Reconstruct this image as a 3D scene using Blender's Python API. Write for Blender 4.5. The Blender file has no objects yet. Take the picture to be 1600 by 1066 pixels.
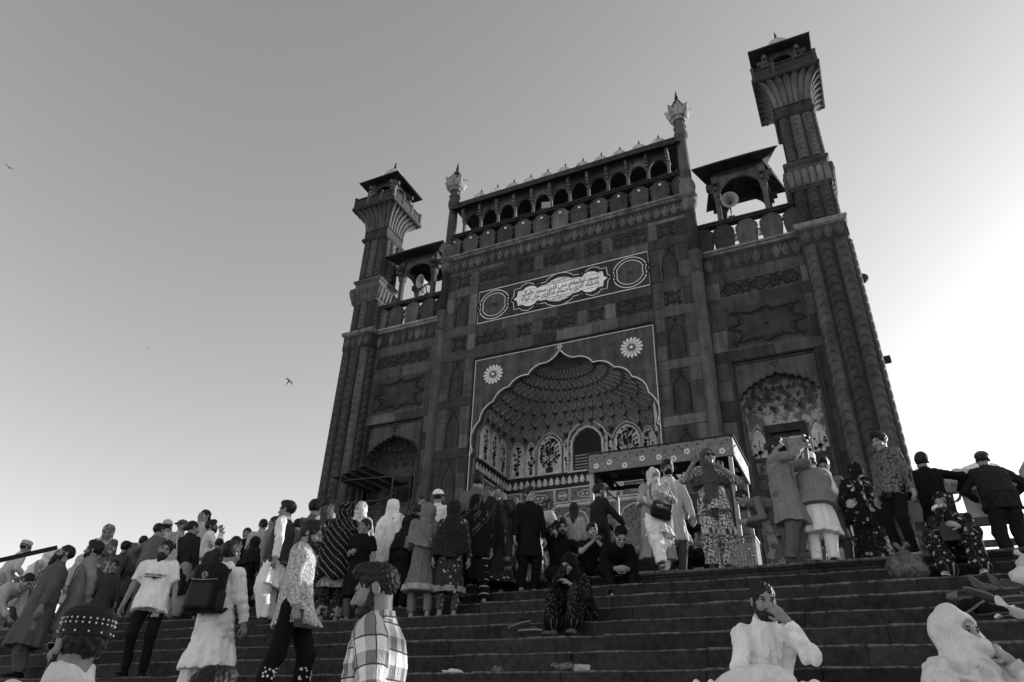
import bpy, math, random
import numpy as np
from mathutils import Vector, Matrix
random.seed(7)
rng = np.random.default_rng(11)
SC = bpy.context.scene
COL = SC.collection
R = math.radians

# ------------------------------------------------------------------ camera, sky, sun
CAMP = Vector((8.53, -20.9, -2.185))
_p, _r, _y = 0.52946493, 0.03866036, 0.46415851
_f = Vector((-math.sin(_y) * math.cos(_p), math.cos(_y) * math.cos(_p), math.sin(_p)))
_rt = Vector((math.cos(_y), math.sin(_y), 0.0))
_up = _rt.cross(_f)
CR = math.cos(_r) * _rt + math.sin(_r) * _up
CU = -math.sin(_r) * _rt + math.cos(_r) * _up
CF = _f
FPX = 1115.99
cam = bpy.data.cameras.new("camera")
cam.sensor_fit = 'HORIZONTAL'
cam.sensor_width = 36.0
cam.lens = FPX / 1600.0 * 36.0
cam.clip_start = 0.05
cam.clip_end = 3000.0
co = bpy.data.objects.new("camera", cam)
COL.objects.link(co)
m3 = Matrix((CR, CU, -CF)).transposed()
co.matrix_world = Matrix.Translation(CAMP) @ m3.to_4x4()
SC.camera = co

SUN_AZ, SUN_EL = R(40), R(13)          # azimuth from +Y towards +X
world = bpy.data.worlds.new("World")
SC.world = world
world.use_nodes = True
nt = world.node_tree
nt.nodes.clear()
sky = nt.nodes.new('ShaderNodeTexSky')
sky.sky_type = 'NISHITA'
sky.sun_disc = False
sky.sun_elevation = SUN_EL
sky.sun_rotation = SUN_AZ
sky.altitude = 200.0
sky.air_density = 1.0
sky.dust_density = 1.0
sky.ozone_density = 1.0
sep = nt.nodes.new('ShaderNodeSeparateColor')
nt.links.new(sky.outputs[0], sep.inputs[0])
# black-and-white conversion of the sky, as through a yellow filter
mr = nt.nodes.new('ShaderNodeMath'); mr.operation = 'MULTIPLY'; mr.inputs[1].default_value = 0.45
mg = nt.nodes.new('ShaderNodeMath'); mg.operation = 'MULTIPLY_ADD'; mg.inputs[1].default_value = 0.45
mb_ = nt.nodes.new('ShaderNodeMath'); mb_.operation = 'MULTIPLY_ADD'; mb_.inputs[1].default_value = 0.15
nt.links.new(sep.outputs[0], mr.inputs[0])
nt.links.new(sep.outputs[1], mg.inputs[0]); nt.links.new(mr.outputs[0], mg.inputs[2])
nt.links.new(sep.outputs[2], mb_.inputs[0]); nt.links.new(mg.outputs[0], mb_.inputs[2])
bg = nt.nodes.new('ShaderNodeBackground'); bg.inputs[1].default_value = 0.12
wo = nt.nodes.new('ShaderNodeOutputWorld')
nt.links.new(mb_.outputs[0], bg.inputs[0]); nt.links.new(bg.outputs[0], wo.inputs[0])

sl = bpy.data.lights.new("sun", 'SUN')
sl.energy = 2.0
sl.angle = R(0.6)
sl.color = (1.0, 1.0, 1.0)
so = bpy.data.objects.new("sun", sl)
COL.objects.link(so)
so.location = (40, 20, 30)
sd = Vector((math.sin(SUN_AZ) * math.cos(SUN_EL), math.cos(SUN_AZ) * math.cos(SUN_EL), math.sin(SUN_EL)))
so.rotation_euler = sd.to_track_quat('Z', 'Y').to_euler()

SC.view_settings.view_transform = 'Standard'
SC.view_settings.look = 'None'
SC.view_settings.gamma = 1.0
SC.view_settings.use_curve_mapping = False
SC.view_settings.exposure = 1.40
SC.render.engine = 'CYCLES'
SC.cycles.max_bounces = 5
SC.cycles.diffuse_bounces = 3
SC.cycles.glossy_bounces = 2
SC.cycles.transparent_max_bounces = 6

# ------------------------------------------------------------------ measuring: a pixel of the photograph -> a point in the place
def ray(px, py):
    return CR * ((px - 800.0) / FPX) - CU * ((py - 533.0) / FPX) + CF
def at_y(px, py, y):
    d = ray(px, py)
    return CAMP + d * ((y - CAMP.y) / d.y)

# ------------------------------------------------------------------ object helpers
def tag(o, label=None, cat=None, group=None, kind=None):
    if label: o['label'] = label
    if cat: o['category'] = cat
    if group: o['group'] = group
    if kind: o['kind'] = kind
    return o
def empty(name, loc=(0, 0, 0), parent=None):
    o = bpy.data.objects.new(name, None)
    o.empty_display_size = 0.2
    COL.objects.link(o)
    o.location = loc
    if parent: o.parent = parent
    return o
def link(name, me, parent=None, loc=(0, 0, 0), rot=(0, 0, 0), scale=(1, 1, 1)):
    o = bpy.data.objects.new(name, me)
    COL.objects.link(o)
    o.location = loc; o.rotation_euler = rot; o.scale = scale
    if parent: o.parent = parent
    return o
def mesh_np(name, V, Fq, mat, smooth=True):
    me = bpy.data.meshes.new(name)
    V = np.asarray(V, np.float32); Fq = np.asarray(Fq, np.int32)
    n = len(Fq); w = Fq.shape[1] if n else 4
    me.vertices.add(len(V)); me.vertices.foreach_set('co', V.ravel())
    me.loops.add(n * w); me.loops.foreach_set('vertex_index', Fq.ravel())
    me.polygons.add(n)
    me.polygons.foreach_set('loop_start', np.arange(0, n * w, w, dtype=np.int32))
    me.polygons.foreach_set('use_smooth', np.full(n, smooth))
    me.materials.append(mat)
    me.update(calc_edges=True)
    return me

class MB:
    """collects shapes, then links them as ONE mesh object"""
    def __init__(s): s.v = []; s.f = []; s.sm = []
    def add(s, V, F, smooth=False):
        b = len(s.v); s.v.extend([tuple(p) for p in V])
        s.f.extend([tuple(i + b for i in f) for f in F]); s.sm.extend([smooth] * len(F))
        return s
    def box(s, x0, x1, y0, y1, z0, z1):
        V = [(x, y, z) for z in (z0, z1) for y in (y0, y1) for x in (x0, x1)]
        return s.add(V, [(0, 2, 3, 1), (4, 5, 7, 6), (0, 1, 5, 4), (2, 6, 7, 3), (0, 4, 6, 2), (1, 3, 7, 5)])
    def obox(s, a, b, w, h, up=(0, 0, 1)):
        a = Vector(a); b = Vector(b); d = (b - a).normalized(); u = Vector(up)
        if abs(d.dot(u)) > .98: u = Vector((0, 1, 0))
        sx = d.cross(u).normalized() * w / 2; sz = sx.cross(d).normalized() * h / 2
        V = [p + i * sx + j * sz for p in (a, b) for i, j in ((-1, -1), (1, -1), (1, 1), (-1, 1))]
        return s.add(V, [(0, 1, 2, 3), (7, 6, 5, 4), (0, 4, 5, 1), (1, 5, 6, 2), (2, 6, 7, 3), (3, 7, 4, 0)])
    def prism(s, P, y0, y1, back=False):
        """extrude a polygon of (x, z) from y0 (front) to y1"""
        n = len(P)
        ar = sum(P[i][0] * P[(i + 1) % n][1] - P[(i + 1) % n][0] * P[i][1] for i in range(n))
        if ar < 0: P = P[::-1]
        V = [(x, y0, z) for x, z in P] + [(x, y1, z) for x, z in P]
        F = [tuple(range(n))] + [(i + n, (i + 1) % n + n, (i + 1) % n, i) for i in range(n)]
        if back: F.append(tuple(range(2 * n - 1, n - 1, -1)))
        return s.add(V, F)
    def ribbon(s, P, w, y0, y1, closed=False):
        """a raised band along a polyline of (x, z)"""
        n = len(P); L = []; Rr = []
        for i in range(n):
            a = P[(i - 1) % n] if closed or i > 0 else P[i]
            b = P[(i + 1) % n] if closed or i < n - 1 else P[i]
            tx, tz = b[0] - a[0], b[1] - a[1]; l = math.hypot(tx, tz) or 1
            nx, nz = -tz / l * w / 2, tx / l * w / 2
            L.append((P[i][0] + nx, P[i][1] + nz)); Rr.append((P[i][0] - nx, P[i][1] - nz))
        V = [(x, y0, z) for x, z in L] + [(x, y0, z) for x, z in Rr] + [(x, y1, z) for x, z in L] + [(x, y1, z) for x, z in Rr]
        F = []
        for i in range(n if closed else n - 1):
            j = (i + 1) % n
            F += [(i, n + i, n + j, j), (i, j, 2 * n + j, 2 * n + i), (n + j, n + i, 3 * n + i, 3 * n + j)]
        return s.add(V, F)
    def disc(s, x, z, r, y0, y1, n=10, ry=None):
        ry = ry or r
        return s.prism([(x + r * math.cos(2 * math.pi * i / n), z + ry * math.sin(2 * math.pi * i / n)) for i in range(n)], y0, y1)
    def lathe(s, prof, n=16, c=(0, 0, 0), smooth=True, half=False, flute=0.0, nf=8):
        """prof: list of (radius, z)"""
        m = n + 1 if half else n
        V = []; F = []
        for r, z in prof:
            for i in range(m):
                a = (math.pi + math.pi * i / n) if half else 2 * math.pi * i / n
                q = r * (1 + flute * math.cos(nf * a))
                V.append((c[0] + q * math.cos(a), c[1] + q * math.sin(a), c[2] + z))
        for k in range(len(prof) - 1):
            for i in range(n):
                j = (i + 1) % m if not half else i + 1
                F.append((k * m + i, k * m + j, (k + 1) * m + j, (k + 1) * m + i))
        if not half:
            F.append(tuple(range(n - 1, -1, -1))); F.append(tuple((len(prof) - 1) * n + i for i in range(n)))
        return s.add(V, F, smooth)
    def square_lathe(s, prof, c=(0, 0), lobes=0, lob=0.0):
        """a four-sided lathe: prof of (half width, z)"""
        V = []; F = []
        for h, z in prof:
            V += [(c[0] - h, c[1] - h, z), (c[0] + h, c[1] - h, z), (c[0] + h, c[1] + h, z), (c[0] - h, c[1] + h, z)]
        for k in range(len(prof) - 1):
            for i in range(4):
                j = (i + 1) % 4
                F.append((4 * k + i, 4 * k + j, 4 * k + 4 + j, 4 * k + 4 + i))
        F.append((3, 2, 1, 0)); e = 4 * (len(prof) - 1); F.append((e, e + 1, e + 2, e + 3))
        return s.add(V, F)
    def tube(s, P, r, n=8):
        P = [Vector(p) for p in P]; V = []; F = []
        for i, p in enumerate(P):
            t = (P[min(i + 1, len(P) - 1)] - P[max(i - 1, 0)]).normalized()
            u = t.cross(Vector((0, 0, 1)));
            if u.length < .05: u = t.cross(Vector((0, 1, 0)))
            u.normalize(); w = u.cross(t)
            rr = r[i] if isinstance(r, (list, tuple)) else r
            V += [p + rr * (math.cos(2 * math.pi * k / n) * u + math.sin(2 * math.pi * k / n) * w) for k in range(n)]
        for i in range(len(P) - 1):
            for k in range(n):
                j = (k + 1) % n
                F.append((i * n + k, (i + 1) * n + k, (i + 1) * n + j, i * n + j))
        F.append(tuple(range(n))); F.append(tuple((len(P) - 1) * n + k for k in range(n - 1, -1, -1)))
        return s.add(V, F, True)
    def mesh(s, name, mat):
        me = bpy.data.meshes.new(name)
        me.from_pydata(s.v, [], s.f)
        me.polygons.foreach_set('use_smooth', s.sm)
        me.materials.append(mat); me.update()
        return me
    def build(s, name, mat, parent=None, loc=(0, 0, 0), rot=(0, 0, 0), scale=(1, 1, 1)):
        return link(name, s.mesh(name, mat), parent, loc, rot, scale)

# ------------------------------------------------------------------ materials (black-and-white: grey values)
class NT:
    def __init__(s, name, rough=0.8):
        s.m = bpy.data.materials.new(name); s.m.use_nodes = True
        s.t = s.m.node_tree; s.b = s.t.nodes['Principled BSDF']
        s.b.inputs['Roughness'].default_value = rough
        s.b.inputs['Specular IOR Level'].default_value = 0.25
    def n(s, typ, **k):
        o = s.t.nodes.new(typ)
        for a, b in k.items(): setattr(o, a, b)
        return o
    def l(s, a, b): s.t.links.new(a, b)
    def coord(s, which='Object', scale=(1, 1, 1), attr=None):
        if attr:
            c = s.n('ShaderNodeAttribute', attribute_name=attr); out = c.outputs['Vector']
        else:
            out = s.n('ShaderNodeTexCoord').outputs[which]
        mp = s.n('ShaderNodeMapping'); mp.inputs['Scale'].default_value = scale
        s.l(out, mp.inputs[0]); return mp.outputs[0]
    def noise(s, vec, scale, detail=4, rough=0.55):
        t = s.n('ShaderNodeTexNoise'); t.inputs['Scale'].default_value = scale
        t.inputs['Detail'].default_value = detail; t.inputs['Roughness'].default_value = rough
        s.l(vec, t.inputs['Vector']); return t.outputs['Fac']
    def vor(s, vec, scale, feature='F1', out='Distance', rnd=1.0):
        t = s.n('ShaderNodeTexVoronoi', feature=feature); t.inputs['Scale'].default_value = scale
        t.inputs['Randomness'].default_value = rnd
        s.l(vec, t.inputs['Vector']); return t.outputs[out]
    def math(s, op, a, b=None, c=None):
        t = s.n('ShaderNodeMath', operation=op)
        for i, x in enumerate((a, b, c)):
            if x is None: continue
            if isinstance(x, (int, float)): t.inputs[i].default_value = x
            else: s.l(x, t.inputs[i])
        return t.outputs[0]
    def rng(s, x, a, b, c, d, clamp=True):
        t = s.n('ShaderNodeMapRange', clamp=clamp)
        s.l(x, t.inputs[0])
        for i, v in enumerate((a, b, c, d)): t.inputs[i + 1].default_value = v
        return t.outputs[0]
    def mix(s, f, a, b):
        t = s.n('ShaderNodeMix', data_type='FLOAT')
        for i, x in ((0, f), (2, a), (3, b)):
            if isinstance(x, (int, float)): t.inputs[i].default_value = x
            else: s.l(x, t.inputs[i])
        return t.outputs[0]
    def xyz(s, vec):
        t = s.n('ShaderNodeSeparateXYZ'); s.l(vec, t.inputs[0]); return t.outputs
    def rand(s): return s.n('ShaderNodeObjectInfo').outputs['Random']
    def color(s, v):
        if isinstance(v, (int, float)): s.b.inputs['Base Color'].default_value = (v, v, v, 1)
        else: s.l(v, s.b.inputs['Base Color'])
        return s.m
    def bump(s, h, strength=0.3, dist=0.02):
        t = s.n('ShaderNodeBump'); t.inputs['Strength'].default_value = strength; t.inputs['Distance'].default_value = dist
        s.l(h, t.inputs['Height']); s.l(t.outputs[0], s.b.inputs['Normal'])

def mat_stone(name, base, rand_amt=0.25, streak=0.3, rough=0.85, mott=0.35):
    N = NT(name, rough)
    wpos = N.n('ShaderNodeNewGeometry').outputs['Position']
    def mp(sc):
        q = N.n('ShaderNodeMapping'); q.inputs['Scale'].default_value = sc; N.l(wpos, q.inputs[0]); return q.outputs[0]
    n1 = N.noise(mp((1, 1, 1)), 2.2, 6, .62)
    n2 = N.noise(mp((3.2, 3.2, 0.28)), 1.6, 5, .6)
    n3 = N.noise(mp((1, 1, 1)), 45, 3, .6)
    f = N.math('ADD', N.rng(n1, .3, .7, 1 - mott, 1 + mott), N.rng(n2, .35, .72, -streak, streak * 1.2))
    f = N.math('ADD', f, N.rng(n3, .3, .7, -.12, .12))
    # pale salt and bird streaks
    n4 = N.noise(mp((9, 9, 0.5)), 1.3, 3, .5)
    f = N.math('ADD', f, N.math('MULTIPLY', N.rng(n4, .68, .8, 0, 1.3), N.rng(n1, .45, .6, 0, 1)))
    rd = N.rand(); f = N.math('MULTIPLY', f, N.math('ADD', N.rng(rd, 0, .9, 1 - rand_amt, 1 + rand_amt), N.rng(rd, .93, .94, 0, .35)))
    N.color(N.math('MULTIPLY', N.math('MAXIMUM', f, .25), base))
    N.bump(N.math('ADD', n3, n1), .35, .012)
    return N.m
M = {}
M['stone'] = mat_stone('red_sandstone', 0.068, .5, .30, .85, .30)
M['stone_dark'] = mat_stone('dark_sandstone', 0.036, .15, .25)
M['stone_light'] = mat_stone('pale_sandstone', 0.098, .2, .35)
M['spandrel'] = mat_stone('spandrel_sandstone', .074, 0, .3, .85, .35)
M['stone_edge'] = mat_stone('dusty_pale_edge', .19, .2, .35)
M['groove'] = mat_stone('near_black_stone', 0.014, .1, .2)  # near-black stone for the raised carvings and the stair core
M['marble'] = mat_stone('white_marble', 0.85, .06, .08, .5, .12)
M['marble_grey'] = mat_stone('grey_marble', 0.26, .1, .2, .6, .25)
def mat_step():
    N = NT('worn_edge_lit_step_stone', .75)
    o = N.coord('Object'); wpos = N.n('ShaderNodeNewGeometry').outputs['Position']
    n1 = N.noise(wpos, 1.7, 6, .65); n2 = N.noise(wpos, 14, 5, .65)
    mp = N.n('ShaderNodeMapping'); mp.inputs['Scale'].default_value = (5, 5, .6); N.l(wpos, mp.inputs[0])
    n3 = N.noise(mp.outputs[0], 2.0, 4, .6)
    f = N.math('ADD', N.rng(n1, .3, .7, .55, 1.4), N.rng(n2, .35, .68, -.45, .6))
    f = N.math('ADD', f, N.rng(n3, .55, .8, 0, .55))
    f = N.math('MULTIPLY', f, N.rng(N.rand(), 0, 1, .75, 1.3))
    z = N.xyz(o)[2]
    edge = N.math('MULTIPLY', N.rng(z, -.03, -.012, 0, 1), N.rng(n2, .38, .62, .1, 1))  # pale worn nosing; sky light caught on the edge is painted in
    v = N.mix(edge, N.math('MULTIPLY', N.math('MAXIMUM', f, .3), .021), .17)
    N.color(v); N.bump(N.math('ADD', n2, N.math('MULTIPLY', n1, .5)), .5, .02)
    return N.m
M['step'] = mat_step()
M['paving'] = mat_stone('pale_bounce_paving', .38, 0, .1, .8, .2)
def mat_plain(name, v, rough=.7, var=.15, sc=8, bump=.15):
    N = NT(name, rough); c = N.coord('Object'); n = N.noise(c, sc, 4)
    N.color(N.math('MULTIPLY', N.rng(n, .3, .7, 1 - var, 1 + var), v)); N.bump(n, bump, .01)
    return N.m
def mat_painted(name, pale, dark, s1=7.0, th=.33, worn=.3):
    """plaster with painted flowers and vines"""
    N = NT(name, .8); c = N.coord('Object'); 
    v1 = N.vor(c, s1, 'F1'); v2 = N.vor(c, s1 * 2.3, 'DISTANCE_TO_EDGE'); n = N.noise(c, 3, 5)
    n2 = N.noise(c, 30, 3)
    flo = N.rng(N.math('ADD', v1, N.math('MULTIPLY', n2, .15)), th, th + .05, 1, 0)
    vine = N.rng(v2, .04, .09, 1, 0)
    pat = N.math('MAXIMUM', flo, N.math('MULTIPLY', vine, .7))
    base = N.math('MULTIPLY', N.rng(n, .3, .7, 1 - worn, 1 + worn * .6), pale)
    N.color(N.mix(pat, base, dark)); return N.m
M['plaster'] = mat_painted('painted_plaster', .30, .025, 10, .30)
M['plaster_dark'] = mat_painted('dark_painted_plaster', .09, .02, 5, .28)  # darker painted plaster, used in the left side niche
M['fresco'] = mat_painted('flower_fresco', .22, .03, 9, .33)
M['pale_plaster'] = mat_plain('pale_plaster', .55, .85, .3, 5)
M['plaster_rib'] = mat_plain('pale_rib', .5, .8, .35, 9)
def mat_peeling():
    N = NT('peeling_plaster', .85); c = N.coord('Object'); n = N.noise(c, 3.2, 6, .62); n2 = N.noise(c, 14, 4, .6); v = N.vor(c, 11); n3 = N.noise(c, 45, 2)
    flo = N.rng(N.math('ADD', v, N.math('MULTIPLY', n3, .3)), .36, .42, 1, 0)
    base = N.mix(N.rng(n, .47, .53, 0, 1), N.rng(n2, .3, .7, .10, .18), N.rng(n2, .3, .7, .30, .48))
    N.color(N.mix(N.math('MULTIPLY', flo, .75), base, .05)); N.bump(n, .4, .02); return N.m
M['worn_plaster'] = mat_peeling()
M['motif'] = mat_plain('dark_painted_motif', .03, .7, .3, 20)
M['white_paint'] = mat_plain('white_inlay', .66, .6, .15, 12)
M['ink'] = mat_plain('black_inlay', .015, .5)
M['void'] = mat_plain('dark_wood_and_shade', .02, .8)  # near-black for dark things; also shades the left canopy valance by colour
M['dome'] = mat_stone('whitewashed_dome', .42, .1, .2, .7, .25)
# ------------------------------------------------------------------ ground, steps, terrace
mg_ = MB(); S_ = 900
mg_.add([(-S_, -S_, -3.80), (S_, -S_, -3.80), (S_, S_, -3.80), (-S_, S_, -3.80)], [(0, 1, 2, 3)])
g = mg_.build('ground', M['paving']); tag(g, kind='structure')  # unseen ground, made pale to bounce fill onto the crowd and facade
STEPS = [(-11.4 - .421 * k, -.2105 * k) for k in range(10)]
for j in range(1, 10): STEPS.append((-11.4 - .421 * 9 - .5 * j, -.2105 * 9 - .19 * j))
def tread(k):
    """front edge y and height of step k"""
    return STEPS[k]
stair = empty('stairs', (0, 0, 0)); tag(stair, kind='structure')
core = MB()
for k, (y, z) in enumerate(STEPS):
    yb = STEPS[k - 1][0] if k else -9.0
    core.box(-14, 14, y + .05, yb + .30, -3.9, z - .03)
core.build('stair_core', M['groove'], stair)
def rough_block(L, D, H, seed):
    r = np.random.default_rng(seed); n = max(4, int(L / .16)); V = []; F = []
    xs = np.linspace(0, L, n + 1)
    xs[1:-1] += r.uniform(-.03, .03, n - 1)
    low = np.interp(xs, np.linspace(0, L, 5), r.uniform(-.012, .004, 5)) + r.uniform(-.004, .003, n + 1)
    chip = np.where(r.random(n + 1) < .12, r.uniform(.01, .03, n + 1), 0)
    for x, dz, c in zip(xs, low, chip):
        V += [(x, .004 * r.standard_normal() , -H), (x, -.003, -.07), (x, -.004 + c * .4, -.04), (x, -.006 + c, -.016 + dz - c), (x, .006 + c, dz - c * .7), (x, .02, dz), (x, D, dz * .4)]
    m = 7
    for i in range(n):
        for q in range(m - 1):
            a = i * m + q; F.append((a, a + m, a + m + 1, a + 1))
    F.append(tuple(range(m))); F.append(tuple(n * m + q for q in range(m - 1, -1, -1)))
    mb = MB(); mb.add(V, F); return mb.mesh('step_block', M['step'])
blocks = {}
for L in (.9, 1.3, 1.8, 2.4):
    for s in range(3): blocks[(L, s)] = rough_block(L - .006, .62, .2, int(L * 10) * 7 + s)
for k, (y, z) in enumerate(STEPS):
    x = -14 + random.uniform(-.8, 0)
    if k == 0: continue
    while x < 14:
        L = random.choice((.9, 1.3, 1.8, 2.4)) if k < 11 else 2.4
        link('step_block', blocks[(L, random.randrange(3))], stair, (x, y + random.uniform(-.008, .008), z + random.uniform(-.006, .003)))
        x += L
# the carved lip of the terrace
lipm = MB()
lipm.box(0, 1.995, -.03, .7, -.045, 0); lipm.box(0, 1.995, -.01, .7, -.07, -.047); lipm.box(0, 1.995, 0.012, .7, -.2, -.072)
for i in range(14):
    c = .07 + i * .1425
    lipm.ribbon([(c - .06, -.175), (c, -.10), (c + .06, -.175)], .02, -.004, .02)
    lipm.disc(c, -.165, .016, -.004, .02, 6)
lipm.box(0, 1.995, -.006, .7, -.2, -.185)
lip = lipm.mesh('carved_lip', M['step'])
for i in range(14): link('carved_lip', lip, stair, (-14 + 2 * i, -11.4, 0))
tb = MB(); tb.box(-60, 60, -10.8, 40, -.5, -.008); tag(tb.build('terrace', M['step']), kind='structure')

# ------------------------------------------------------------------ the gateway
GZ = .115
gate = empty('mosque_gateway', (0, 0, GZ))
tag(gate, 'tall dark sandstone mosque gateway with corner turrets, row of small domes and great scalloped arch', 'gateway')

unit = MB().box(0, 1, 0, .06, 0, 1).mesh('stone_block', M['stone'])
def tile(x0, x1, z0, z1, holes, y, parent, rowh=.62, wid=1.2):
    zs = sorted({z0, z1} | {z for h in holes for z in h[2:4] if z0 < z < z1})
    for a, b in zip(zs[:-1], zs[1:]):
        if b - a < .02: continue
        m = (a + b) / 2
        seg = [(x0, x1)]
        for hx0, hx1, hz0, hz1 in holes:
            if hz0 < m < hz1:
                ns = []
                for p, q in seg:
                    if hx1 <= p or hx0 >= q: ns.append((p, q)); continue
                    if hx0 > p: ns.append((p, hx0))
                    if hx1 < q: ns.append((hx1, q))
                seg = ns
        nr = max(1, round((b - a) / rowh))
        for r_ in range(nr):
            za, zb = a + (b - a) * r_ / nr, a + (b - a) * (r_ + 1) / nr
            for p, q in seg:
                if q - p < .02: continue
                nc = max(1, round((q - p) / wid)); cuts = [p + (q - p) * i / nc for i in range(nc + 1)]
                for i in range(1, nc): cuts[i] += random.uniform(-.15, .15) * (q - p) / nc
                for i in range(nc):
                    w = cuts[i + 1] - cuts[i]
                    link('stone_block', unit, parent, (cuts[i] + .008, y + random.uniform(-.009, .009), za + .008), scale=(w - .016, 1, zb - za - .016))

def arc_pts(a, b, bulge, n=7):
    """points of an arc from a to b bulging to the left of a->b by bulge x length"""
    ax, az = a; bx, bz = b; dx, dz = bx - ax, bz - az
    return [(ax + dx * t - dz * 4 * bulge * t * (1 - t), az + dz * t + dx * 4 * bulge * t * (1 - t)) for t in (i / n for i in range(n))]
def scallop(pts, bulge):
    """scalloped outline through cusp points (right half, from the springing up to the apex)"""
    o = []
    for i in range(len(pts) - 1):
        last = i == len(pts) - 2
        o += arc_pts(pts[i], pts[i + 1], (-.10 if last else -bulge), 7)
    return o + [pts[-1]]
def mirror(half):
    """right half from bottom to apex -> full outline from right bottom to left bottom"""
    return half + [(-x, z) for x, z in half[-2::-1]]

# solid masses behind the faces
mb = MB()
mb.box(-5.05, 5.05, 3.2, 15, -.3, 16.0); mb.box(-5.05, -3.56, .03, 3.2, -.3, 16.0); mb.box(3.56, 5.05, .03, 3.2, -.3, 16.0); mb.box(-3.56, -3.36, .24, 3.2, -.3, 10.9); mb.box(3.36, 3.56, .24, 3.2, -.3, 10.9)
mb.box(-3.56, 3.56, .24, 3.2, 10.9, 16.0); mb.box(-3.56, 3.56, .03, .24, 10.98, 16.0)
for s in (-1, 1):
    a, b = sorted((s * 5.05, s * 9.3))
    mb.box(a, b, 1.45, 15, -.3, 13.3); mb.box(a, b, .38, 1.45, 9.1, 13.3)
    a, b = sorted((s * 5.05, s * 5.84)); mb.box(a, b, .38, 1.45, -.3, 9.1)
    a, b = sorted((s * 8.44, s * 9.3)); mb.box(a, b, .38, 1.45, -.3, 9.1)
mb.build('wall_core', M['stone_dark'], gate)

# --- carved panels
def frame_mb(w, h, b=.045):
    m = MB(); x, z = w / 2, h / 2
    m.box(-x, x, .035, .06, -z, z)
    for q in (0, 1):
        e = q * (b + .03); y0 = -.004 if q == 0 else .012
        m.ribbon([(-x + e + b / 2, -z + e + b / 2), (x - e - b / 2, -z + e + b / 2), (x - e - b / 2, z - e - b / 2), (-x + e + b / 2, z - e - b / 2)], b * (1 if q == 0 else .5), y0, .035, True)
    return m
def circ(x, z, r, n=14, rz=None, a0=0):
    return [(x + r * math.cos(a0 + 2 * math.pi * i / n), z + (rz or r) * math.sin(a0 + 2 * math.pi * i / n)) for i in range(n)]
def carve_star(w, h):
    m = MB(); r = min(w, h) * .36
    P = []
    for i in range(16):
        q = r if i % 2 == 0 else r * .66
        P.append((q * math.cos(math.pi * i / 8), q * math.sin(math.pi * i / 8)))
    m.ribbon(P, .035, .004, .035, True)
    for sx in (-1, 1):
        for sz in (-1, 1):
            for i in range(4):
                a = math.pi / 2 * i + .4; m.disc(sx * w * .34 + .05 * math.cos(a), sz * h * .34 + .05 * math.sin(a), .036, .006, .035, 7)
    return m
def carve_cart(w, h):
    m = MB(); T = []; n = 40
    for i in range(n + 1):
        t = -1 + 2 * i / n
        z = h * (.13 + .2 * abs(math.sin(math.pi * 1.5 * t))) * min(1, (1 - abs(t)) * 7)
        T.append((t * w * .44, z))
    m.ribbon(T + [(x, -z) for x, z in T[-2:0:-1]], .035, .004, .035, True)
    for sx in (-1, 1):
        m.ribbon([(sx * w * .17 * 1 + .11 * math.cos(a) * 1.1, .13 * math.sin(a)) for a in [math.pi / 3 * i for i in range(6)]], .02, .012, .035, True)
        m.disc(sx * w * .42, h * .28, .03, .008, .035, 6); m.disc(sx * w * .42, -h * .28, .03, .008, .035, 6)
    m.disc(0, 0, .06, .012, .035, 8)
    return m
def carve_tall(w, h):
    m = MB(); x = w * .36; zt = h * .34; zs = h * .10
    half = [(x, -h * .5 + .09), (x, zs - .1), (x * .86, zs - .03), (x * .98, zs + .03), (x * .72, zs + (zt - zs) * .5), (x * .34, zs + (zt - zs) * .72), (.06, zt - .04), (0, zt + .03)]
    m.ribbon(mirror(half), .032, .006, .035)
    for dx, dz, r in ((0, .07, .04), (-.06, .12, .035), (.06, .12, .035), (0, .15, .035)): m.disc(dx, zt + dz, r, .006, .035, 7)
    return m
def carve_big(w, h):
    m = MB(); P = []
    n = 96
    for i in range(n):
        a = 2 * math.pi * i / n
        e = (abs(math.cos(a)) ** 4 + abs(math.sin(a)) ** 4) ** -.25
        r = e * (.80 + .09 * math.cos(8 * a) + .045 * math.cos(16 * a + .6))
        P.append((w * .44 * r * math.cos(a) * (1.12 if abs(math.cos(a)) > .97 else 1), h * .44 * r * math.sin(a)))
    m.ribbon(P, .06, -.008, .035, True)
    m.ribbon([(x * .86, z * .84) for x, z in P], .025, .01, .035, True)
    for r in (.15, .10, .05): m.disc(0, 0, r, .03 - .25 * (.15 - r), .035, 14)
    for sx in (-1, 1):
        for sz in (-1, 1):
            for i in range(3): m.disc(sx * w * (.40 + .03 * math.sin(i * 2.1)), sz * h * (.36 + .04 * math.cos(i * 2.1)), .05, .005, .035, 7)
    return m
def carve_band(w, h):
    m = MB()
    for c in (-w * .36, 0, w * .36):
        P = []
        for i in range(24):
            a = 2 * math.pi * i / 24; r = 1 + .22 * math.cos((6 if c else 4) * a)
            P.append((c + h * .37 * r * math.cos(a) * (1.15 if c == 0 else 1), h * .33 * r * math.sin(a)))
        m.ribbon(P, .045, -.006, .035, True); m.ribbon([(c + (x - c) * .5, z * .5) for x, z in P], .03, .008, .035, True)
    for c in (-w * .18, w * .18):
        m.ribbon(circ(c, 0, h * .22, 8, h * .3), .04, 0, .035, True); m.disc(c, 0, .06, 0, .035, 7)
        for sz in (-1, 1): m.ribbon([(c - .2, sz * h * .42), (c, sz * h * .3), (c + .2, sz * h * .42)], .035, 0, .035)
    return m
pm = {}
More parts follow.
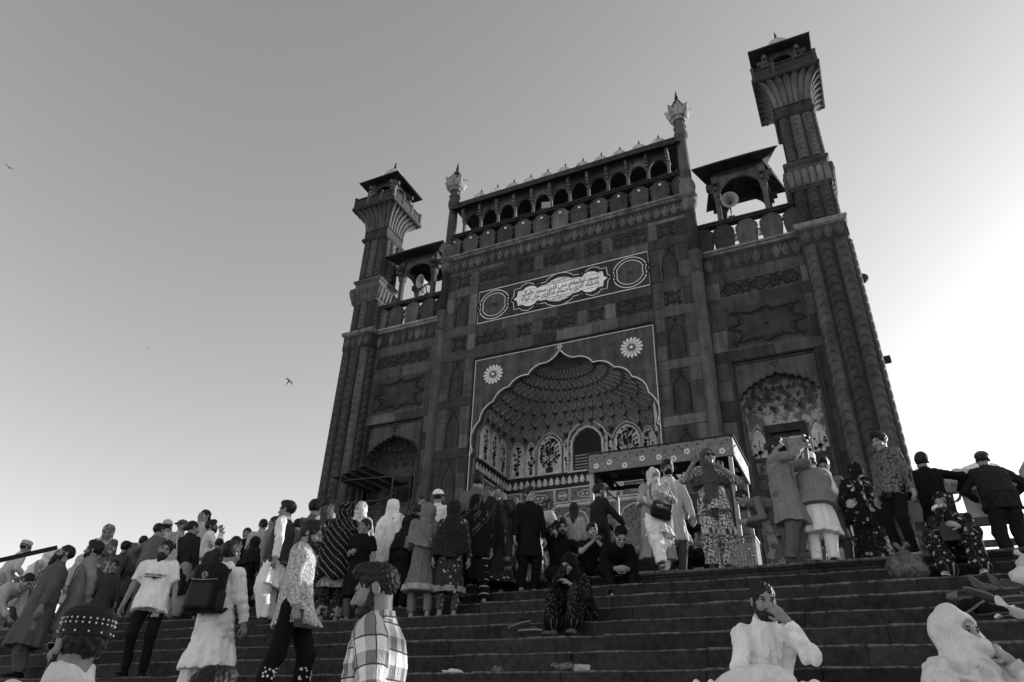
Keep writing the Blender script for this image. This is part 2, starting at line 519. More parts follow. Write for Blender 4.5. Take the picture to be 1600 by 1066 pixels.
def panel(kind, cx, cz, w, h, y, parent=gate):
    key = (kind, round(w, 2), round(h, 2))
    if key not in pm:
        pm[key] = (frame_mb(w, h).mesh('wall_panel', M['stone']), {'star': carve_star, 'cart': carve_cart, 'tall': carve_tall, 'big': carve_big, 'band': carve_band}[kind](w, h).mesh('carving', M['groove']))
    a = link('wall_panel', pm[key][0], parent, (cx, y, cz))
    link('carving', pm[key][1], a)
    return (cx - w / 2, cx + w / 2, cz - h / 2, cz + h / 2)

# --- central bay: stones and panels
for s in (-1, 1):
    hs = []
    for kind, z0, z1 in (('star', 14.40, 15.13), ('tall', 12.53, 14.0), ('star', 11.4, 12.12), ('tall', 9.34, 11.02), ('tall', 7.31, 8.99), ('tall', 5.28, 6.96)):
        hs.append(panel(kind, s * 4.26, (z0 + z1) / 2, .72, z1 - z0, .012))
    a, b = sorted((s * 3.56, s * 5.04))
    tile(a, b, 0, 15.3, hs, 0, gate)
hs = [(-3.54, 3.54, 12.47, 14.04)]
for z0, z1 in ((14.39, 15.1), (11.43, 12.08)):
    for c in (-2.87, 0, 2.87): hs.append(panel('cart', c, (z0 + z1) / 2, 1.38, z1 - z0, .012))
    for c in (-1.43, 1.43): hs.append(panel('star', c, (z0 + z1) / 2, .72, z1 - z0, .012))
tile(-3.56, 3.56, 10.98, 15.3, hs, 0, gate)

# --- frieze of leaves under the parapet
def leaf_mb(w, h):
    m = MB()
    P = [(0, 0), (w * .32, h * .18), (w * .42, h * .5), (w * .2, h * .8), (0, h)]
    m.prism(P + [(-x, z) for x, z in P[-2:0:-1]], -.03, .03); m.prism([(x * .5, h * .12 + z * .7) for x, z in P] + [(-x * .5, h * .12 + z * .7) for x, z in P[-2:0:-1]], -.05, -.03)
    m.ribbon([(-w * .48, h * .95), (-w * .42, h * .4), (-w * .1, h * .02)], .03, -.02, .03); m.ribbon([(w * .48, h * .95), (w * .42, h * .4), (w * .1, h * .02)], .03, -.02, .03)
    return m
leaf = leaf_mb(.32, .5).mesh('frieze_leaf', M['stone_light'])
leaf2 = leaf_mb(.30, .55).mesh('frieze_leaf', M['stone'])
mb = MB(); mb.box(-5.04, 5.04, 0, .06, 15.31, 16.0); mb.build('frieze', M['stone_dark'], gate)
for i in range(31): link('frieze_leaf', leaf, gate, (-4.95 + i * .33, -.0, 15.40))
for s in (-1, 1):
    a, b = sorted((s * 5.3, s * 8.62))
    mb = MB(); mb.box(a, b, .35, .40, 12.6, 13.33); mb.build('frieze', M['stone_dark'], gate)
    for i in range(10): link('frieze_leaf', leaf2, gate, (s * (5.55 + i * .325), .35, 12.68))

def cornice(x0, x1, y, z, h=.2, out=.16, parent=gate, ribs=True):
    m = MB()
    prof = [(0, 0), (-out * .4, .02), (-out * .55, h * .3), (-out * .95, h * .45), (-out, h * .62), (-out * .9, h * .85), (-out * .5, h), (.1, h)]
    V = [(x, y + a, z + b) for x in (x0, x1) for a, b in prof]; n = len(prof)
    m.add(V, [(i, i + 1, n + i + 1, n + i) for i in range(n - 1)] + [tuple(range(n - 1, -1, -1)), tuple(n + i for i in range(n))])
    if ribs:
        k = int((x1 - x0) / .085)
        for i in range(k):
            xx = x0 + (x1 - x0) * (i + .5) / k
            m.box(xx - .026, xx + .026, y - out - .012, y - out * .5, z + h * .45, z + h * .9)
    return m.build('cornice', M['stone_edge'], parent)
cornice(-5.1, 5.1, 0, 15.99)
for s in (-1, 1): cornice(*sorted((s * 5.3, s * 8.7)), .35, 13.33)

# --- merlons
def merlon_mb(w, h):
    m = MB()
    H = [(.40, 0), (.43, .25), (.49, .55), (.41, .585), (.43, .62), (.50, .66), (.485, .76), (.40, .84), (.33, .86), (.27, .94), (.10, .985), (0, 1.0)]
    P = [(x * w, z * h) for x, z in H]; P = P + [(-x, z) for x, z in P[-2::-1]]
    m.prism(P, 0, .12, True); m.ribbon([(x * .93, z * .96 + .012) for x, z in P], .03, -.016, 0)
    for dx, dz in ((0, .13), (-.05, .09), (.05, .09)): m.disc(dx, dz * h, .035, -.016, 0, 6)
    return m
mer = merlon_mb(.80, 1.09).mesh('merlon', M['stone']); mer2 = merlon_mb(.78, 1.23).mesh('merlon', M['stone'])
dot = MB().disc(0, 0, .055, -.03, 0, 12).mesh('lamp_disc', M['white_paint'])
for i in range(13):
    o = link('merlon', mer, gate, ((i - 6) * .83, .06, 16.2))
    link('lamp_disc', dot, o, (0.02, -.0, .86))
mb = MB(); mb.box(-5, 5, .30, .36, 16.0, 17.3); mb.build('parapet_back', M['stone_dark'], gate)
mb = MB(); mb.box(-5.0, 5.0, .0, .36, 17.29, 17.36); mb.box(-5.0, 5.0, -.05, .36, 17.36, 17.42); mb.build('parapet_rail', M['stone_dark'], gate)
for s in (-1, 1):
    for c in (5.55, 6.28, 7.09, 7.92, 8.7):
        link('merlon', mer2, gate, (s * (c - .08) , .40, 13.48))
    a, b = sorted((s * 5.25, s * 8.8))
    mb = MB(); mb.box(a, b, .34, .62, 14.70, 14.77); mb.box(a, b, .30, .62, 14.77, 14.84); mb.build('parapet_rail', M['stone_dark'], gate)

# --- gallery with eleven arches and domes
def arch_plate(w, zs, ztop, rise, th, pier):
    """spandrel with a rounded opening of width w between x = -w/2-pier and +w/2+pier"""
    m = MB(); h = w / 2
    A = [(h * math.cos(a), zs + rise * math.sin(a)) for a in [math.pi * i / 16 for i in range(17)]]
    m.prism([(h + pier, zs), (h + pier, ztop), (-h - pier, ztop), (-h - pier, zs)] + A[::-1], 0, th, True)
    m.ribbon(A, .05, -.025, 0)
    return m
ap = arch_plate(.66, .62, 1.42, .38, .1, .085).mesh('gallery_arch', M['stone'])
cm = MB()
cm.square_lathe([(.085, 0), (.085, .1), (.055, .13), (.055, .6), (.075, .63), (.085, .7), (.085, .72)])
cm.box(-.05, .05, -.16, .05, .72, .84); cm.box(-.06, .06, -.22, .05, .84, .98); cm.box(-.05, .05, -.27, .05, .98, 1.30)
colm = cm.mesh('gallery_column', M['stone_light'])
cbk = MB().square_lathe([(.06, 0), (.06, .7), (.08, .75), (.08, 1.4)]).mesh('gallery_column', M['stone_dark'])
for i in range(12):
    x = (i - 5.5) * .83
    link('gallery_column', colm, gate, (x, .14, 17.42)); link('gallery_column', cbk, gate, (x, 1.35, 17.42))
for i in range(11):
    x = (i - 5) * .83
    link('gallery_arch', ap, gate, (x, .10, 17.42)); link('gallery_arch', ap, gate, (x, 1.32, 17.42))
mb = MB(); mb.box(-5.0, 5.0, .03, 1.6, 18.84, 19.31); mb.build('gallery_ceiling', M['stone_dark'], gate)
mb = MB()
mb.add([(x, y, z) for x in (-5.15, 5.15) for y, z in ((-.32, 18.68), (-.32, 18.74), (.02, 19.0), (.02, 18.92))], [(0, 4, 5, 1), (1, 5, 6, 2), (3, 7, 4, 0), (0, 1, 2, 3), (7, 6, 5, 4)])
mb.build('gallery_eave', M['stone_dark'], gate)
dm = MB().lathe([(.40, 0), (.42, .1), (.42, .2), (.39, .36), (.31, .52), (.18, .65), (.06, .72)], 20).mesh('dome', M['dome'])
fm = MB().lathe([(.06, 0), (.05, .05), (.02, .08), (.055, .13), (.02, .18), (.04, .22), (.015, .27), (.0, .38)], 8).mesh('finial', M['ink'])
for i in range(11):
    o = link('dome', dm, gate, ((i - 5) * .83, .72, 19.40)); link('finial', fm, o, (0, 0, .70))

def PET(t): return .21 + .24 * math.sin(min(1, t * 1.3) * math.pi / 2) + .07 * max(0, t - .75) / .25
# --- pinnacle columns at the corners of the central bay
for s in (-1, 1):
    x = s * 5.17
    p = MB().lathe([(.21, 0), (.21, 12.55), (.19, 12.6)], 32, flute=.06, nf=16).build('pinnacle_column', M['stone'], gate, (x, .08, 0))
    m = MB()
    m.lathe([(.2, 12.6), (.22, 12.7), (.21, 13.0), (.23, 13.22), (.26, 13.3), (.28, 13.36), (.27, 13.44), (.21, 13.52)], 24)
    m.build('capital', M['stone'], p)
    MB().lathe([(.20, 13.5), (.19, 15.35), (.17, 15.4)], 32, flute=.08, nf=16).build('upper_shaft', M['stone_dark'], p)
    MB().lathe([(.18, 15.4), (.22, 15.5), (.29, 15.72), (.30, 15.8), (.22, 15.86), (.22, 15.95), (.33, 16.02), (.34, 16.12), (.26, 16.2), (.28, 16.35), (.31, 16.5), (.29, 16.7), (.23, 16.9)], 24, flute=.05, nf=12).build('bulb', M['stone_light'], p)
    MB().lathe([(.21, 16.9), (.20, 18.2), (.185, 19.0), (.19, 19.05), (.25, 19.12), (.27, 19.3), (.25, 19.45), (.19, 19.55), (.20, 19.62), (.25, 19.68), (.25, 19.78), (.17, 19.84), (.15, 19.95), (.2, 20.05)], 24, flute=.05, nf=8).build('neck', M['stone'], p)
    bud = MB().lathe([(.17, 20.02), (.34, 20.18), (.41, 20.45), (.42, 20.62), (.38, 20.78), (.26, 20.88), (.12, 20.93)], 24).build('lotus_bud', M['stone_light'], p)
    pt = MB(); V = []; F = []
    for i in range(9):
        t = i / 8; hw = .205 * math.sin(math.pi * min(.96, .30 + t * .66)) ** .6
        r_ = PET(t); z = 20.05 + .66 * t
        V += [(-hw, -r_ + .05, z), (-hw * .5, -r_ - .01, z), (0, -r_ - .03, z), (hw * .5, -r_ - .01, z), (hw, -r_ + .05, z)]
    for i in range(8):
        for q in range(4): F.append((i * 5 + q, i * 5 + q + 1, i * 5 + q + 6, i * 5 + q + 5))
    pt.add(V, F, True)
    for i in range(1, 8):
        t = i / 8; r_ = PET(t); z = 20.05 + .66 * t
        for sx in (-1, 1): pt.tube([(0, -r_ - .035, z), (sx * .12 * math.sin(math.pi * min(.98, .2 + t * .8)), -r_ + .0, z + .10)], .011, 4)
    pt.tube([(0, -PET(t) - .035, 20.05 + .66 * t) for t in [i / 8 for i in range(9)]], .014, 4)
    pmh = pt.mesh('petal', M['marble_grey'])
    for i in range(8): link('petal', pmh, p, rot=(0, 0, math.pi / 4 * i + .2))
    MB().lathe([(.12, 20.84), (.09, 20.9), (.17, 21.0), (.19, 21.1), (.15, 21.22), (.05, 21.3), (.045, 21.36), (.085, 21.44), (.06, 21.54), (.0, 21.95)], 12).build('finial', M['stone_dark'], p)

# --- scaled half-round shafts of the corner towers
def shaft_mb(r, h, pitch=.33):
    m = MB(); na = 12; rows = ((0, .97), (.05, 1.01), (.35, 1.0), (.7, .96), (1.0, .90)); V = []; F = []; SMF = []
    for n in range(-1, int(h / pitch) + 2):
        for f, q in rows:
            for i in range(na + 1):
                a = math.pi + math.pi * i / na; z = pitch * (n + f) - .55 * pitch * math.cos(a) ** 2; z = min(max(z, 0), h)
                V.append((r * q * math.cos(a), r * q * math.sin(a) * .75, z))
    for k in range(len(V) // (na + 1) - 1):
        for i in range(na):
            p = k * (na + 1) + i; F.append((p, p + 1, p + na + 2, p + na + 1)); SMF.append(k % 5 != 4)
    m.add(V, F, True); m.sm = SMF; return m
TCX, TCY = 9.35, .66
def shafts(parent, hw, z0, z1, sides, s, centre_r, side_r, off, mat='stone'):
    big = shaft_mb(centre_r, z1 - z0, .33 if z1 - z0 > 3 else .24).mesh('engaged_shaft', M[mat]); sm = shaft_mb(side_r, z1 - z0, .33 if z1 - z0 > 3 else .22).mesh('engaged_shaft', M[mat])
    for rz in sides:
        for o_, me in ((-off, sm), (0, big), (off, sm)):
            c, sn = math.cos(rz), math.sin(rz)
            px, py = o_, -hw + .02
            link('engaged_shaft', me, parent, (s * TCX + c * px - sn * py, TCY + sn * px + c * py, z0), (0, 0, rz))
for s in (-1, 1):
    cx = s * TCX
    sides = (0, math.pi / 2)       # front face and the face to +x
    tw = MB().square_lathe([(.70, -.3), (.70, 12.65)], (cx, TCY)).build('corner_tower', M['stone_dark'], gate)
    shafts(tw, .70, 0, 12.55, sides, s, .235, .20, .46)
    MB().square_lathe([(.70, 12.6), (.73, 12.66), (.73, 13.30)], (cx, TCY)).build('tower_frieze', M['stone_dark'], tw)
    for i in range(4):
        link('frieze_leaf', leaf2, tw, (cx - .51 + i * .34, TCY - .73, 12.7))
        link('frieze_leaf', leaf2, tw, (cx + .73, TCY - .51 + i * .34, 12.7), (0, 0, math.pi / 2))
    MB().square_lathe([(.73, 13.28), (.80, 13.33), (.83, 13.42), (.82, 13.5), (.72, 13.56)], (cx, TCY)).build('tower_cornice', M['stone_edge'], tw)
    MB().square_lathe([(.60, 13.5), (.60, 15.05)], (cx, TCY)).build('middle_tier', M['stone_dark'], tw)
    shafts(tw, .60, 13.62, 15.0, sides, s, .20, .17, .40, 'stone' if s > 0 else 'stone')
    # lotus ring with upright petals
    MB().square_lathe([(.66, 15.0), (.70, 15.08), (.70, 15.15), (.79, 15.45), (.82, 15.7), (.79, 15.82), (.66, 15.86), (.66, 16.08), (.72, 16.14), (.76, 16.22), (.72, 16.30), (.62, 16.34)], (cx, TCY)).build('lotus_ring', M['stone'], tw)
    pt = MB()
    for i in range(6):
        c = -.60 + i * .24; P = [(-.10, 0), (-.115, .3), (-.105, .62), (0, .70), (.105, .62), (.115, .3), (.10, 0)]
        V = []; F = []
        for t in range(7):
            z = .69 * t / 6; o_ = (-.70 - .11 * math.sin(t / 6 * 1.7) - (.02 if t < 6 else -.02)); hw = .112 * (1 if t < 5 else .95 if t == 5 else .4) * (.8 + .2 * min(1, t / 2))
            V += [(c - hw, o_ + .03, z), (c - hw * .5, o_ - .02, z), (c, o_ - .03, z), (c + hw * .5, o_ - .02, z), (c + hw, o_ + .03, z)]
        for t in range(6):
            for q in range(4): F.append((t * 5 + q, t * 5 + q + 1, t * 5 + q + 6, t * 5 + q + 5))
        pt.add(V, F, True)
    ptm = pt.mesh('petal_band', M['stone_light'])
    for rz in (0, math.pi / 2, math.pi, -math.pi / 2): link('petal_band', ptm, tw, (cx, TCY, 15.12), (0, 0, rz))
    MB().square_lathe([(.60, 16.3), (.60, 18.6)], (cx, TCY)).build('upper_tier', M['stone_dark'], tw)
    shafts(tw, .60, 16.36, 18.5, sides, s, .20, .17, .40)
    # flared bracket, balcony
    prof = [(.64, 18.52), (.70, 18.58), (.73, 18.68), (.70, 18.76), (.64, 18.80), (.645, 19.15)]
    for i in range(9):
        t = i / 8; prof.append((.65 + .50 * (1 - math.cos(t * math.pi / 2)) , 19.15 + 1.08 * math.sin(t * math.pi / 2) ** .9))
    prof += [(1.20, 20.26), (1.22, 20.34), (1.20, 20.44), (1.1, 20.46)]
    MB().square_lathe(prof, (cx, TCY)).build('flared_bracket', M['stone_dark'], tw)
    pt = MB()
    for i in range(7):
        u = (i - 3) / 3.5; V = []; F = []
        for t in range(9):
            hw_, z = prof[6 + t][0], prof[6 + t][1]
            c = u * hw_; w_ = hw_ * .125 * (1 if t < 7 else .8 if t == 7 else .3)
            V += [(c - w_, -hw_ - .004, z), (c - w_ * .6, -hw_ - .035, z - .015), (c, -hw_ - .045, z - .02), (c + w_ * .6, -hw_ - .035, z - .015), (c + w_, -hw_ - .004, z)]
        for t in range(8):
            for q in range(4): F.append((t * 5 + q, t * 5 + q + 1, t * 5 + q + 6, t * 5 + q + 5))
        pt.add(V, F, True)
    ptm = pt.mesh('flared_petals', M['stone'])
    for rz in (0, math.pi / 2, math.pi, -math.pi / 2): link('flared_petals', ptm, tw, (cx, TCY, 0), (0, 0, rz))
    post = MB().square_lathe([(.055, 0), (.055, .55), (.07, .57), (.05, .64)]).mesh('railing_post', M['stone'])
    rp = MB().box(-.33, .33, -.02, .02, .06, .42); rp.box(-.36, .36, -.035, .035, .46, .53)
    rpm = rp.mesh('railing_panel', M['stone_dark'])
    for rz in (0, math.pi / 2, math.pi, -math.pi / 2):
        c, sn = math.cos(rz), math.sin(rz)
        for i in range(3):
            px, py = -1.12 + i * .747, -1.12
            link('railing_post', post, tw, (cx + c * px - sn * py, TCY + sn * px + c * py, 20.45), (0, 0, rz))
            px += .3735
            link('railing_panel', rpm, tw, (cx + c * px - sn * py, TCY + sn * px + c * py, 20.45), (0, 0, rz))
    # turret kiosk
    tk = empty('turret_kiosk', (cx, TCY, 20.45), gate); tk.scale = (1, 1, 1.17)
    tc = MB(); tc.square_lathe([(.11, 0), (.11, .12), (.075, .18), (.075, .75), (.10, .80), (.11, .9), (.11, 1.5)])
    tc.box(-.05, .05, -.2, 0, .95, 1.08); tc.box(-.05, .05, -.32, 0, 1.08, 1.24); tc.box(-.2, 0, -.05, .05, .95, 1.08); tc.box(-.32, 0, -.05, .05, 1.08, 1.24)
    tcm = tc.mesh('column', M['stone_light'])
    for i, (px, py) in enumerate(((-.6, -.6), (.6, -.6), (.6, .6), (-.6, .6))): link('column', tcm, tk, (px, py, 0), (0, 0, math.pi / 2 * i))
    tam = arch_plate(1.0, .85, 1.5, .38, .08, .06).mesh('arch', M['stone'])
    for rz in (0, math.pi / 2, math.pi, -math.pi / 2):
        c, sn = math.cos(rz), math.sin(rz); link('arch', tam, tk, (sn * .64, -c * .64, 0), (0, 0, rz))
    MB().square_lathe([(.55, 1.49), (.68, 1.45), (1.13, 1.36), (1.15, 1.40), (.75, 1.75), (.6, 1.8)]).build('eave', M['stone_dark'], tk)
    MB().lathe([(.52, 1.78), (.55, 1.9), (.55, 2.05), (.48, 2.28), (.3, 2.5), (.1, 2.6)], 20).build('dome', M['dome'], tk)
    MB().lathe([(.1, 2.58), (.03, 2.66), (.09, 2.75), (.03, 2.84), (.05, 2.9), (0, 3.15)], 8).build('finial', M['ink'], tk)

# --- roof pavilions over the side bays
for s in (-1, 1):
    pv = empty('roof_pavilion', (s * 7.0, 1.2, 14.55), gate)
    tc = MB(); tc.square_lathe([(.12, -.6), (.12, .35), (.085, .42), (.085, 1.45), (.12, 1.5), (.13, 1.62), (.13, 2.5)])
    tc.box(-.06, .06, -.22, 0, 1.75, 1.95); tc.box(-.07, .07, -.36, 0, 1.95, 2.2); tc.box(-.22, 0, -.06, .06, 1.75, 1.95); tc.box(-.36, 0, -.07, .07, 1.95, 2.2)
    tcm = tc.mesh('column', M['stone'])
    for i, (px, py) in enumerate(((-.84, -.66), (.84, -.66), (.84, .66), (-.84, .66))): link('column', tcm, pv, (px, py, 0), (0, 0, math.pi / 2 * i))
    a1 = arch_plate(1.5, 1.55, 2.5, .72, .1, .06).mesh('arch', M['stone']); a2 = arch_plate(1.15, 1.55, 2.5, .6, .1, .06).mesh('arch', M['stone'])
    link('arch', a1, pv, (0, -.71, 0)); link('arch', a1, pv, (0, .61, 0))
    link('arch', a2, pv, (-.89, 0, 0), (0, 0, -math.pi / 2)); link('arch', a2, pv, (.89, 0, 0), (0, 0, math.pi / 2))
    m = MB(); V = []; F = []
    n = 12
    for i in range(n + 1):
        t = -1 + 2 * i / n; arc = .07 * (1 - t * t)
        V += [(t * 1.56, -1.30, 2.62 + arc * .5), (t * 1.56, -1.30, 2.69 + arc * .5), (t * 1.1, 0, 3.15 + arc), (t * 1.56, 1.30, 2.69 + arc * .5), (t * 1.56, 1.30, 2.62 + arc * .5), (t * .95, .7, 2.74), (t * .95, -.7, 2.74)]
    for i in range(n):
        for q in range(7): F.append((i * 7 + q, i * 7 + (q + 1) % 7, (i + 1) * 7 + (q + 1) % 7, (i + 1) * 7 + q))
    F.append(tuple(range(6, -1, -1))); F.append(tuple(n * 7 + q for q in range(7)))
    m.add(V, F); m.build('bangla_roof', M['stone_dark'], pv)
    m = MB(); m.box(-.9, .9, -.72, .72, 2.48, 2.72); m.build('ceiling', M['stone_dark'], pv)
    for dx in (-.42, .12): MB().lathe([(.06, 0), (.03, .08), (.1, .16), (.04, .24), (.08, .3), (.03, .36), (.05, .44), (0, .72)], 8).build('finial', M['ink'], pv, (dx, 0, 3.2))
    if s > 0:
        for dx in (-.45, .0, .45):
            jb = MB(); jb.box(-.17, .17, 0, .04, 0, .06); jb.box(-.17, .17, 0, .04, .30, .34)
            for q in range(5): jb.box(-.16 + q * .07, -.13 + q * .07, .005, .035, .06, .30); jb.box(-.17, .17, .008, .03, .06 + q * .05, .08 + q * .05)
            jb.build('jali_panel', M['marble_grey'], pv, (dx, .7, .42))
    else:
        m = MB(); m.box(-.8, .8, .7, .76, -.6, .72); m.build('back_parapet', M['stone_dark'], pv)

# --- stray beams on the outer side of the right tower
pb = at_y(1386, 562, .6); m = MB(); m.obox((pb.x - .6, .6, pb.z - GZ - .02), (pb.x + .10, .6, pb.z - GZ), .16, .19); m.build('projecting_beam', M['stone_dark'], gate)
m = MB().lathe([(.06, 0), (.15, .06), (.17, .18), (.1, .3), (0, .34)], 10); m.build('stone_knob', M['stone_dark'], gate, (10.05, .6, 11.3), (0, R(80), 0))
# ------------------------------------------------------------------ great arch: spandrel, white line, medallions
HALF = [(3.44, 6.97), (3.31, 7.14), (3.09, 8.28), (2.57, 8.96), (1.96, 9.45), (1.21, 9.79), (.51, 10.14), (0, 10.55)]
half = [(3.44, 6.97)] + arc_pts((3.31, 7.14), (3.09, 8.28), -.16, 8) + scallop(HALF[2:], .17)
# bulges point up and outwards, away from the opening
half = [(3.44, 6.97)] + [(x, z) for x, z in arc_pts(HALF[1], HALF[2], -.17, 8)]
for a, b in zip(HALF[2:-2], HALF[3:-1]): half += arc_pts(a, b, -.16, 8)
half += arc_pts(HALF[-2], HALF[-1], .10, 8) + [HALF[-1]]
outl = mirror(half)
mb = MB()
mb.prism([(3.34, 0), (3.56, 0), (3.56, 10.98), (-3.56, 10.98), (-3.56, 0), (-3.34, 0)] + outl[::-1], .05, .22, False)
mb.build('arch_spandrel', M['spandrel'], gate)
mb = MB()
mb.ribbon([(-3.47, 4.2), (-3.47, 10.85), (3.47, 10.85), (3.47, 4.2)], .035, .038, .052)
mb.ribbon([(x * 1.012 + (.03 if x > 0 else -.03 if x < 0 else 0), z + .045) for x, z in outl], .036, .036, .052)
mb.build('white_inlay_line', M['white_paint'], gate)
mb = MB()
mb.ribbon([(-3.55, 0), (-3.55, 10.94), (3.55, 10.94), (3.55, 0)], .07, -.02, .06); mb.build('frame_moulding', M['stone_dark'], gate)
# medallions with sixteen petals
fl = MB()
P0 = [(0.15, -.012), (.22, -.034), (.33, -.050), (.395, -.028), (.41, 0), (.395, .028), (.33, .050), (.22, .034), (.15, .012)]
for i in range(16):
    a = 2 * math.pi * i / 16; fl.prism([(x * math.cos(a) - z * math.sin(a), x * math.sin(a) + z * math.cos(a)) for x, z in P0], .015, .055)
flm = fl.mesh('petals', M['white_paint'])
for s in (-1, 1):
    o = MB().disc(0, 0, .14, .0, .05, 18).build('flower_medallion', M['marble_grey'], gate, (s * 2.68, 0, 10.11))
    link('petals', flm, o); MB().ribbon(circ(0, 0, .10, 16), .02, -.01, .01, True).build('ring', M['stone_dark'], o); MB().disc(0, 0, .05, -.015, .01, 10).build('boss', M['marble'], o)
st = MB()
for i in range(8):
    a = math.pi / 4 * i + math.pi / 8; st.prism([(.03 * math.cos(a - .6), .03 * math.sin(a - .6)), (.16 * math.cos(a), .16 * math.sin(a)), (.03 * math.cos(a + .6), .03 * math.sin(a + .6))], .0, .05)
st.build('apex_star', M['white_paint'], gate, (0, .02, 10.72))

# ------------------------------------------------------------------ the painted half dome behind the arch
ND = 3.05
zz = np.array([p[1] for p in HALF[::-1]])[::-1]; xx = np.array([p[0] for p in HALF])
def aw(z):
    return float(np.interp(z, [6.0, 6.97, 7.6, 8.28, 8.96, 9.45, 9.85, 10.3, 10.75], [3.345, 3.352, 3.354, 3.26, 2.86, 2.30, 1.66, .95, .05]))
def vault(u, z):
    """u in [0, 1] goes round from the right jamb along the back to the left jamb"""
    a = aw(z); t = min(1, max(0, (z - 8.35) / 1.3)); e = 9.0 * (1 - t) + 2.1 * t
    th = math.pi * u; c, s_ = math.cos(th), math.sin(th)
    r = (abs(c) ** e + abs(s_) ** e) ** (-1 / e)
    return Vector((a * r * c, .2 + (ND - .2 - .33 * t) * min(1, a / 3.2) ** .8 * r * s_, z))
V = []; F = []; NU, NZ = 60, 34
for k in range(NZ + 1):
    z = 6.95 + (10.74 - 6.95) * k / NZ
    for i in range(NU + 1): V.append(vault(i / NU, z))
for k in range(NZ):
    for i in range(NU): b = k * (NU + 1) + i; F.append((b, b + 1, b + NU + 2, b + NU + 1))
mb = MB(); mb.add(V, F, True); vl = mb.build('half_dome', M['plaster'], gate)
# net of raised ribs, a flower in every lozenge
def vnet(u, z, lift):
    p = vault(u, z); c = Vector((0, .25, z - .35)); n = (c - p); n.normalize(); return p + n * lift
rows = [8.58, 8.92, 9.25, 9.55, 9.83, 10.1, 10.34]
NC = 22
for fam in (1, -1):
    for i in range(-6, NC + 7):
        P = []
        for k in range(25):
            t = k / 24 * (len(rows) - 1); z = float(np.interp(t, range(len(rows)), rows)); u = (i + fam * t * .5) / NC
            if 0.0 <= u <= 1.0: P.append(vnet(u, z, .03))
        if len(P) > 5:
            MB().tube(P, .016, 5).build('vault_rib', M['pale_plaster'] if False else M['plaster_rib'], vl)
def leafdisc(r):
    m = MB()
    V = [(0, 0, .03)] + [(r * (.75 + .25 * math.cos(5 * a)) * math.cos(a), 1.25 * r * (.75 + .25 * math.cos(5 * a)) * math.sin(a), 0) for a in [2 * math.pi * i / 15 for i in range(15)]]
    m.add(V, [(0, i, i % 15 + 1) for i in range(1, 16)]); return m
ld = leafdisc(.16).mesh('painted_flower', M['motif'])
for k in range(len(rows) - 1):
    for i in range(NC + 1):
        u = (i + (.5 if k % 2 == 1 else 0)) / NC
        if not .02 < u < .98: continue
        z = rows[k] if k else rows[0] - .05
        p = vnet(u, z + .0, .04); c = Vector((0, .25, z - .35)); n = (c - p).normalized()
        o = link('painted_flower', ld, vl); sc = .85 - .08 * k
        q = n.to_track_quat('Z', 'Y'); o.location = p; o.rotation_euler = q.to_euler(); o.scale = (sc, sc, sc)
# panels below the net
def pointed(w, h, y0=0.0):
    return [(-w / 2, 0), (w / 2, 0), (w / 2, h * .66), (w * .42, h * .80), (w * .24, h * .93), (0, h), (-w * .24, h * .93), (-w * .42, h * .80), (-w / 2, h * .66)]
def bouquet_panel(w, h, dens):
    m = MB(); m.prism(pointed(w, h), -.05, .05); m2 = MB(); r = random.Random(int(w * 100))
    m2.ribbon([(-.02, .06 * h), (.0, .3 * h), (.01, .75 * h)], .02, -.062, -.05)
    m2.prism([(-w * .13, .04 * h), (w * .13, .04 * h), (w * .17, .14 * h), (w * .06, .18 * h), (-w * .06, .18 * h), (-w * .17, .14 * h)], -.062, -.05)
    for i in range(dens):
        zz_ = r.uniform(.2, .9); lim = w * .40 * math.sqrt(max(.05, 1 - ((zz_ - .52) / .42) ** 2)); x = r.uniform(-lim, lim); q = r.uniform(.028, .052)
        m2.ribbon([(0, (zz_ - .16) * h), (x * .6, (zz_ - .08) * h), (x, zz_ * h)], .010, -.06, -.05)
        for a in range(3): m2.disc(x + q * .7 * math.cos(a * 2.1), zz_ * h + q * .7 * math.sin(a * 2.1), q * .75, -.063, -.05, 6)
    m3 = MB(); P = pointed(w * 1.13, h * 1.07); m3.ribbon([(x, z - .02) for x, z in P], .05, -.075, .05, True)
    return m, m2, m3
specs = [(-1.55, .98, 1.58, 70), (1.53, .98, 1.58, 70), (-.80, .36, 1.25, 20), (.80, .36, 1.25, 20), (-2.32, .36, 1.3, 20), (2.34, .40, 1.3, 20), (-2.86, .50, 1.35, 16), (2.85, .42, 1.3, 14)]
for cx, w, h, d in specs:
    a, b, c = bouquet_panel(w, h, d)
    yb = 2.86 - (.06 if abs(cx) > 2.5 else 0)
    o = a.build('flower_panel', M['pale_plaster'], gate, (cx, yb, 7.0)); b.build('bouquet', M['motif'], o); c.build('border', M['plaster_rib'], o)
for s in (-1, 1):
    for yy, w in ((.75, .5), (1.45, .5), (2.15, .45)):
        a, b, c = bouquet_panel(w, 1.35, 14)
        o = a.build('flower_panel', M['pale_plaster'], gate, (s * 3.26, yy, 7.0), (0, 0, -s * math.pi / 2)); b.build('bouquet', M['motif'], o); c.build('border', M['plaster_rib'], o)
# doorway on the back wall
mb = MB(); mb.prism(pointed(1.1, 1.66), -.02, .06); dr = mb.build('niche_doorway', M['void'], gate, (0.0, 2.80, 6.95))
mb = MB(); mb.ribbon([(x, z) for x, z in pointed(1.22, 1.74)], .09, -.09, .06, True); mb.build('border', M['plaster_rib'], dr)
mb = MB(); mb.ribbon([(x, z - .0) for x, z in pointed(1.55, 1.98)], .06, -.07, .06, True); mb.build('outer_border', M['pale_plaster'], dr)
for i in range(5): mb = MB(); mb.box(-.5, .5, -.03, -.02, .12 + i * .12, .17 + i * .12); mb.build('lattice_bar', M['marble_grey'], dr)
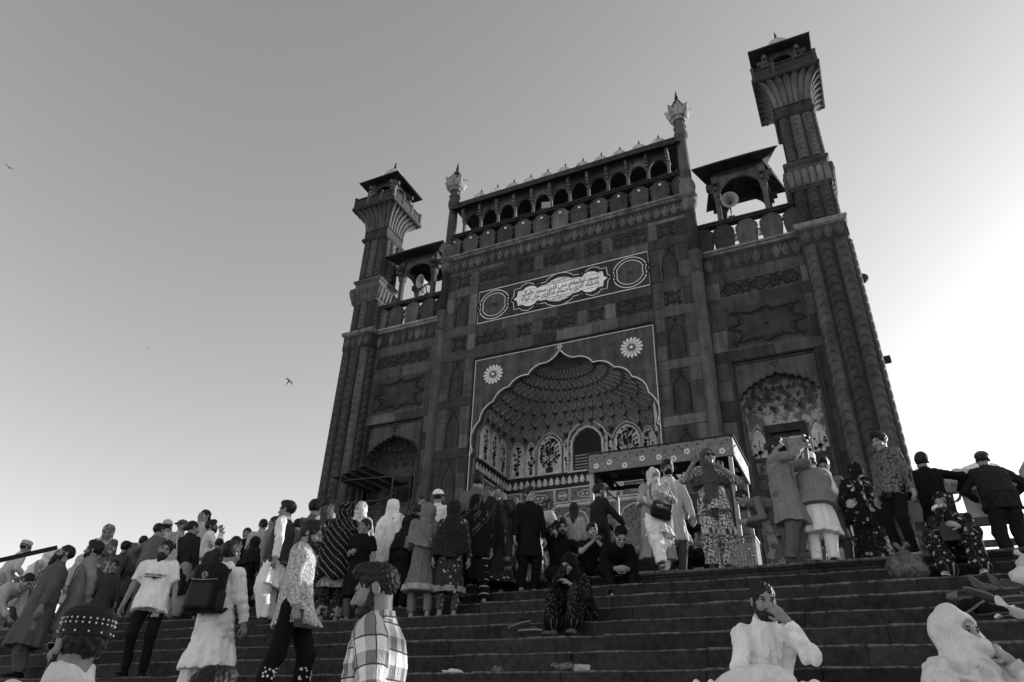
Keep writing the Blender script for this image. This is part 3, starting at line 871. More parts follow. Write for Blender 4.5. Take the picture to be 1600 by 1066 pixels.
# dado: moulding with little arches, framed panels
def dado(parent_loc, rot, L):
    e = empty('painted_dado', parent_loc, gate); e.rotation_euler = (0, 0, rot)
    mb = MB(); mb.box(-L / 2, L / 2, 0, .1, 0, 6.95); mb.build('wall', M['fresco'], e)
    mb = MB(); mb.box(-L / 2, L / 2, -.10, 0, 6.88, 6.97); mb.box(-L / 2, L / 2, -.03, 0, 6.50, 6.88); mb.box(-L / 2, L / 2, -.07, 0, 6.44, 6.5); mb.build('moulding', M['stone_dark'], e)
    n = int(L / .24)
    for i in range(n):
        x = -L / 2 + L * (i + .5) / n; m = MB()
        m.prism([(x - .07, 6.55), (x + .07, 6.55), (x + .085, 6.72), (x + .03, 6.82), (x, 6.86), (x - .03, 6.82), (x - .085, 6.72)], -.05, -.03); m.disc(x + .12, 6.62, .025, -.05, -.03, 6)
        m.build('crest_motif', M['pale_plaster'], e)
    n = max(2, round(L / .95)); x = -L / 2; k = 0
    while x < L / 2 - .05:
        w = min((.62 if k % 2 == 0 else 1.35), L / 2 - x)
        m = MB(); m.ribbon([(x + .03, 5.86), (x + w - .03, 5.86), (x + w - .03, 6.38), (x + .03, 6.38)], .06, -.05, 0, True); f = m.build('panel_frame', M['pale_plaster'], e)
        c = x + w / 2; m = MB(); m.ribbon(circ(c, 6.12, w * .28, 18, .13), .025, -.02, 0, True)
        for q in range(3): m.disc(c + (q - 1) * w * .14, 6.12, .05, -.02, 0, 7)
        m.build('cartouche', M['pale_plaster'], f); x += w; k += 1
    mb = MB(); mb.box(-L / 2, L / 2, -.05, 0, 5.72, 5.80); 
    for i in range(int(L / .1)): mb.box(-L / 2 + i * .1, -L / 2 + i * .1 + .05, -.06, 0, 5.66, 5.74)
    mb.build('dentil_band', M['pale_plaster'], e)
    for i in range(int(L / 1.1)):
        c = -L / 2 + .55 + i * 1.1 + (L % 1.1) / 2; m = MB(); m.ribbon([(c - .5, 4.2), (c - .5, 5.15), (c - .35, 5.42), (c, 5.58), (c + .35, 5.42), (c + .5, 5.15), (c + .5, 4.2)], .05, -.03, 0); m.build('blind_arch', M['pale_plaster'], e)
dado((0, 2.86, 0), 0, 6.64)
dado((-3.33, 1.53, 0), math.pi / 2, 2.66); dado((3.33, 1.53, 0), -math.pi / 2, 2.66)

# ------------------------------------------------------------------ inscription panel
ip = empty('inscription_panel', (0, 0, 13.255), gate)
MB().box(-3.52, 3.52, .02, .06, -.76, .76).build('field', M['stone_dark'], ip)
MB().ribbon([(-3.5, -.745), (3.5, -.745), (3.5, .745), (-3.5, .745)], .035, -.005, .03, True).build('white_border', M['white_paint'], ip)
def lobes(cx, r):
    P = []
    for i in range(72):
        a = 2 * math.pi * i / 72
        q = r * (1 - .10 * math.exp(-(((a % math.pi)) / .22) ** 2) - .10 * math.exp(-((math.pi - (a % math.pi)) / .22) ** 2))
        P.append((cx + q * math.cos(a), q * math.sin(a)))
    return P
for s in (-1, 1):
    cx = s * 2.79
    rd = MB().prism([(x, z) for x, z in lobes(cx, .52)], .008, .03).build('roundel', M['spandrel'], ip)
    m = MB(); m.ribbon(lobes(cx, .66), .035, -.008, .03, True); m.ribbon(lobes(cx, .53), .03, -.012, .03, True); m.build('white_ring', M['white_paint'], rd)
    MB().ribbon(lobes(cx, .595), .10, -.004, .03, True).build('dark_ring', M['ink'], rd)
    MB().disc(cx, 0, .11, -.01, .03, 16, .10).build('boss', M['stone_dark'], rd)
    for sx in (-1, 1):
        for sz in (-1, 1): MB().ribbon(circ(cx + sx * .63, sz * .14, .09, 12), .05, -.014, .03, True).build('scroll', M['ink'], rd)
up_ = [(-1.93, 0), (-1.78, .10), (-1.74, .34), (-1.52, .34), (-1.44, .42), (-1.22, .47), (-1.02, .40), (-.92, .30), (-.78, .34), (-.52, .35), (-.44, .43), (-.2, .52), (0, .55)]
O = up_ + [(-x, z) for x, z in up_[-2::-1]]; O = O + [(x, -z) for x, z in O[-2:0:-1]]
MB().ribbon([(x * 1.05, z * 1.20) for x, z in O], .15, .004, .03, True).build('dark_outline', M['ink'], ip)
MB().ribbon([(x * 1.09, z * 1.38) for x, z in O], .028, -.004, .03, True).build('white_outline', M['white_paint'], ip)
wp = MB().prism(O, -.006, .03).build('marble_plate', M['marble'], ip)
for sx in (-1, 1):
    for sz in (-1, 1): MB().ribbon(circ(sx * .93, sz * .52, .11, 12), .055, -.012, .03, True).build('scroll', M['ink'], ip)
    MB().ribbon([(sx * 1.95, 0), (sx * 2.06, .0), (sx * 2.14, .0)], .09, -.01, .03).build('link', M['ink'], ip)
m = MB(); m.ribbon([(-1.68, -.30), (1.68, -.30), (1.68, .30), (-1.68, .30)], .012, -.011, 0, True)
m.ribbon([(-.48, .31), (.48, .31), (.48, .5), (-.48, .5)], .010, -.011, 0, True); m.ribbon([(-.48, -.31), (.48, -.31), (.48, -.5), (-.48, -.5)], .010, -.011, 0, True)
m.build('text_frame', M['motif'], ip)
# Arabic-script letters, joined by their presentation forms
AF = {'ا': 'ﺍﺎ', 'ب': 'ﺏﺐﺑﺒ', 'ت': 'ﺕﺖﺗﺘ', 'ج': 'ﺝﺞﺟﺠ', 'ح': 'ﺡﺢﺣﺤ', 'خ': 'ﺥﺦﺧﺨ', 'د': 'ﺩﺪ', 'ر': 'ﺭﺮ', 'ز': 'ﺯﺰ', 'س': 'ﺱﺲﺳﺴ', 'ش': 'ﺵﺶﺷﺸ', 'ظ': 'ﻅﻆﻇﻈ', 'ع': 'ﻉﻊﻋﻌ', 'غ': 'ﻍﻎﻏﻐ', 'ف': 'ﻑﻒﻓﻔ', 'ک': 'ﻙﻚﻛﻜ', 'گ': 'ﮒﮓﮔﮕ', 'ل': 'ﻝﻞﻟﻠ', 'م': 'ﻡﻢﻣﻤ', 'ن': 'ﻥﻦﻧﻨ', 'ه': 'ﻩﻪﻫﻬ', 'و': 'ﻭﻮ', 'ی': 'ﻯﻰﻳﻴ'}
def shape(txt):
    o = []
    for w in txt.split(' '):
        q = ''
        for i, c in enumerate(w):
            f = AF.get(c)
            if not f: q += c; continue
            pj = i > 0 and len(AF.get(w[i - 1], '')) == 4; nj = len(f) == 4 and i < len(w) - 1 and w[i + 1] in AF
            q += f[(3 if nj else 1) if pj else (2 if nj else 0)]
        o.append(q[::-1])
    return ' '.join(o[::-1])
def letters(name, txt, w, h, x, z, parent, mat, y=-.012, rot=None, thick=.0, thick_off=.014):
    cu = bpy.data.curves.new(name, 'FONT'); cu.body = txt; cu.size = 1.0; cu.align_x = 'CENTER'; cu.align_y = 'CENTER'; cu.extrude = thick; cu.offset = thick_off; cu.resolution_u = 3
    ob = bpy.data.objects.new(name, cu); COL.objects.link(ob)
    bpy.context.view_layer.update()
    me = bpy.data.meshes.new_from_object(ob.evaluated_get(bpy.context.evaluated_depsgraph_get()))
    bpy.data.objects.remove(ob)
    n = len(me.vertices)
    if n == 0: return None
    a = np.empty(n * 3, np.float32); me.vertices.foreach_get('co', a); a = a.reshape(-1, 3)
    lo, hi = a.min(0), a.max(0)
    a[:, 0] = ((a[:, 0] - lo[0]) / (hi[0] - lo[0]) - .5) * w; a[:, 1] = ((a[:, 1] - lo[1]) / max(hi[1] - lo[1], 1e-4) - .5) * h
    b = np.stack([a[:, 0], a[:, 2], a[:, 1]], 1)
    me.vertices.foreach_set('co', b.astype(np.float32).ravel()); me.materials.clear(); me.materials.append(mat); me.update()
    return link(name, me, parent, (x, y, z))
letters('inscription', shape('مسجد ابوالمظفر محی الدین محمد عالمگیر'), 3.2, .30, 0, .135, ip, M['ink'])
letters('inscription', shape('بادشاه غازی باهتمام فدائی خان کوکه'), 3.2, .30, 0, -.14, ip, M['ink'])
letters('inscription', shape('لا اله الا الله محمد رسول الله'), .9, .15, 0, .41, ip, M['motif'])
letters('inscription', shape('سنه ١٠٨٤ هجری'), .9, .15, 0, -.41, ip, M['motif'])

# ------------------------------------------------------------------ side bays
SH = [(1.17, 7.35), (1.20, 7.55), (1.10, 7.80), (.95, 7.98), (.77, 8.12), (.57, 8.22), (.36, 8.30), (.17, 8.38), (0, 8.54)]
for s in (-1, 1):
    cx = s * 7.14; hs = []
    hs.append(panel('band', cx, 11.85, 2.64, .68, .365)); hs.append(panel('big', cx, 10.26, 2.58, 1.62, .365))
    hs.append((cx - 1.34, cx + 1.34, 0, 9.06))
    a, b = sorted((s * 5.36, s * 8.68))
    tile(a, b, 0, 12.6, hs, .35, gate, .7, 1.5)
    ar = empty('side_arch', (cx, .35, 0), gate)
    hf = [(1.12, 0), (1.12, 7.35), (1.17, 7.36)]
    for p, q in zip(SH[1:-2], SH[2:-1]): hf += arc_pts(p, q, -.28, 5)
    hf += arc_pts(SH[-2], SH[-1], .08, 5) + [SH[-1]]
    ol = mirror(hf)
    m = MB(); m.prism([(1.36, 0), (1.36, 9.08), (-1.36, 9.08), (-1.36, 0)] + ol[::-1], .08, .30, True); m.build('spandrel', M['spandrel'], ar)
    m = MB(); m.ribbon([(-1.30, 0), (-1.30, 9.02), (1.30, 9.02), (1.30, 0)], .09, -.02, .1); m.ribbon([(-1.21, 0), (-1.21, 8.93), (1.21, 8.93), (1.21, 0)], .04, .04, .1); m.build('moulding', M['stone_dark'], ar)
    m = MB(); m.ribbon([(x, z) for x, z in ol if z > 7.3], .05, .05, .1)
    for dx, dz, r in ((0, .18, .05), (-.09, .26, .045), (.09, .26, .045), (0, .31, .05), (0, .1, .03)): m.disc(dx, 8.54 + dz, r, .05, .08, 7)
    m.build('arch_edge', M['stone_dark'], ar)
    # shallow painted vault
    V = []; F = []
    for k in range(15):
        z = 6.6 + 2.0 * k / 14; a_ = 1.3 * (1 - max(0, (z - 7.6) / 1.05) ** 2.2) if z > 7.6 else 1.3
        a_ = max(a_, .02)
        for i in range(25):
            u = math.pi * i / 24; e = 4.5 - 2.3 * min(1, max(0, (z - 7.2) / 1.2)); c_, s_ = math.cos(u), math.sin(u); r = (abs(c_) ** e + abs(s_) ** e) ** (-1 / e)
            V.append((a_ * r * c_, .12 + .75 * min(1, a_ / 1.1) * r * s_, z))
    for k in range(14):
        for i in range(24): b_ = k * 25 + i; F.append((b_, b_ + 1, b_ + 26, b_ + 25))
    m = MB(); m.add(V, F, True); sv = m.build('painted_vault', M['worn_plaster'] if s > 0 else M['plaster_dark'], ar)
    for k in range(3):
        for i in range(7):
            z = 7.55 + .27 * k; u = math.pi * (i + 1 + (k % 2) * .5) / 8.5; a_ = 1.25 - .28 * k
            o = link('painted_flower', ld, sv, (a_ * .9 * math.cos(u), .1 + .66 * math.sin(u) * (1 - .2 * k), z), (R(75), 0, u - math.pi / 2), (.75, .75, .75))
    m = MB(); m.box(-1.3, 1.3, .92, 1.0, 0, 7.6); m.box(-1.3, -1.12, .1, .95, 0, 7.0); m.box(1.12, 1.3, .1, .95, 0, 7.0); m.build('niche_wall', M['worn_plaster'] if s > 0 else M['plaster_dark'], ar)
    # window in the niche: wide surround, two jali leaves
    w = empty('niche_window', (-.06 if s > 0 else 0, .8, 0), ar)
    m = MB(); m.box(-.60, -.44, -.06, .1, 5.2, 6.96); m.box(.44, .60, -.06, .1, 5.2, 6.96); m.box(-.60, .60, -.07, .1, 6.74, 7.0); m.box(-.44, .44, .06, .1, 5.2, 6.74)
    link('niche_window_frame', m.mesh('niche_window_frame', M['stone_dark']), ar, w.location); bpy.data.objects.remove(w)
    for dx in (-.22, .22):
        m = MB(); x0, x1 = dx - .20, dx + .20
        for q in range(9): m.box(x0 + q * .05 - .011, x0 + q * .05 + .011, .70, .73, 5.25, 6.45)
        for q in range(25): m.box(x0, x1, .705, .725, 5.25 + q * .05 - .011, 5.25 + q * .05 + .011)
        m.box(x0 - .02, x0 + .015, .68, .74, 5.2, 6.5); m.box(x1 - .015, x1 + .02, .68, .74, 5.2, 6.5); m.box(x0, x1, .68, .74, 6.45, 6.52)
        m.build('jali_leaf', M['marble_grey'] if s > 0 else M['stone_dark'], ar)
    for dx in (-.88, .86):
        a, b, c = bouquet_panel(.44, 1.5, 12)
        if s > 0:
            o = a.build('flower_panel', M['pale_plaster'], ar, (dx, .86, 5.45)); b.build('bouquet', M['motif'], o); c.build('border', M['worn_plaster'], o)
    # balcony rail across the niche
    m = MB(); m.box(-1.12, 1.12, .10, .22, 5.62, 5.72); m.box(-1.12, 1.12, .10, .22, 4.6, 4.75)
    for q in range(3): m.box(-1.12 + q * 1.06, -1.0 + q * 1.06, .08, .24, 4.6, 5.82)
    m.build('niche_railing', M['stone_dark'], ar)
    for dx in (-.53, .53):
        m = MB()
        for q in range(11): m.box(dx - .45 + q * .09 - .016, dx - .45 + q * .09 + .016, .14, .18, 4.75, 5.62)
        for q in range(10): m.box(dx - .45, dx + .45, .145, .175, 4.75 + q * .095 - .014, 4.75 + q * .095 + .014)
        m.build('railing_jali', M['stone_light'], ar)
    m = MB(); m.box(-1.6, 1.6, -.22, .1, 4.42, 4.60); m.box(-1.6, 1.6, -.12, .1, 4.22, 4.42)
    for q in range(12): m.disc(-1.5 + q * .27, 4.32, .08, -.16, -.1, 8)
    m.build('sill', M['stone_dark'], ar)

# ------------------------------------------------------------------ things fixed to or standing on the gateway
M['horn'] = mat_plain('grey_enamel', .30, .4, .1)
M['metal'] = mat_plain('dull_metal', .12, .4, .2)
def loudspeaker(loc, rot, label):
    t = empty('loudspeaker', loc); t.rotation_euler = rot; tag(t, label, 'loudspeaker', 'horn loudspeakers on the gateway roof')
    MB().lathe([(.05, .42), (.07, .34), (.12, .2), (.22, .06), (.31, 0), (.325, .0), (.24, .07), (.135, .21), (.08, .35), (.06, .44)], 24).build('horn', M['horn'], t, (0, 0, 0), (math.pi / -2, 0, 0))
    MB().lathe([(.075, 0), (.085, .02), (.085, .16), (.05, .2)], 16).build('driver', M['metal'], t, (0, .42, 0), (math.pi / -2, 0, 0))
    MB().lathe([(.02, .2), (.05, .12), (.055, .06), (.02, .02)], 12).build('reflector', M['metal'], t, (0, .02, 0), (math.pi / -2, 0, 0))
    m = MB(); m.tube([(0, .3, -.1), (0, .32, -.55)], .025, 8); m.box(-.12, .12, .24, .42, -.58, -.54); m.build('bracket', M['metal'], t)
p = at_y(1140.2, 312, -20.9 + 20.9 + .62); loudspeaker(p, (R(14), 0, R(8)), 'pale horn loudspeaker under the roof pavilion beside the tallest turret on the right')
p = at_y(656, 439.6, .62); loudspeaker(p, (R(12), 0, R(-25)), 'grey horn loudspeaker under the roof pavilion next to the left turret')
p = at_y(680 + 958 / 3.807 / 1, 140 + 1, .5)
def floodlight(px, py, y, label):
    t = empty('floodlight', at_y(px, py, y)); tag(t, label, 'floodlight'); t.rotation_euler = (R(25), 0, R(15))
    MB().box(-.2, .2, 0, .08, -.12, .14).build('housing', M['metal'], t)
    for i in range(6):
        for k in range(4):
            MB().box(-.18 + i * .062, -.135 + i * .062, -.012, 0, -.10 + k * .06, -.06 + k * .06).build('lamp_cell', M['white_paint'], t)
    m = MB(); m.obox((-.22, .04, 0), (-.22, .1, -.3), .03, .03); m.obox((.22, .04, 0), (.22, .1, -.3), .03, .03); m.build('yoke', M['metal'], t)
floodlight(853.5, 320.5, .0, 'small pale grid floodlight clamped in the middle of the arched gallery')
# planks and poles of a scaffold in the left niche
M['plank'] = mat_plain('old_plank', .06, .8, .4, 6)
sc_ = empty('scaffold', (-7.14, 0, GZ)); tag(sc_, 'rough plank scaffold platform on poles in the left side niche', 'scaffold')
for i in range(4):
    m = MB(); y0 = -1.05 + .10 * i; x0 = -1.35 + .42 * i
    m.obox((x0 - .05 * i, -1.0 + random.uniform(-.06, .06), 6.50 + .08 * i), (x0 + .35, .75, 6.40 + .06 * i), .40, .035); m.build('plank', M['plank'], sc_)
for a, b, r in (((-1.15, -.95, 6.9), (-1.15, -.95, -.1), .035), ((.95, -.6, 6.6), (.95, -.6, -.1), .03), ((-1.75, -.98, 5.45), (.95, -.66, 5.48), .03), ((-1.3, -.7, 6.42), (1.15, -.55, 6.36), .03), ((.2, -.7, 5.2), (1.1, -.58, 5.75), .03), ((-1.1, .1, 6.4), (-1.1, .1, -.1), .03)):
    m = MB(); m.tube([a, b], r, 8); m.build('pole', M['plank'], sc_)
# ------------------------------------------------------------------ figures: distance fields turned into meshes
f32 = np.float32
def A3(p): return np.array(p, dtype=f32)
def surface_nets(D, lo, h):
    S = (D < 0)
    c = np.zeros(tuple(n - 1 for n in D.shape), np.int8)
    for i in (0, 1):
        for j in (0, 1):
            for k in (0, 1): c += S[i:i + c.shape[0], j:j + c.shape[1], k:k + c.shape[2]]
    I, J, K = np.nonzero((c > 0) & (c < 8))
    if len(I) == 0: return np.zeros((0, 3), f32), np.zeros((0, 4), np.int32)
    idx = np.full(c.shape, -1, np.int32); idx[I, J, K] = np.arange(len(I))
    acc = np.zeros((len(I), 3), f32); cnt = np.zeros(len(I), f32)
    cor = {}
    for i in (0, 1):
        for j in (0, 1):
            for k in (0, 1): cor[i, j, k] = D[I + i, J + j, K + k]
    for ax in range(3):
        for u in (0, 1):
            for v in (0, 1):
                a = [0, 0, 0]; o = [q for q in range(3) if q != ax]; a[o[0]] = u; a[o[1]] = v; b = list(a); b[ax] = 1
                da, db = cor[tuple(a)], cor[tuple(b)]; m = (da < 0) != (db < 0)
                t = np.where(m, da / np.where(m, da - db, 1), 0)
                P = np.zeros((len(I), 3), f32); P[:, o[0]] = u; P[:, o[1]] = v; P[:, ax] = t
                acc += P * m[:, None]; cnt += m
    V = (np.stack([I, J, K], 1) + acc / np.maximum(cnt, 1)[:, None]) * h + lo
    Fs = []
    for ax in range(3):
        o = [(1, 2), (2, 0), (0, 1)][ax]
        sa = [slice(None)] * 3; sb = [slice(None)] * 3; sa[ax] = slice(0, -1); sb[ax] = slice(1, None)
        for q in o: sa[q] = slice(1, -1); sb[q] = slice(1, -1)
        a, b = S[tuple(sa)], S[tuple(sb)]
        E = np.argwhere(a != b)
        if len(E) == 0: continue
        flip = a[E[:, 0], E[:, 1], E[:, 2]]
        for q in o: E[:, q] += 1
        def cell(du, dv):
            e = E.copy(); e[:, o[0]] -= du; e[:, o[1]] -= dv
            return idx[e[:, 0], e[:, 1], e[:, 2]]
        Q = np.stack([cell(1, 1), cell(0, 1), cell(0, 0), cell(1, 0)], 1)
        Q[~flip] = Q[~flip][:, ::-1]
        Fs.append(Q[(Q >= 0).all(1)])
    return V.astype(f32), (np.concatenate(Fs) if Fs else np.zeros((0, 4), np.int32))

def nrm(v): v = A3(v); return v / (np.linalg.norm(v) + 1e-9)
class cap:
    """tapered capsule; flat=(axis, factor) squashes it; cut=(point, normal) trims it"""
    def __init__(s, a, b, ra, rb, flat=None, cut=None):
        s.a, s.b, s.ra, s.rb, s.flat, s.cut = A3(a), A3(b), ra, rb, flat, cut
        m = max(ra, rb); s.lo = np.minimum(s.a, s.b) - m; s.hi = np.maximum(s.a, s.b) + m
        s.ab = s.b - s.a; s.L2 = float(s.ab @ s.ab) + 1e-9
        d = nrm(s.ab); r = A3((0, -1, 0)) if abs(d[1]) < .8 else A3((0, 0, 1)); s.e1 = nrm(np.cross(d, r)); s.e2 = np.cross(d, s.e1)
    def d(s, P, uv=False):
        q = P - s.a; t = np.clip((q @ s.ab) / s.L2, 0, 1); q = q - t[..., None] * s.ab
        if s.flat is not None:
            n = nrm(s.flat[0]); q = q + n * ((q @ n) * (1 / s.flat[1] - 1))[..., None]
        d = np.sqrt((q * q).sum(-1)) - (s.ra + (s.rb - s.ra) * t)
        if s.flat is not None: d = d * max(.5, s.flat[1])
        if s.cut is not None: d = np.maximum(d, (P - A3(s.cut[0])) @ nrm(s.cut[1]))
        if uv: return d, np.stack([np.arctan2(q @ s.e1, q @ s.e2) * max(s.ra, s.rb) + .37, t * math.sqrt(s.L2) + .11], -1)
        return d
class ell:
    def __init__(s, c, r, M3=None):
        s.c, s.r, s.M = A3(c), A3(r), (np.eye(3, dtype=f32) if M3 is None else np.array(M3, dtype=f32))
        m = np.abs(s.M.T) @ s.r if M3 is not None else s.r
        s.lo, s.hi = s.c - m, s.c + m
    def d(s, P, uv=False):
        q = (P - s.c) @ s.M.T
        k0 = np.sqrt(((q / s.r) ** 2).sum(-1)); k1 = np.sqrt(((q / s.r ** 2) ** 2).sum(-1)) + 1e-6
        d = k0 * (k0 - 1) / k1
        if uv: return d, np.stack([np.arctan2(q[..., 0], -q[..., 1]) * float(s.r[0]), q[..., 2]], -1)
        return d
class loft:
    """elliptical sections (rx, ry) along a straight axis a -> b with flat ends; folds ripple the section towards the end"""
    def __init__(s, a, b, ts, rx, ry, side=(1, 0, 0), folds=(0, 0, 0), wav=0.0):
        s.a, s.b = A3(a), A3(b); s.ts, s.rx, s.ry, s.folds, s.wav = ts, rx, ry, folds, wav
        s.L = float(np.linalg.norm(s.b - s.a)); s.dz = nrm(s.b - s.a)
        sx = A3(side); s.sx = nrm(sx - s.dz * (sx @ s.dz)); s.sy = np.cross(s.dz, s.sx)
        m = max(max(rx), max(ry)) * (1 + folds[0]) + .01; s.lo = np.minimum(s.a, s.b) - m; s.hi = np.maximum(s.a, s.b) + m
    def d(s, P, uv=False):
        q = P - s.a; z = q @ s.dz; t = np.clip(z / s.L, 0, 1); x = q @ s.sx; y = q @ s.sy
        rx = np.interp(t, s.ts, s.rx).astype(f32); ry = np.interp(t, s.ts, s.ry).astype(f32)
        th = np.arctan2(x / rx, y / ry)
        if s.folds[0]:
            f = s.folds[0] * t ** 1.3 * (np.cos(s.folds[1] * th + s.folds[2]) + .5 * np.cos((s.folds[1] * 2 + 1) * th + 2.1 * s.folds[2] + 2 * t))
            rx = rx * (1 + f); ry = ry * (1 + f)
        d = (np.sqrt((x / rx) ** 2 + (y / ry) ** 2) - 1) * np.minimum(rx, ry)
        zl = s.L * (1 - s.wav * (.5 + .5 * np.cos(th - s.folds[2])) - .25 * s.wav * np.cos(3 * th + s.folds[2])) if s.wav else s.L
        d = np.maximum(d, np.maximum(-z, z - zl))
        if uv: return d, np.stack([th * .19, z], -1)
        return d

def field(prims, h, disp=None, sub=(), k=.02, clip=None):
    """prims: list of shapes or (shape, k) smoothly joined; sub: shapes or (shape, k) cut away"""
    pr = [p if isinstance(p, tuple) else (p, k) for p in prims]; sb = [p if isinstance(p, tuple) else (p, .012) for p in sub]
    lo = np.min([p.lo for p, _ in pr], 0) - 2.5 * h - .01; hi = np.max([p.hi for p, _ in pr], 0) + 2.5 * h + .01
    n = np.ceil((hi - lo) / h).astype(int) + 1
    D = np.full(n, .25, f32)
    ax = [lo[i] + h * np.arange(n[i], dtype=f32) for i in range(3)]
    def block(p, m):
        s0 = np.clip(np.floor((p.lo - m - lo) / h).astype(int), 0, n - 1); s1 = np.clip(np.ceil((p.hi + m - lo) / h).astype(int) + 1, 1, n)
        sl = tuple(slice(a, b) for a, b in zip(s0, s1))
        if any(q.stop <= q.start for q in sl): return None, None
        G = np.stack(np.meshgrid(ax[0][sl[0]], ax[1][sl[1]], ax[2][sl[2]], indexing='ij'), -1)
        return sl, G
    for p, kk in pr:
        sl, G = block(p, kk + 3 * h)
        if sl is None: continue
        b = p.d(G).astype(f32); a = D[sl]
        if kk > 0:
            w = np.clip(.5 + .5 * (b - a) / kk, 0, 1); D[sl] = b * (1 - w) + a * w - kk * w * (1 - w)
        else: D[sl] = np.minimum(a, b)
    if disp is not None:
        m = np.abs(D) < .06; I = np.argwhere(m)
        if len(I): D[m] += disp((I * h + lo).astype(f32))
    for p, kk in sb:
        sl, G = block(p, kk + 2 * h)
        if sl is None: continue
        b = -p.d(G).astype(f32); a = D[sl]; w = np.clip(.5 - .5 * (b - a) / kk, 0, 1); D[sl] = b * (1 - w) + a * w + kk * w * (1 - w)
    if clip is not None:
        G = np.stack(np.meshgrid(*ax, indexing='ij'), -1); D = np.maximum(D, clip(G).astype(f32))
    return surface_nets(D, lo.astype(f32), h), [p for p, _ in pr]
def uv_of(V, prims):
    best = np.full(len(V), 9., f32); UV = np.zeros((len(V), 2), f32)
    for p in prims:
        d, uv = p.d(V, True); m = d < best; best[m] = d[m]; UV[m] = uv[m]
    return UV
def folds(amp, seed, kx=55, kz=9, n=5):
    r = np.random.default_rng(seed); K = []
    for i in range(n):
        a = r.uniform(0, 2 * math.pi); f = kx * r.uniform(.5, 1.3); K.append((f * math.cos(a), f * math.sin(a), kz * r.uniform(-1.6, 1.6), r.uniform(0, 6.3)))
    def g(P):
        o = np.zeros(len(P), f32)
        for a, b, c, ph in K: o += np.sin(a * P[:, 0] + b * P[:, 1] + c * P[:, 2] + ph)
        return o * (amp / math.sqrt(n))
    return g
def folds2(amp, seed):
    """long hanging folds, tighter cross wrinkles, each fading in and out"""
    a, b, c = folds(amp, seed, 38, 8, 6), folds(amp * .85, seed + 31, 30, 40, 6), folds(1.0, seed + 77, 9, 7, 4)
    def g(P):
        m = np.clip(c(P) * .6 + .5, 0, 1); x = a(P); y = b(P)
        return -(np.abs(x) * 1.7 - amp * .8) * (.35 + .65 * m) - (np.abs(y) * 1.6 - amp * .5) * (1 - m) * .8
    return g
def mk(name, VF, mat, parent, prims=None):
    (V, Fq) = VF
    if len(Fq) == 0: return None
    me = mesh_np(name, V, Fq, mat)
    if prims is not None:
        at = me.attributes.new('uv2', 'FLOAT_VECTOR', 'POINT'); u = np.zeros((len(V), 3), f32); u[:, :2] = uv_of(V, prims); at.data.foreach_set('vector', u.ravel())
    return link(name, me, parent)

# ------------------------------------------------------------------ cloth, skin and hair
def mat_skin(name, v):
    N = NT(name, .55); c = N.coord('Object'); n = N.noise(c, 22, 3); n2 = N.noise(c, 6, 3)
    N.color(N.math('MULTIPLY', N.math('ADD', N.rng(n, .3, .7, .88, 1.1), N.rng(n2, .3, .7, -.12, .1)), v)); N.b.inputs['Specular IOR Level'].default_value = .4; N.bump(n, .1, .004); return N.m
SKIN = [mat_skin('skin', v) for v in (.23, .29, .34, .19)]
def mat_hair():
    N = NT('dark_hair', .55); c = N.coord('Object', (1, 1, .35)); n = N.noise(c, 90, 3); N.color(N.rng(n, .3, .7, .006, .022)); N.bump(n, .8, .006); return N.m
HAIR = mat_hair()
M['eye'] = mat_plain('dark_eye', .012, .25); M['eye_white'] = mat_plain('eye_white', .45, .3, .05); M['lip'] = mat_plain('lip', .10, .5); M['glass'] = mat_plain('black_lens', .01, .1, 0, 8, 0)
CL = {}
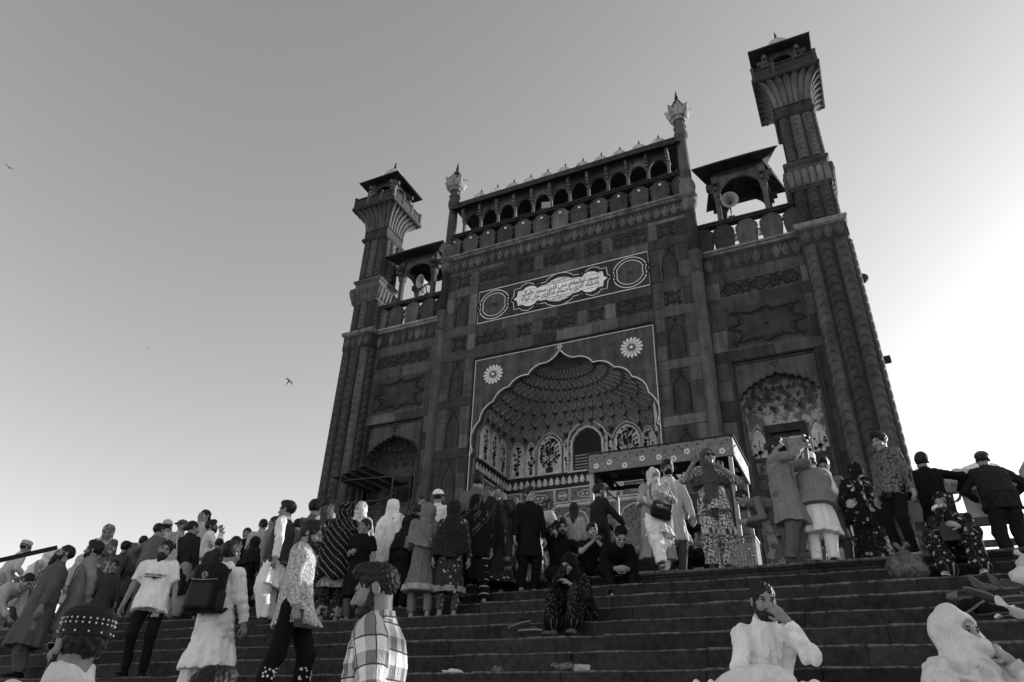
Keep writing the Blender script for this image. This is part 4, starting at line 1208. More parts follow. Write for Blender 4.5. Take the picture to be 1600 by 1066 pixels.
def cloth(v, pat='plain', v2=.6, s=1.0, rough=.85):
    key = (v, pat, v2, s)
    if key in CL: return CL[key]
    N = NT('%s_cloth' % pat, rough); N.b.inputs['Specular IOR Level'].default_value = .12
    U = N.coord(attr='uv2'); O = N.coord('Object')
    w = N.noise(N.coord('Object', (1, 1, .3)), 14, 4, .6); fine = N.noise(O, 160, 2)
    def stripe(axis, freq, duty, ph=0.0, src=None):
        x = N.xyz(src or U)[axis]; f = N.math('FRACT', N.math('ADD', N.math('MULTIPLY', x, freq), ph)); return N.math('LESS_THAN', f, duty)
    base = v
    if pat == 'plaid':
        a = stripe(0, 9 * s, .45); b = stripe(1, 8 * s, .45, .2); e = stripe(0, 9 * s, .06, .55); g = stripe(1, 8 * s, .06, .75)
        m = N.math('MULTIPLY', N.math('ADD', a, b), .5); base = N.mix(m, v, v2); base = N.mix(N.math('MAXIMUM', e, g), base, .06)
    elif pat == 'stripe': base = N.mix(stripe(0, 40 * s, .4), v, v2)
    elif pat == 'rings': base = N.mix(stripe(1, 9 * s, .16), v, v2)
    elif pat == 'shawl':
        q = N.n('ShaderNodeMapping'); q.inputs['Rotation'].default_value = (0, 0, R(38)); N.l(U, q.inputs[0])
        f1 = N.math('FRACT', N.math('MULTIPLY', N.xyz(q.outputs[0])[0], 15 * s)); l1 = N.math('LESS_THAN', f1, .16)
        n = N.noise(U, 60, 2); base = N.mix(N.math('MULTIPLY', l1, N.rng(n, .4, .6, .35, 1)), v, v2)
    elif pat == 'border':
        q = N.n('ShaderNodeMapping'); q.inputs['Rotation'].default_value = (0, 0, R(-35)); N.l(U, q.inputs[0])
        x = N.math('MULTIPLY', N.xyz(q.outputs[0])[0], 2.6 * s); f1 = N.math('FRACT', x); l1 = N.math('LESS_THAN', f1, .05); l2 = N.math('LESS_THAN', N.math('FRACT', N.math('ADD', x, .88)), .03)
        n = N.vor(U, 90); base = N.mix(N.math('MULTIPLY', N.math('MAXIMUM', l1, l2), N.rng(n, .2, .5, 1, .2)), v, v2)
    elif pat == 'floral':
        d = N.n('ShaderNodeTexVoronoi', feature='F1'); d.inputs['Scale'].default_value = 11 * s; N.l(U, d.inputs['Vector'])
        d2 = N.vor(U, 30 * s); nn = N.noise(U, 22 * s, 3)
        dist = N.math('ADD', d.outputs['Distance'], N.math('MULTIPLY', N.math('SUBTRACT', nn, .5), .45)); big = N.rng(dist, .28, .33, 1, 0)
        has = N.math('GREATER_THAN', N.xyz(d.outputs['Color'])[0], .35); ctr = N.rng(d2, .3, .5, .55, 1.0)
        sm = N.rng(N.vor(U, 24 * s), .2, .25, .5, 0)
        base = N.mix(N.math('MAXIMUM', N.math('MULTIPLY', N.math('MULTIPLY', big, has), ctr), N.math('MULTIPLY', sm, .6)), v, v2)
    elif pat == 'dots': base = N.mix(N.rng(N.vor(U, 55 * s, rnd=.75), .2, .26, 1, 0), v, v2)
    elif pat == 'sequin': base = N.mix(N.rng(N.vor(U, 16 * s), .1, .13, 1, 0), v, v2)
    elif pat == 'print':
        e = N.vor(U, 26 * s, 'DISTANCE_TO_EDGE'); n = N.noise(U, 38 * s, 3, .6)
        base = N.mix(N.math('MAXIMUM', N.rng(e, .05, .09, 1, 0), N.rng(n, .54, .58, 0, 1)), v, v2)
    elif pat == 'vine':
        n = N.noise(U, 12 * s, 2, .4); base = N.mix(N.math('LESS_THAN', N.math('ABSOLUTE', N.math('SUBTRACT', n, .5)), .035), v, v2)
    elif pat == 'check': base = N.mix(N.math('MULTIPLY', N.math('ADD', stripe(0, 34 * s, .5), stripe(1, 34 * s, .5)), .5), v, v2)
    elif pat == 'tie':
        n = N.noise(U, 9 * s, 1); m = N.math('MULTIPLY', N.rng(n, .5, .56, 0, 1), 1.0); base = N.mix(m, v, v2)
    val = N.math('MULTIPLY', N.math('ADD', N.rng(w, .3, .7, .86, 1.1), N.rng(fine, .3, .7, -.06, .06)), base)
    N.color(val)
    q1 = N.n('ShaderNodeTexNoise'); q1.inputs['Scale'].default_value = 9; q1.inputs['Detail'].default_value = 3; q1.inputs['Distortion'].default_value = 1.6; N.l(N.coord('Object', (1, 1, .45)), q1.inputs['Vector'])
    cr = N.math('POWER', N.math('SUBTRACT', 1.0, N.math('ABSOLUTE', N.math('MULTIPLY_ADD', q1.outputs['Fac'], 2.6, -1.3))), 3.0)
    N.bump(N.math('ADD', N.math('ADD', w, N.math('MULTIPLY', cr, .34)), N.math('MULTIPLY', fine, .12)), .6, .028)
    CL[key] = N.m
    return N.m

# ------------------------------------------------------------------ a figure
def rotm(yaw=0, pitch=0, roll=0):
    """columns of a head/body frame: pitch > 0 looks down, roll > 0 tilts to the figure's left, yaw > 0 turns to its left"""
    return np.array(Matrix.Rotation(R(yaw), 3, 'Z') @ Matrix.Rotation(R(pitch), 3, 'X') @ Matrix.Rotation(R(roll), 3, 'Y'), dtype=f32)
def ik(a, b, l1, l2, hint):
    a, b = A3(a), A3(b); d = b - a; L = float(np.linalg.norm(d)); L2 = min(L, (l1 + l2) * .995); dn = d / (L + 1e-6); b = a + dn * L2
    x = (l1 * l1 - l2 * l2 + L2 * L2) / (2 * L2 + 1e-6); h = math.sqrt(max(0, l1 * l1 - x * x))
    q = A3(hint) - dn * float(A3(hint) @ dn); return a + dn * x + nrm(q) * h, b
def hand_prims(w, d, n, side, curl=.35, spread=.0):
    """palm, four unequal fingers and a thumb at wrist w, pointing along d, palm facing n"""
    d = nrm(d); n = nrm(A3(n) - d * float(A3(n) @ d)); s = np.cross(d, n) * side
    pr = [(cap(w - d * .05, w + d * .01, .026, .025, (n, .8)), .01), (cap(w + d * .02, w + d * .075, .030, .036, (n, .45)), .015)]
    for i, L in enumerate((.072, .082, .076, .058)):
        o = (1.5 - i) * .0185; b = w + d * (.088 - .004 * abs(i - 1.2)) + s * o; a1 = curl * 1.1 + .05 * i; a2 = a1 + curl * 1.5
        f = d + s * (1.5 - i) * (.05 + spread); m = b + (nrm(f) * math.cos(a1) + n * math.sin(a1)) * L * .5; e = m + (nrm(f) * math.cos(a2) + n * math.sin(a2)) * L * .5
        pr += [(cap(b - d * .02, m, .0105, .0095), .006), (cap(m, e, .0095, .0080), .003)]
    b = w + d * .028 + s * .026; m = b + nrm(d * .7 + s * .75 + n * .25) * .042; e = m + nrm(d * .95 + s * .25 + n * (.2 + .4 * curl)) * .036
    pr += [(cap(b - s * .01, m, .014, .0115), .01), (cap(m, e, .0115, .009), .004)]
    return pr
PEOPLE = {}
class Fig: pass
def person(pid, label, px, py, rel, k=None, y=None, z=None, hip=None, lean=(0, 0), twist=0, head=(0, 0, 0), lh=None, rh=None, lf=None, rf=None, elb=None, knee=None,
           top=None, bottom=None, shawl=None, vest=None, coat=None, hair='short', beard=None, capt=None, mask=None, glasses=None, shoes=None,
           skin=0, build=1.0, child=1.0, fine=0, palm=None, curl=(.35, .35), hdir=None, group=None, topz=None, H=None, seat=False, sc=None):
    T = Fig(); T.id = pid
    hc = child * 1.05
    hip = A3(hip or (0, 0, .93))
    B = rotm(0, lean[0], lean[1]); up = B @ A3((0, 0, 1)); Bs = rotm(twist, 0, 0) @ B; sx = Bs @ A3((1, 0, 0)); fw = Bs @ A3((0, -1, 0))
    nb = hip + up * .50                                            # base of the neck
    HM = rotm(twist * .6 + head[0], lean[0] * .35 + head[1], lean[1] * .4 + head[2])
    hcn = nb + up * .05 + HM @ A3((0, -.015, .108)) * hc           # head centre
    def hp(p): return hcn + HM @ (A3(p) * hc)
    sh = {1: nb - up * .045 + sx * .175 * build, -1: nb - up * .045 - sx * .175 * build}
    lh = lh or (.28, -.06, .80); rh = rh or (-.28, -.06, .80); lf = lf or (.105, 0, .075); rf = rf or (-.105, 0, .075)
    elb = elb or (None, None); knee = knee or ((.15, -1, 0), (-.15, -1, 0))
    J = {}
    if elb == 0: elb = [None, None]
    elb = [(e_ if e_ is not None else ((s_ * .45, -.1, -1) if h_[2] > float(nb[2]) - .16 else (s_ * .5, .8, -.3))) for s_, e_, h_ in ((1, elb[0], lh), (-1, elb[1], rh))]
    for s, h_, e_ in ((1, lh, elb[0]), (-1, rh, elb[1])):
        e, w = ik(sh[s], h_, .285, .255, e_); J[s] = (sh[s], e, w)
    Lg = {}
    for s, f_, kn in ((1, lf, knee[0]), (-1, rf, knee[1])):
        hj = hip + sx * .09 * s * build - up * .02
        m, a = ik(hj, f_, .44, .42, kn); Lg[s] = (hj, m, a)
    hw = {'hood': .155, None: .128}.get('hood' if (shawl and shawl.get('hood', True)) else None) * hc + ({'topi': .03, 'skull': .012, 'flat': .02, 'turban': .04, 'bead': .03, 'ball': .02}.get(capt[0], 0) if capt else .008)
    ht = hcn + HM @ A3((0, .02, hw))
    # --- placing: the crown of the head lies on the photograph's line of sight
    if k is not None:
        yy, zz_ = STEPS[k]; yy += .20
        if y is not None: yy += y
    else: yy, zz_ = y, (z if z is not None else 0.0)
    d = ray(px, py); yaw = R(26 + rel); cy_, sy_ = math.cos(yaw), math.sin(yaw)
    hx, hy, hz = sx_ = (cy_ * ht[0] - sy_ * ht[1], sy_ * ht[0] + cy_ * ht[1], ht[2])
    m = d.z / d.y                                                  # z = CAMP.z + m (Y - CAMP.y)
    s_ = (CAMP.z + m * (yy - CAMP.y) - zz_) / (hz - m * hy)
    if sc: s_ = sc
    Yh = yy + s_ * hy; xw = CAMP.x + d.x / d.y * (Yh - CAMP.y) - s_ * hx
    root = empty('person', (xw, yy, zz_)); root.rotation_euler = (0, 0, yaw); root.scale = (s_, s_, s_)
    tag(root, label, 'person', group)
    T.root, T.s, T.M = root, s_, Matrix.Translation((xw, yy, zz_)) @ Matrix.Rotation(yaw, 4, 'Z') @ Matrix.Scale(s_, 4)
    T.W = lambda p: T.M @ Vector([float(q) for q in p])
    if abs(s_ - 1) > .16 and not child > 1.0: print('SCALE', pid, round(s_, 2), 'H', round(1.72 * s_, 2))
    seed = abs(hash(pid)) % 1000 if False else sum(ord(c) * (i + 3) for i, c in enumerate(pid)) % 997
    hB, hH, hD, hG = ((.018, .0085, .0062, .015), (.014, .0066, .0055, .012), (.012, .0045, .0045, .0085))[fine]
    sk = SKIN[skin]
    # --- body: torso and limbs, head, hands in one mesh
    pr = [loft(nb + up * .02, hip - up * .06, [0, .12, .3, .6, .85, 1], [.06, .15, .165, .135, .15, .12], [.05, .09, .11, .095, .11, .09], sx)]
    bare = top is None or top.get('sleeve', 'long') != 'long'
    for s in (1, -1):
        a, e, w = J[s]; pr += [(cap(a, e, .048, .040), .04), (cap(e, w - nrm(w - e) * .0, .041, .026), .01)]
        a, m_, f = Lg[s]; pr += [(cap(a, m_, .078, .052), .04), (cap(m_, f, .054, .034), .02)]
    VF, _ = field(pr, hB, k=.02)
    VS, FS = [VF[0]], [VF[1]]
    def addp(vf):
        o = sum(len(v) for v in VS); VS.append(vf[0]); FS.append(vf[1] + o)
    hpz = lambda c, r: ell(hp(c), A3(r) * hc, HM.T)
    hd = [(hpz((0, .016, .036), (.074, .092, .088)), .02), (hpz((0, -.028, -.035), (.057, .062, .084)), .03), (cap(hp((0, -.068, -.098)), hp((0, -.066, -.1)), .025 * hc, .024 * hc), .03),
          (cap(hp((-.036, -.078, .026)), hp((.036, -.078, .026)), .013 * hc, .013 * hc), .02), (hpz((.038, -.058, -.028), (.03, .03, .03)), .02), (hpz((-.038, -.058, -.028), (.03, .03, .03)), .02),
          (cap(hp((0, -.086, .014)), hp((0, -.110, -.028)), .0085 * hc, .0135 * hc), .012), (cap(hp((-.013, -.096, -.033)), hp((.013, -.096, -.033)), .010 * hc, .010 * hc), .008),
          (hpz((0, -.090, -.062), (.026, .012, .008)), .006), (hpz((0, -.088, -.076), (.022, .013, .009)), .006),
          (hpz((.078, .012, .0), (.010, .020, .032)), .008), (hpz((-.078, .012, .0), (.010, .020, .032)), .008),
          (cap(hp((0, .02, -.05)), nb - up * .03, .054 * hc, .062), .03)]
    ss = [(hpz((s * .032, -.103, .006), (.021, .020, .013)), .012) for s in (1, -1)] + [(hpz((0, -.112, -.0685), (.026, .016, .0022)), .004)]
    addp(field(hd, hH, sub=ss)[0])
    T.hands = {}
    for s in (1, -1):
        a, e, w = J[s]; dr = A3(hdir[0 if s == 1 else 1]) if hdir and hdir[0 if s == 1 else 1] is not None else (w - e)
        pn = A3(palm[0 if s == 1 else 1]) if palm and palm[0 if s == 1 else 1] is not None else A3((-s * .8, -.3, 0.1))
        hpn = hand_prims(w, dr, pn, s, curl[0 if s == 1 else 1]); T.hands[s] = (w, nrm(dr))
        addp(field([(cap(e * .5 + w * .5, w, .0335, .026), .01)] + hpn, hD)[0])
    if shoes is None:
        for s in (1, -1):
            f = Lg[s][2]; fd = nrm(A3((s * .25, -1, 0)))
            addp(field([(cap(f + A3((0, 0, -.0)), f - A3((0, 0, .03)), .036, .034), .02), (cap(f + fd * -.03 - A3((0, 0, .045)), f + fd * .13 - A3((0, 0, .055)), .032, .024, ((0, 0, 1), .75)), .03), (cap(f + fd * .12 - A3((0, 0, .058)), f + fd * .17 - A3((0, 0, .062)), .034, .022, ((0, 0, 1), .5)), .02)], .008)[0])
    body = mk('body', (np.concatenate(VS), np.concatenate(FS)), sk, root)
    # --- eyes, brows, lips
    ev = MB(); 
    def blob(name, parts, mat):
        m = MB()
        for c, r in parts:
            V = []; F = []; nu, nv = 8, 5
            for j in range(nv + 1):
                for i in range(nu):
                    t = math.pi * j / nv; a = 2 * math.pi * i / nu; q = hp((c[0] + r[0] * math.sin(t) * math.cos(a), c[1] + r[1] * math.sin(t) * math.sin(a), c[2] + r[2] * math.cos(t))); V.append(tuple(float(x) for x in q))
            for j in range(nv):
                for i in range(nu): F.append((j * nu + i, (j + 1) * nu + i, (j + 1) * nu + (i + 1) % nu, j * nu + (i + 1) % nu))
            m.add(V, F, True)
        return m.build(name, mat, root)
    facing = abs(((rel + head[0] + 180) % 360) - 180) < 135
    if facing:
        for s in (1, -1):
            if fine >= 1:
                blob('eye', [((s * .031, -.0785, .0075), (.0145, .011, .0075))], M['eye_white']); blob('iris', [((s * .031, -.0875, .0075), (.0068, .004, .0068))], M['eye']); blob('eyelid', [((s * .031, -.0835, .0145), (.0165, .009, .0035))], M['eye'])
            else: blob('eye', [((s * .031, -.0825, .008), (.0145, .009, .0065))], M['eye'])
            blob('eyebrow', [((s * .033, -.0895, .030), (.021, .006, .0048))], HAIR)
        if not mask: blob('lips', [((0, -.098, -.063), (.020, .006, .0045)), ((0, -.097, -.074), (.017, .007, .005))], M['lip'])
    # --- hair and beard
    hv = .93 if shawl and shawl.get('hood', True) else 1.0
    if hv < 1 and hair: hair = 'short'
    if hair:
        vol = hv * {'short': 1.0, 'thick': 1.10, 'quiff': 1.0, 'long': 1.04, 'bun': 1.0, 'bald': .985}.get(hair, 1.0); hh = hH * 1.25
        hpr = [(ell(hp((0, .022, .042)), A3((.082, .100, .095)) * vol * hc, HM.T), .02)]
        if hair in ('thick', 'quiff'): hpr.append((ell(hp((0, -.04, .105)), A3((.066, .058, .042)) * hc, HM.T), .03))
        if hair == 'long': hpr += [(cap(hp((0, .06, -.02)), nb + up * -.12 - fw * .10, .085 * hc, .06, (fw, .5)), .03)]
        if hair == 'bun': hpr += [(cap(hp((0, .11, -.01)), hp((0, .13, -.02)), .045 * hc, .04 * hc), .02)]
        hs = [(ell(hp((0, -.118, -.035)), A3((.070, .085, .108)) * hc, HM.T), .015), (ell(hp((.09, -.02, -.075)), A3((.05, .06, .08)) * hc, HM.T), .01), (ell(hp((-.09, -.02, -.075)), A3((.05, .06, .08)) * hc, HM.T), .01)]
        if hair != 'long': hs.append((ell(hp((0, .06, -.16)), A3((.12, .12, .085)) * hc, HM.T), .01))
        mk('hair', field(hpr, hh, sub=hs, disp=folds(.0035 if fine < 2 else .0045, seed, 160 if fine < 2 else 230, 80 if fine < 2 else 120, 7))[0], HAIR, root)
    if beard:
        L = {'short': .0, 'full': .02, 'long': .05, 'stubble': -.004}[beard]
        bp = [(ell(hp((0, -.040, -.082)), A3((.062 + L * .1, .062 + L * .2, .054 + L * .4)) * hc, HM.T), .01), (cap(hp((.055, -.01, -.01)), hp((.05, -.03, -.06)), .017, .022), .02), (cap(hp((-.055, -.01, -.01)), hp((-.05, -.03, -.06)), .017, .022), .02), (cap(hp((-.022, -.1, -.052)), hp((.022, -.1, -.052)), .0075, .0075), .006)]
        if L > .01: bp.append((cap(hp((0, -.06, -.10)), hp((0, -.085, -.12 - L)), .04, .025), .03))
        mk('beard', field(bp, hH, sub=[(ell(hp((0, -.112, -.069)), A3((.021, .022, .0105)) * hc, HM.T), .004), (ell(hp((0, -.02, .01)), A3((.056, .13, .047)) * hc, HM.T), .01)], disp=folds(.0022, seed + 3, 190, 150, 6))[0], HAIR, root)
    # --- trousers
    if bottom:
        bg_ = bottom.get('baggy', .0); q = []; pz = []
        zc = bottom.get('hem', .09)
        for s in (1, -1):
            a, m_, f = Lg[s]; fe = f + (f - m_) * .0
            r1, r2, r3 = .092 + .03 * bg_, .066 + .05 * bg_, bottom.get('ankle', .052 + .03 * bg_)
            cutn = nrm(f - m_); cp = f - cutn * (zc - .075)
            l1 = cap(a, m_, r1, r2); l2 = cap(m_, f + cutn * .03, r2, r3, None, (cp, cutn)); q += [(l1, .05), (l2, .03)]; pz += [l1, l2]
        pel = ell(hip - up * .02, (.148 * build, .112, .12)); q.append((pel, .06))
        VF, pp = field(q, hG, disp=folds2(.005 + .006 * bg_, seed + 1)); mk('trousers', VF, bottom['m'], root, pp)
        if bottom.get('cuff'):
            q = []
            for s in (1, -1):
                a, m_, f = Lg[s]; cn = nrm(f - m_); q.append((cap(f - cn * .13, f - cn * .02, r3 + .012, r3 + .010, None, (cp if False else f - cn * (zc - .075) + cn * .01, cn)), 0))
            VF, pp = field(q, hG); mk('trouser_cuff', VF, bottom['cuff'], root, pp)
    # --- kameez, shirt or tee
    if top:
        w = build * top.get('w', 1.0); hem = top.get('hem', .45); q = []
        tor = loft(nb + up * .035, hip + up * .0, [0, .07, .18, .4, .7, 1], [.070, .132 * w, .184 * w, .186 * w, .164 * w, .172 * w], [.060, .085 * w, .112 * w, .128 * w, .118 * w, .13 * w], sx)
        q.append((tor, .03))
        if seat or top.get('drape'):
            for s in (1, -1):
                a, m_, f = Lg[s]; q.append((cap(a, a + (m_ - a) * top.get('thigh', 1.0), .125, .10), .07))
                if top.get('skirt'): q.append((cap(m_, m_ + (f - m_) * top['skirt'], .10, .12), .08))
            q.append((ell(hip, (.2 * w, .17, .16)), .06))
        else:
            fl = top.get('flare', .035 if hem < .6 else -.005); swing = top.get('swing', (0, 0)); lm = (Lg[1][1] + Lg[-1][1]) / 2
            dirv = A3((0, 0, -1)); L = float(hip[2] - hem); spread = float(abs(Lg[1][1][0] - Lg[-1][1][0])) * .5
            spy = float(abs(Lg[1][1][1] - Lg[-1][1][1])) * .5
            e_h = e = hip + A3((swing[0] + (lm[0] - hip[0]) * .6, swing[1] + (lm[1] - hip[1]) * .6, -L)); a0 = hip + up * .16
            q.append((loft(a0, e, [0, .2, .4, 1], [.158 * w, .17 * w, .178 * w, .178 * w + fl + max(0, spread - .1)], [.125 * w, .137 * w, .15 * w, .145 * w + fl + spy * .8], sx, (top.get('fold', .06), top.get('nf', 7), seed), 0 if top.get('border') else .05), .04))
        if top.get('collar', True): q.append((loft(nb + up * top.get('ch', .062) + fw * .01, nb - up * .02, [0, 1], [.076, .098], [.078, .092], sx), .015))
        sl_ = top.get('sleeve', 'long'); sr = top.get('sr', 1.0)
        for s in (1, -1):
            a, e, wr = J[s]; dd = nrm(wr - e)
            if sl_ == 'long': q += [(cap(a - sx * s * .01, e, .068 * sr, .056 * sr), .05), (cap(e, wr + dd * .02, .056 * sr, .044 * sr, None, (wr - dd * .015, dd)), .02)]
            elif sl_ == 'half': q += [(cap(a - sx * s * .01, e, .07 * sr, .068 * sr, None, (a + (e - a) * .72, nrm(e - a))), .05)]
            elif sl_ == 'elbow': q += [(cap(a - sx * s * .01, e, .068 * sr, .058 * sr), .05), (cap(e, wr, .058 * sr, .054 * sr, None, (e + (wr - e) * .35, dd)), .02)]
        ns = []
        if top.get('neck', False): ns = [(ell(nb + up * .11 + fw * .012, (.058, .062, .11), None), .006)]
        VF, pp = field(q, hG, disp=folds2(top.get('wr', .0085), seed), sub=ns); T.top = mk(top.get('name', 'kameez'), VF, top['m'], root, pp)
        if top.get('border'):
            bz = loft(e_h + A3((0, 0, .09)), e_h - A3((0, 0, .004)), [0, 1], [.203 * w + fl + max(0, spread - .1)] * 2, [.153 * w + fl + spy * .8] * 2, sx, (top.get('fold', .05), top.get('nf', 7), seed))
            VF, pp = field([bz], hG); mk('hem_border', VF, top['border'], root, pp)
        if top.get('placket'):
            P = [nb + fw * (.075 + .06 * min(1, t * 3)) * w - up * (.02 + .40 * t) for t in (0, .15, .3, .5, .75, 1)]
            m = MB()
            for a, b in zip(P[:-1], P[1:]): m.obox(a + fw * .022, b + fw * .022, .032, .016, tuple(fw))
            m.build('placket', top['placket'], root)
    if vest:
        w = build * top.get('w', 1.0) * 1.08; hm = vest.get('hem', .80)
        q = [(loft(nb + up * .025, hip + up * .0, [0, .07, .18, .4, .7, 1], [.08, .135 * w, .185 * w, .197 * w, .182 * w, .195 * w], [.07, .10 * w, .125 * w, .147 * w, .14 * w, .148 * w], sx), .02),
             (loft(hip + up * .1, hip - A3((0, 0, float(hip[2]) - hm)), [0, 1], [.19 * w, .215 * w], [.148 * w, .172 * w], sx), .03)]
        VF, pp = field(q, hG, disp=folds(.003, seed + 5), sub=[(ell(nb + up * .1 + fw * .06, (.07, .10, .17)), .01)]); mk('waistcoat', VF, vest['m'], root, pp)
    if coat:
        hm = coat['hem']; w = build * 1.1
        q = [(loft(nb + up * .02, hip, [0, .1, .25, 1], [.09, .17 * w, .195 * w, .2 * w], [.07, .11 * w, .14 * w, .145 * w], sx), .03), (loft(hip + up * .1, A3((float(hip[0]), float(hip[1]) + .03, hm)), [0, 1], [.19 * w, .30], [.14 * w, .22], sx, (.07, 6, seed)), .04)]
        for s in (1, -1):
            a, e, wr = J[s]; q += [(cap(a, e, .074, .062), .05), (cap(e, wr, .062, .05, None, (wr - nrm(wr - e) * .02, wr - e)), .02)]
        fs = [(loft(nb + up * .2 + fw * .22, A3((float(hip[0]), float(hip[1]), hm - .1)) + fw * .30, [0, 1], [.085, .20], [.20, .24], sx), .02)]
        VF, pp = field(q, hG, disp=folds(.005, seed + 7), sub=fs); mk('open_coat', VF, coat['m'], root, pp)
    # --- shawl or scarf
    if shawl:
        L = shawl.get('len', .5); q = []; sb = []
        if shawl.get('hood', True):
            q += [(ell(hp((0, .028, .030)), A3((.098, .118, .118)) * hc, HM.T), .03), (cap(hp((0, .045, -.03)), nb + up * .02, .085 * hc, .105), .05)]
            fo = shawl.get('face', 1.0 if facing else 0)
            if fo and shawl.get('cover'): sb.append((ell(hp((0, -.150, .024)), A3((.060, .125, .052)) * hc, HM.T), .012)); q += [(ell(hp((0, -.050, -.058)), A3((.088, .092, .068)) * hc, HM.T), .03), (cap(hp((0, -.055, -.09)), nb - up * .10 + fw * .13, .062, .09), .05)]
            elif fo: sb.append((ell(hp((0, -.150, -.012)), A3((.062 * fo, .125, .098 * fo)) * hc, HM.T), .015))
            if shawl.get('cover'):  # cloth drawn across the lower face
                pass
        q.append((loft(nb + up * .07, nb - up * .22, [0, .3, .6, 1], [.085, .15, .205 * build, .215 * build] if L > .32 else [.085, .12, .15, .14], [.085, .11, .145, .16] if L > .32 else [.085, .105, .125, .125], sx), .05))
        if L > .25:
            e = nb + A3((float(up[0]) * -.2, float(up[1]) * -.2, 0)) - A3((0, 0, L)) + fw * shawl.get('fwd', 0) + sx * shawl.get('side', 0)
            q.append((loft(nb - up * .14, e, [0, .25, .6, 1], [.22 * build, .25 * build, .255 * build + .02, .23 + shawl.get('flare', .05)], [.15, .175, .185, .17 + shawl.get('flare', .05)], sx, (shawl.get('fold', .08), shawl.get('nf', 6), seed), shawl.get('wav', .26)), .05))
        for s in (1, -1):
            if shawl.get('arms'): a, ee, wr = J[s]; q.append((cap(a, ee, .085, .085), .06)); q.append((cap(ee, ee + (wr - ee) * .5, .08, .07), .06))
        if shawl.get('tail'):
            for tx, tl in shawl['tail']: c = nb + sx * tx + fw * (.15 if shawl.get('front', True) else -.15); q.append((cap(c, c - A3((0, 0, tl)), .06, .075, (fw, .45)), .04))
        if shawl.get('open'): sb.append((loft(nb + up * -.02 + fw * .26, nb - A3((0, 0, L + .3)) + fw * .24, [0, 1], [.05, .15], [.16, .16], sx), .02))
        VF, pp = field(q, hG * .85, disp=folds2(shawl.get('wr', .011), seed + 9), sub=sb); mk('shawl', VF, shawl['m'], root, pp)
    # --- things worn on the head, face and feet
    if capt:
        typ, cm = capt[0], capt[1]
        if typ in ('topi', 'bead'):
            c = loft(hp((0, .022, .130 if typ == 'bead' else .150)), hp((0, .026, .035)), [0, .12, 1], [.064, .084, .090], [.078, .103, .110], HM @ A3((1, 0, 0))); vf = field([(c, 0), (ell(hp((0, .022, .115)), A3((.084, .104, .04 if typ == 'bead' else .03)), HM.T), .03)], hH); T.cap = mk('cap', vf[0], cm, root, vf[1])
            if len(capt) > 2: vf = field([loft(hp((0, .023, .075)), hp((0, .025, .040)), [0, 1], [.0905, .092], [.110, .112], HM @ A3((1, 0, 0)))], hH); mk('cap_band', vf[0], capt[2], root, vf[1])
        elif typ == 'skull': vf = field([(ell(hp((0, .022, .052)), A3((.091, .111, .097)), HM.T), 0)], hH, clip=lambda G: -((G - hp((0, .02, .055))) @ (HM @ A3((0, .25, 1))))); mk('cap', vf[0], cm, root, vf[1])
        elif typ in ('flat', 'ball'):
            fwd = -1 if typ == 'flat' else 1
            vf = field([(ell(hp((0, .016, .070)), A3((.094, .118, .062)), HM.T), 0), (cap(hp((-.045, fwd * .115, .055)), hp((.045, fwd * .115, .055)), .055, .055, (HM @ A3((0, .25, 1)), .22)), .02)], hH, clip=lambda G: -((G - hp((0, .02, .045))) @ (HM @ A3((0, .0, 1))))); mk('cap', vf[0], cm, root, vf[1])
        elif typ == 'turban': vf = field([(ell(hp((0, .02, .085)), A3((.105, .12, .068)), HM.T), 0)], hH, disp=folds(.005, seed, 90, 120)); mk('turban', vf[0], cm, root, vf[1])
    if mask:
        vf = field([(ell(hp((0, -.048, -.055)), A3((.060, .072, .050)) * hc, HM.T), 0), (cap(hp((0, -.10, -.02)), hp((0, -.112, -.045)), .014, .02), .03)], hH, clip=lambda G: (G - hp((0, -.035, 0))) @ (HM @ A3((0, 1, 0)))); mk('face_mask', vf[0], mask, root, vf[1])
    if glasses:
        m = MB(); fm_ = glasses[0]
        for s in (1, -1):
            P = [hp((s * .034 + .025 * math.cos(a), -.105, .006 + .019 * math.sin(a))) for a in [2 * math.pi * i / 14 for i in range(15)]]; m.tube(P, .0032, 5)
            m.tube([hp((s * .06, -.102, .01)), hp((s * .08, -.05, .012)), hp((s * .082, .01, .008))], .003, 5)
        m.tube([hp((-.01, -.107, .01)), hp((.01, -.107, .01))], .003, 5); g_ = m.build('glasses_frame', fm_, root)
        for s in (1, -1):
            P = [hp((s * .034 + .024 * math.cos(a), -.104, .006 + .018 * math.sin(a))) for a in [2 * math.pi * i / 14 for i in range(14)]]
            m = MB(); Vb = [tuple(float(q) for q in p) for p in P] + [tuple(float(q) for q in p + HM @ A3((0, .002, 0))) for p in P]
            m.add(Vb, [tuple(range(14)), tuple(range(27, 13, -1))] + [(i, 14 + i, 14 + (i + 1) % 14, (i + 1) % 14) for i in range(14)]); m.build('lens', glasses[1], root)
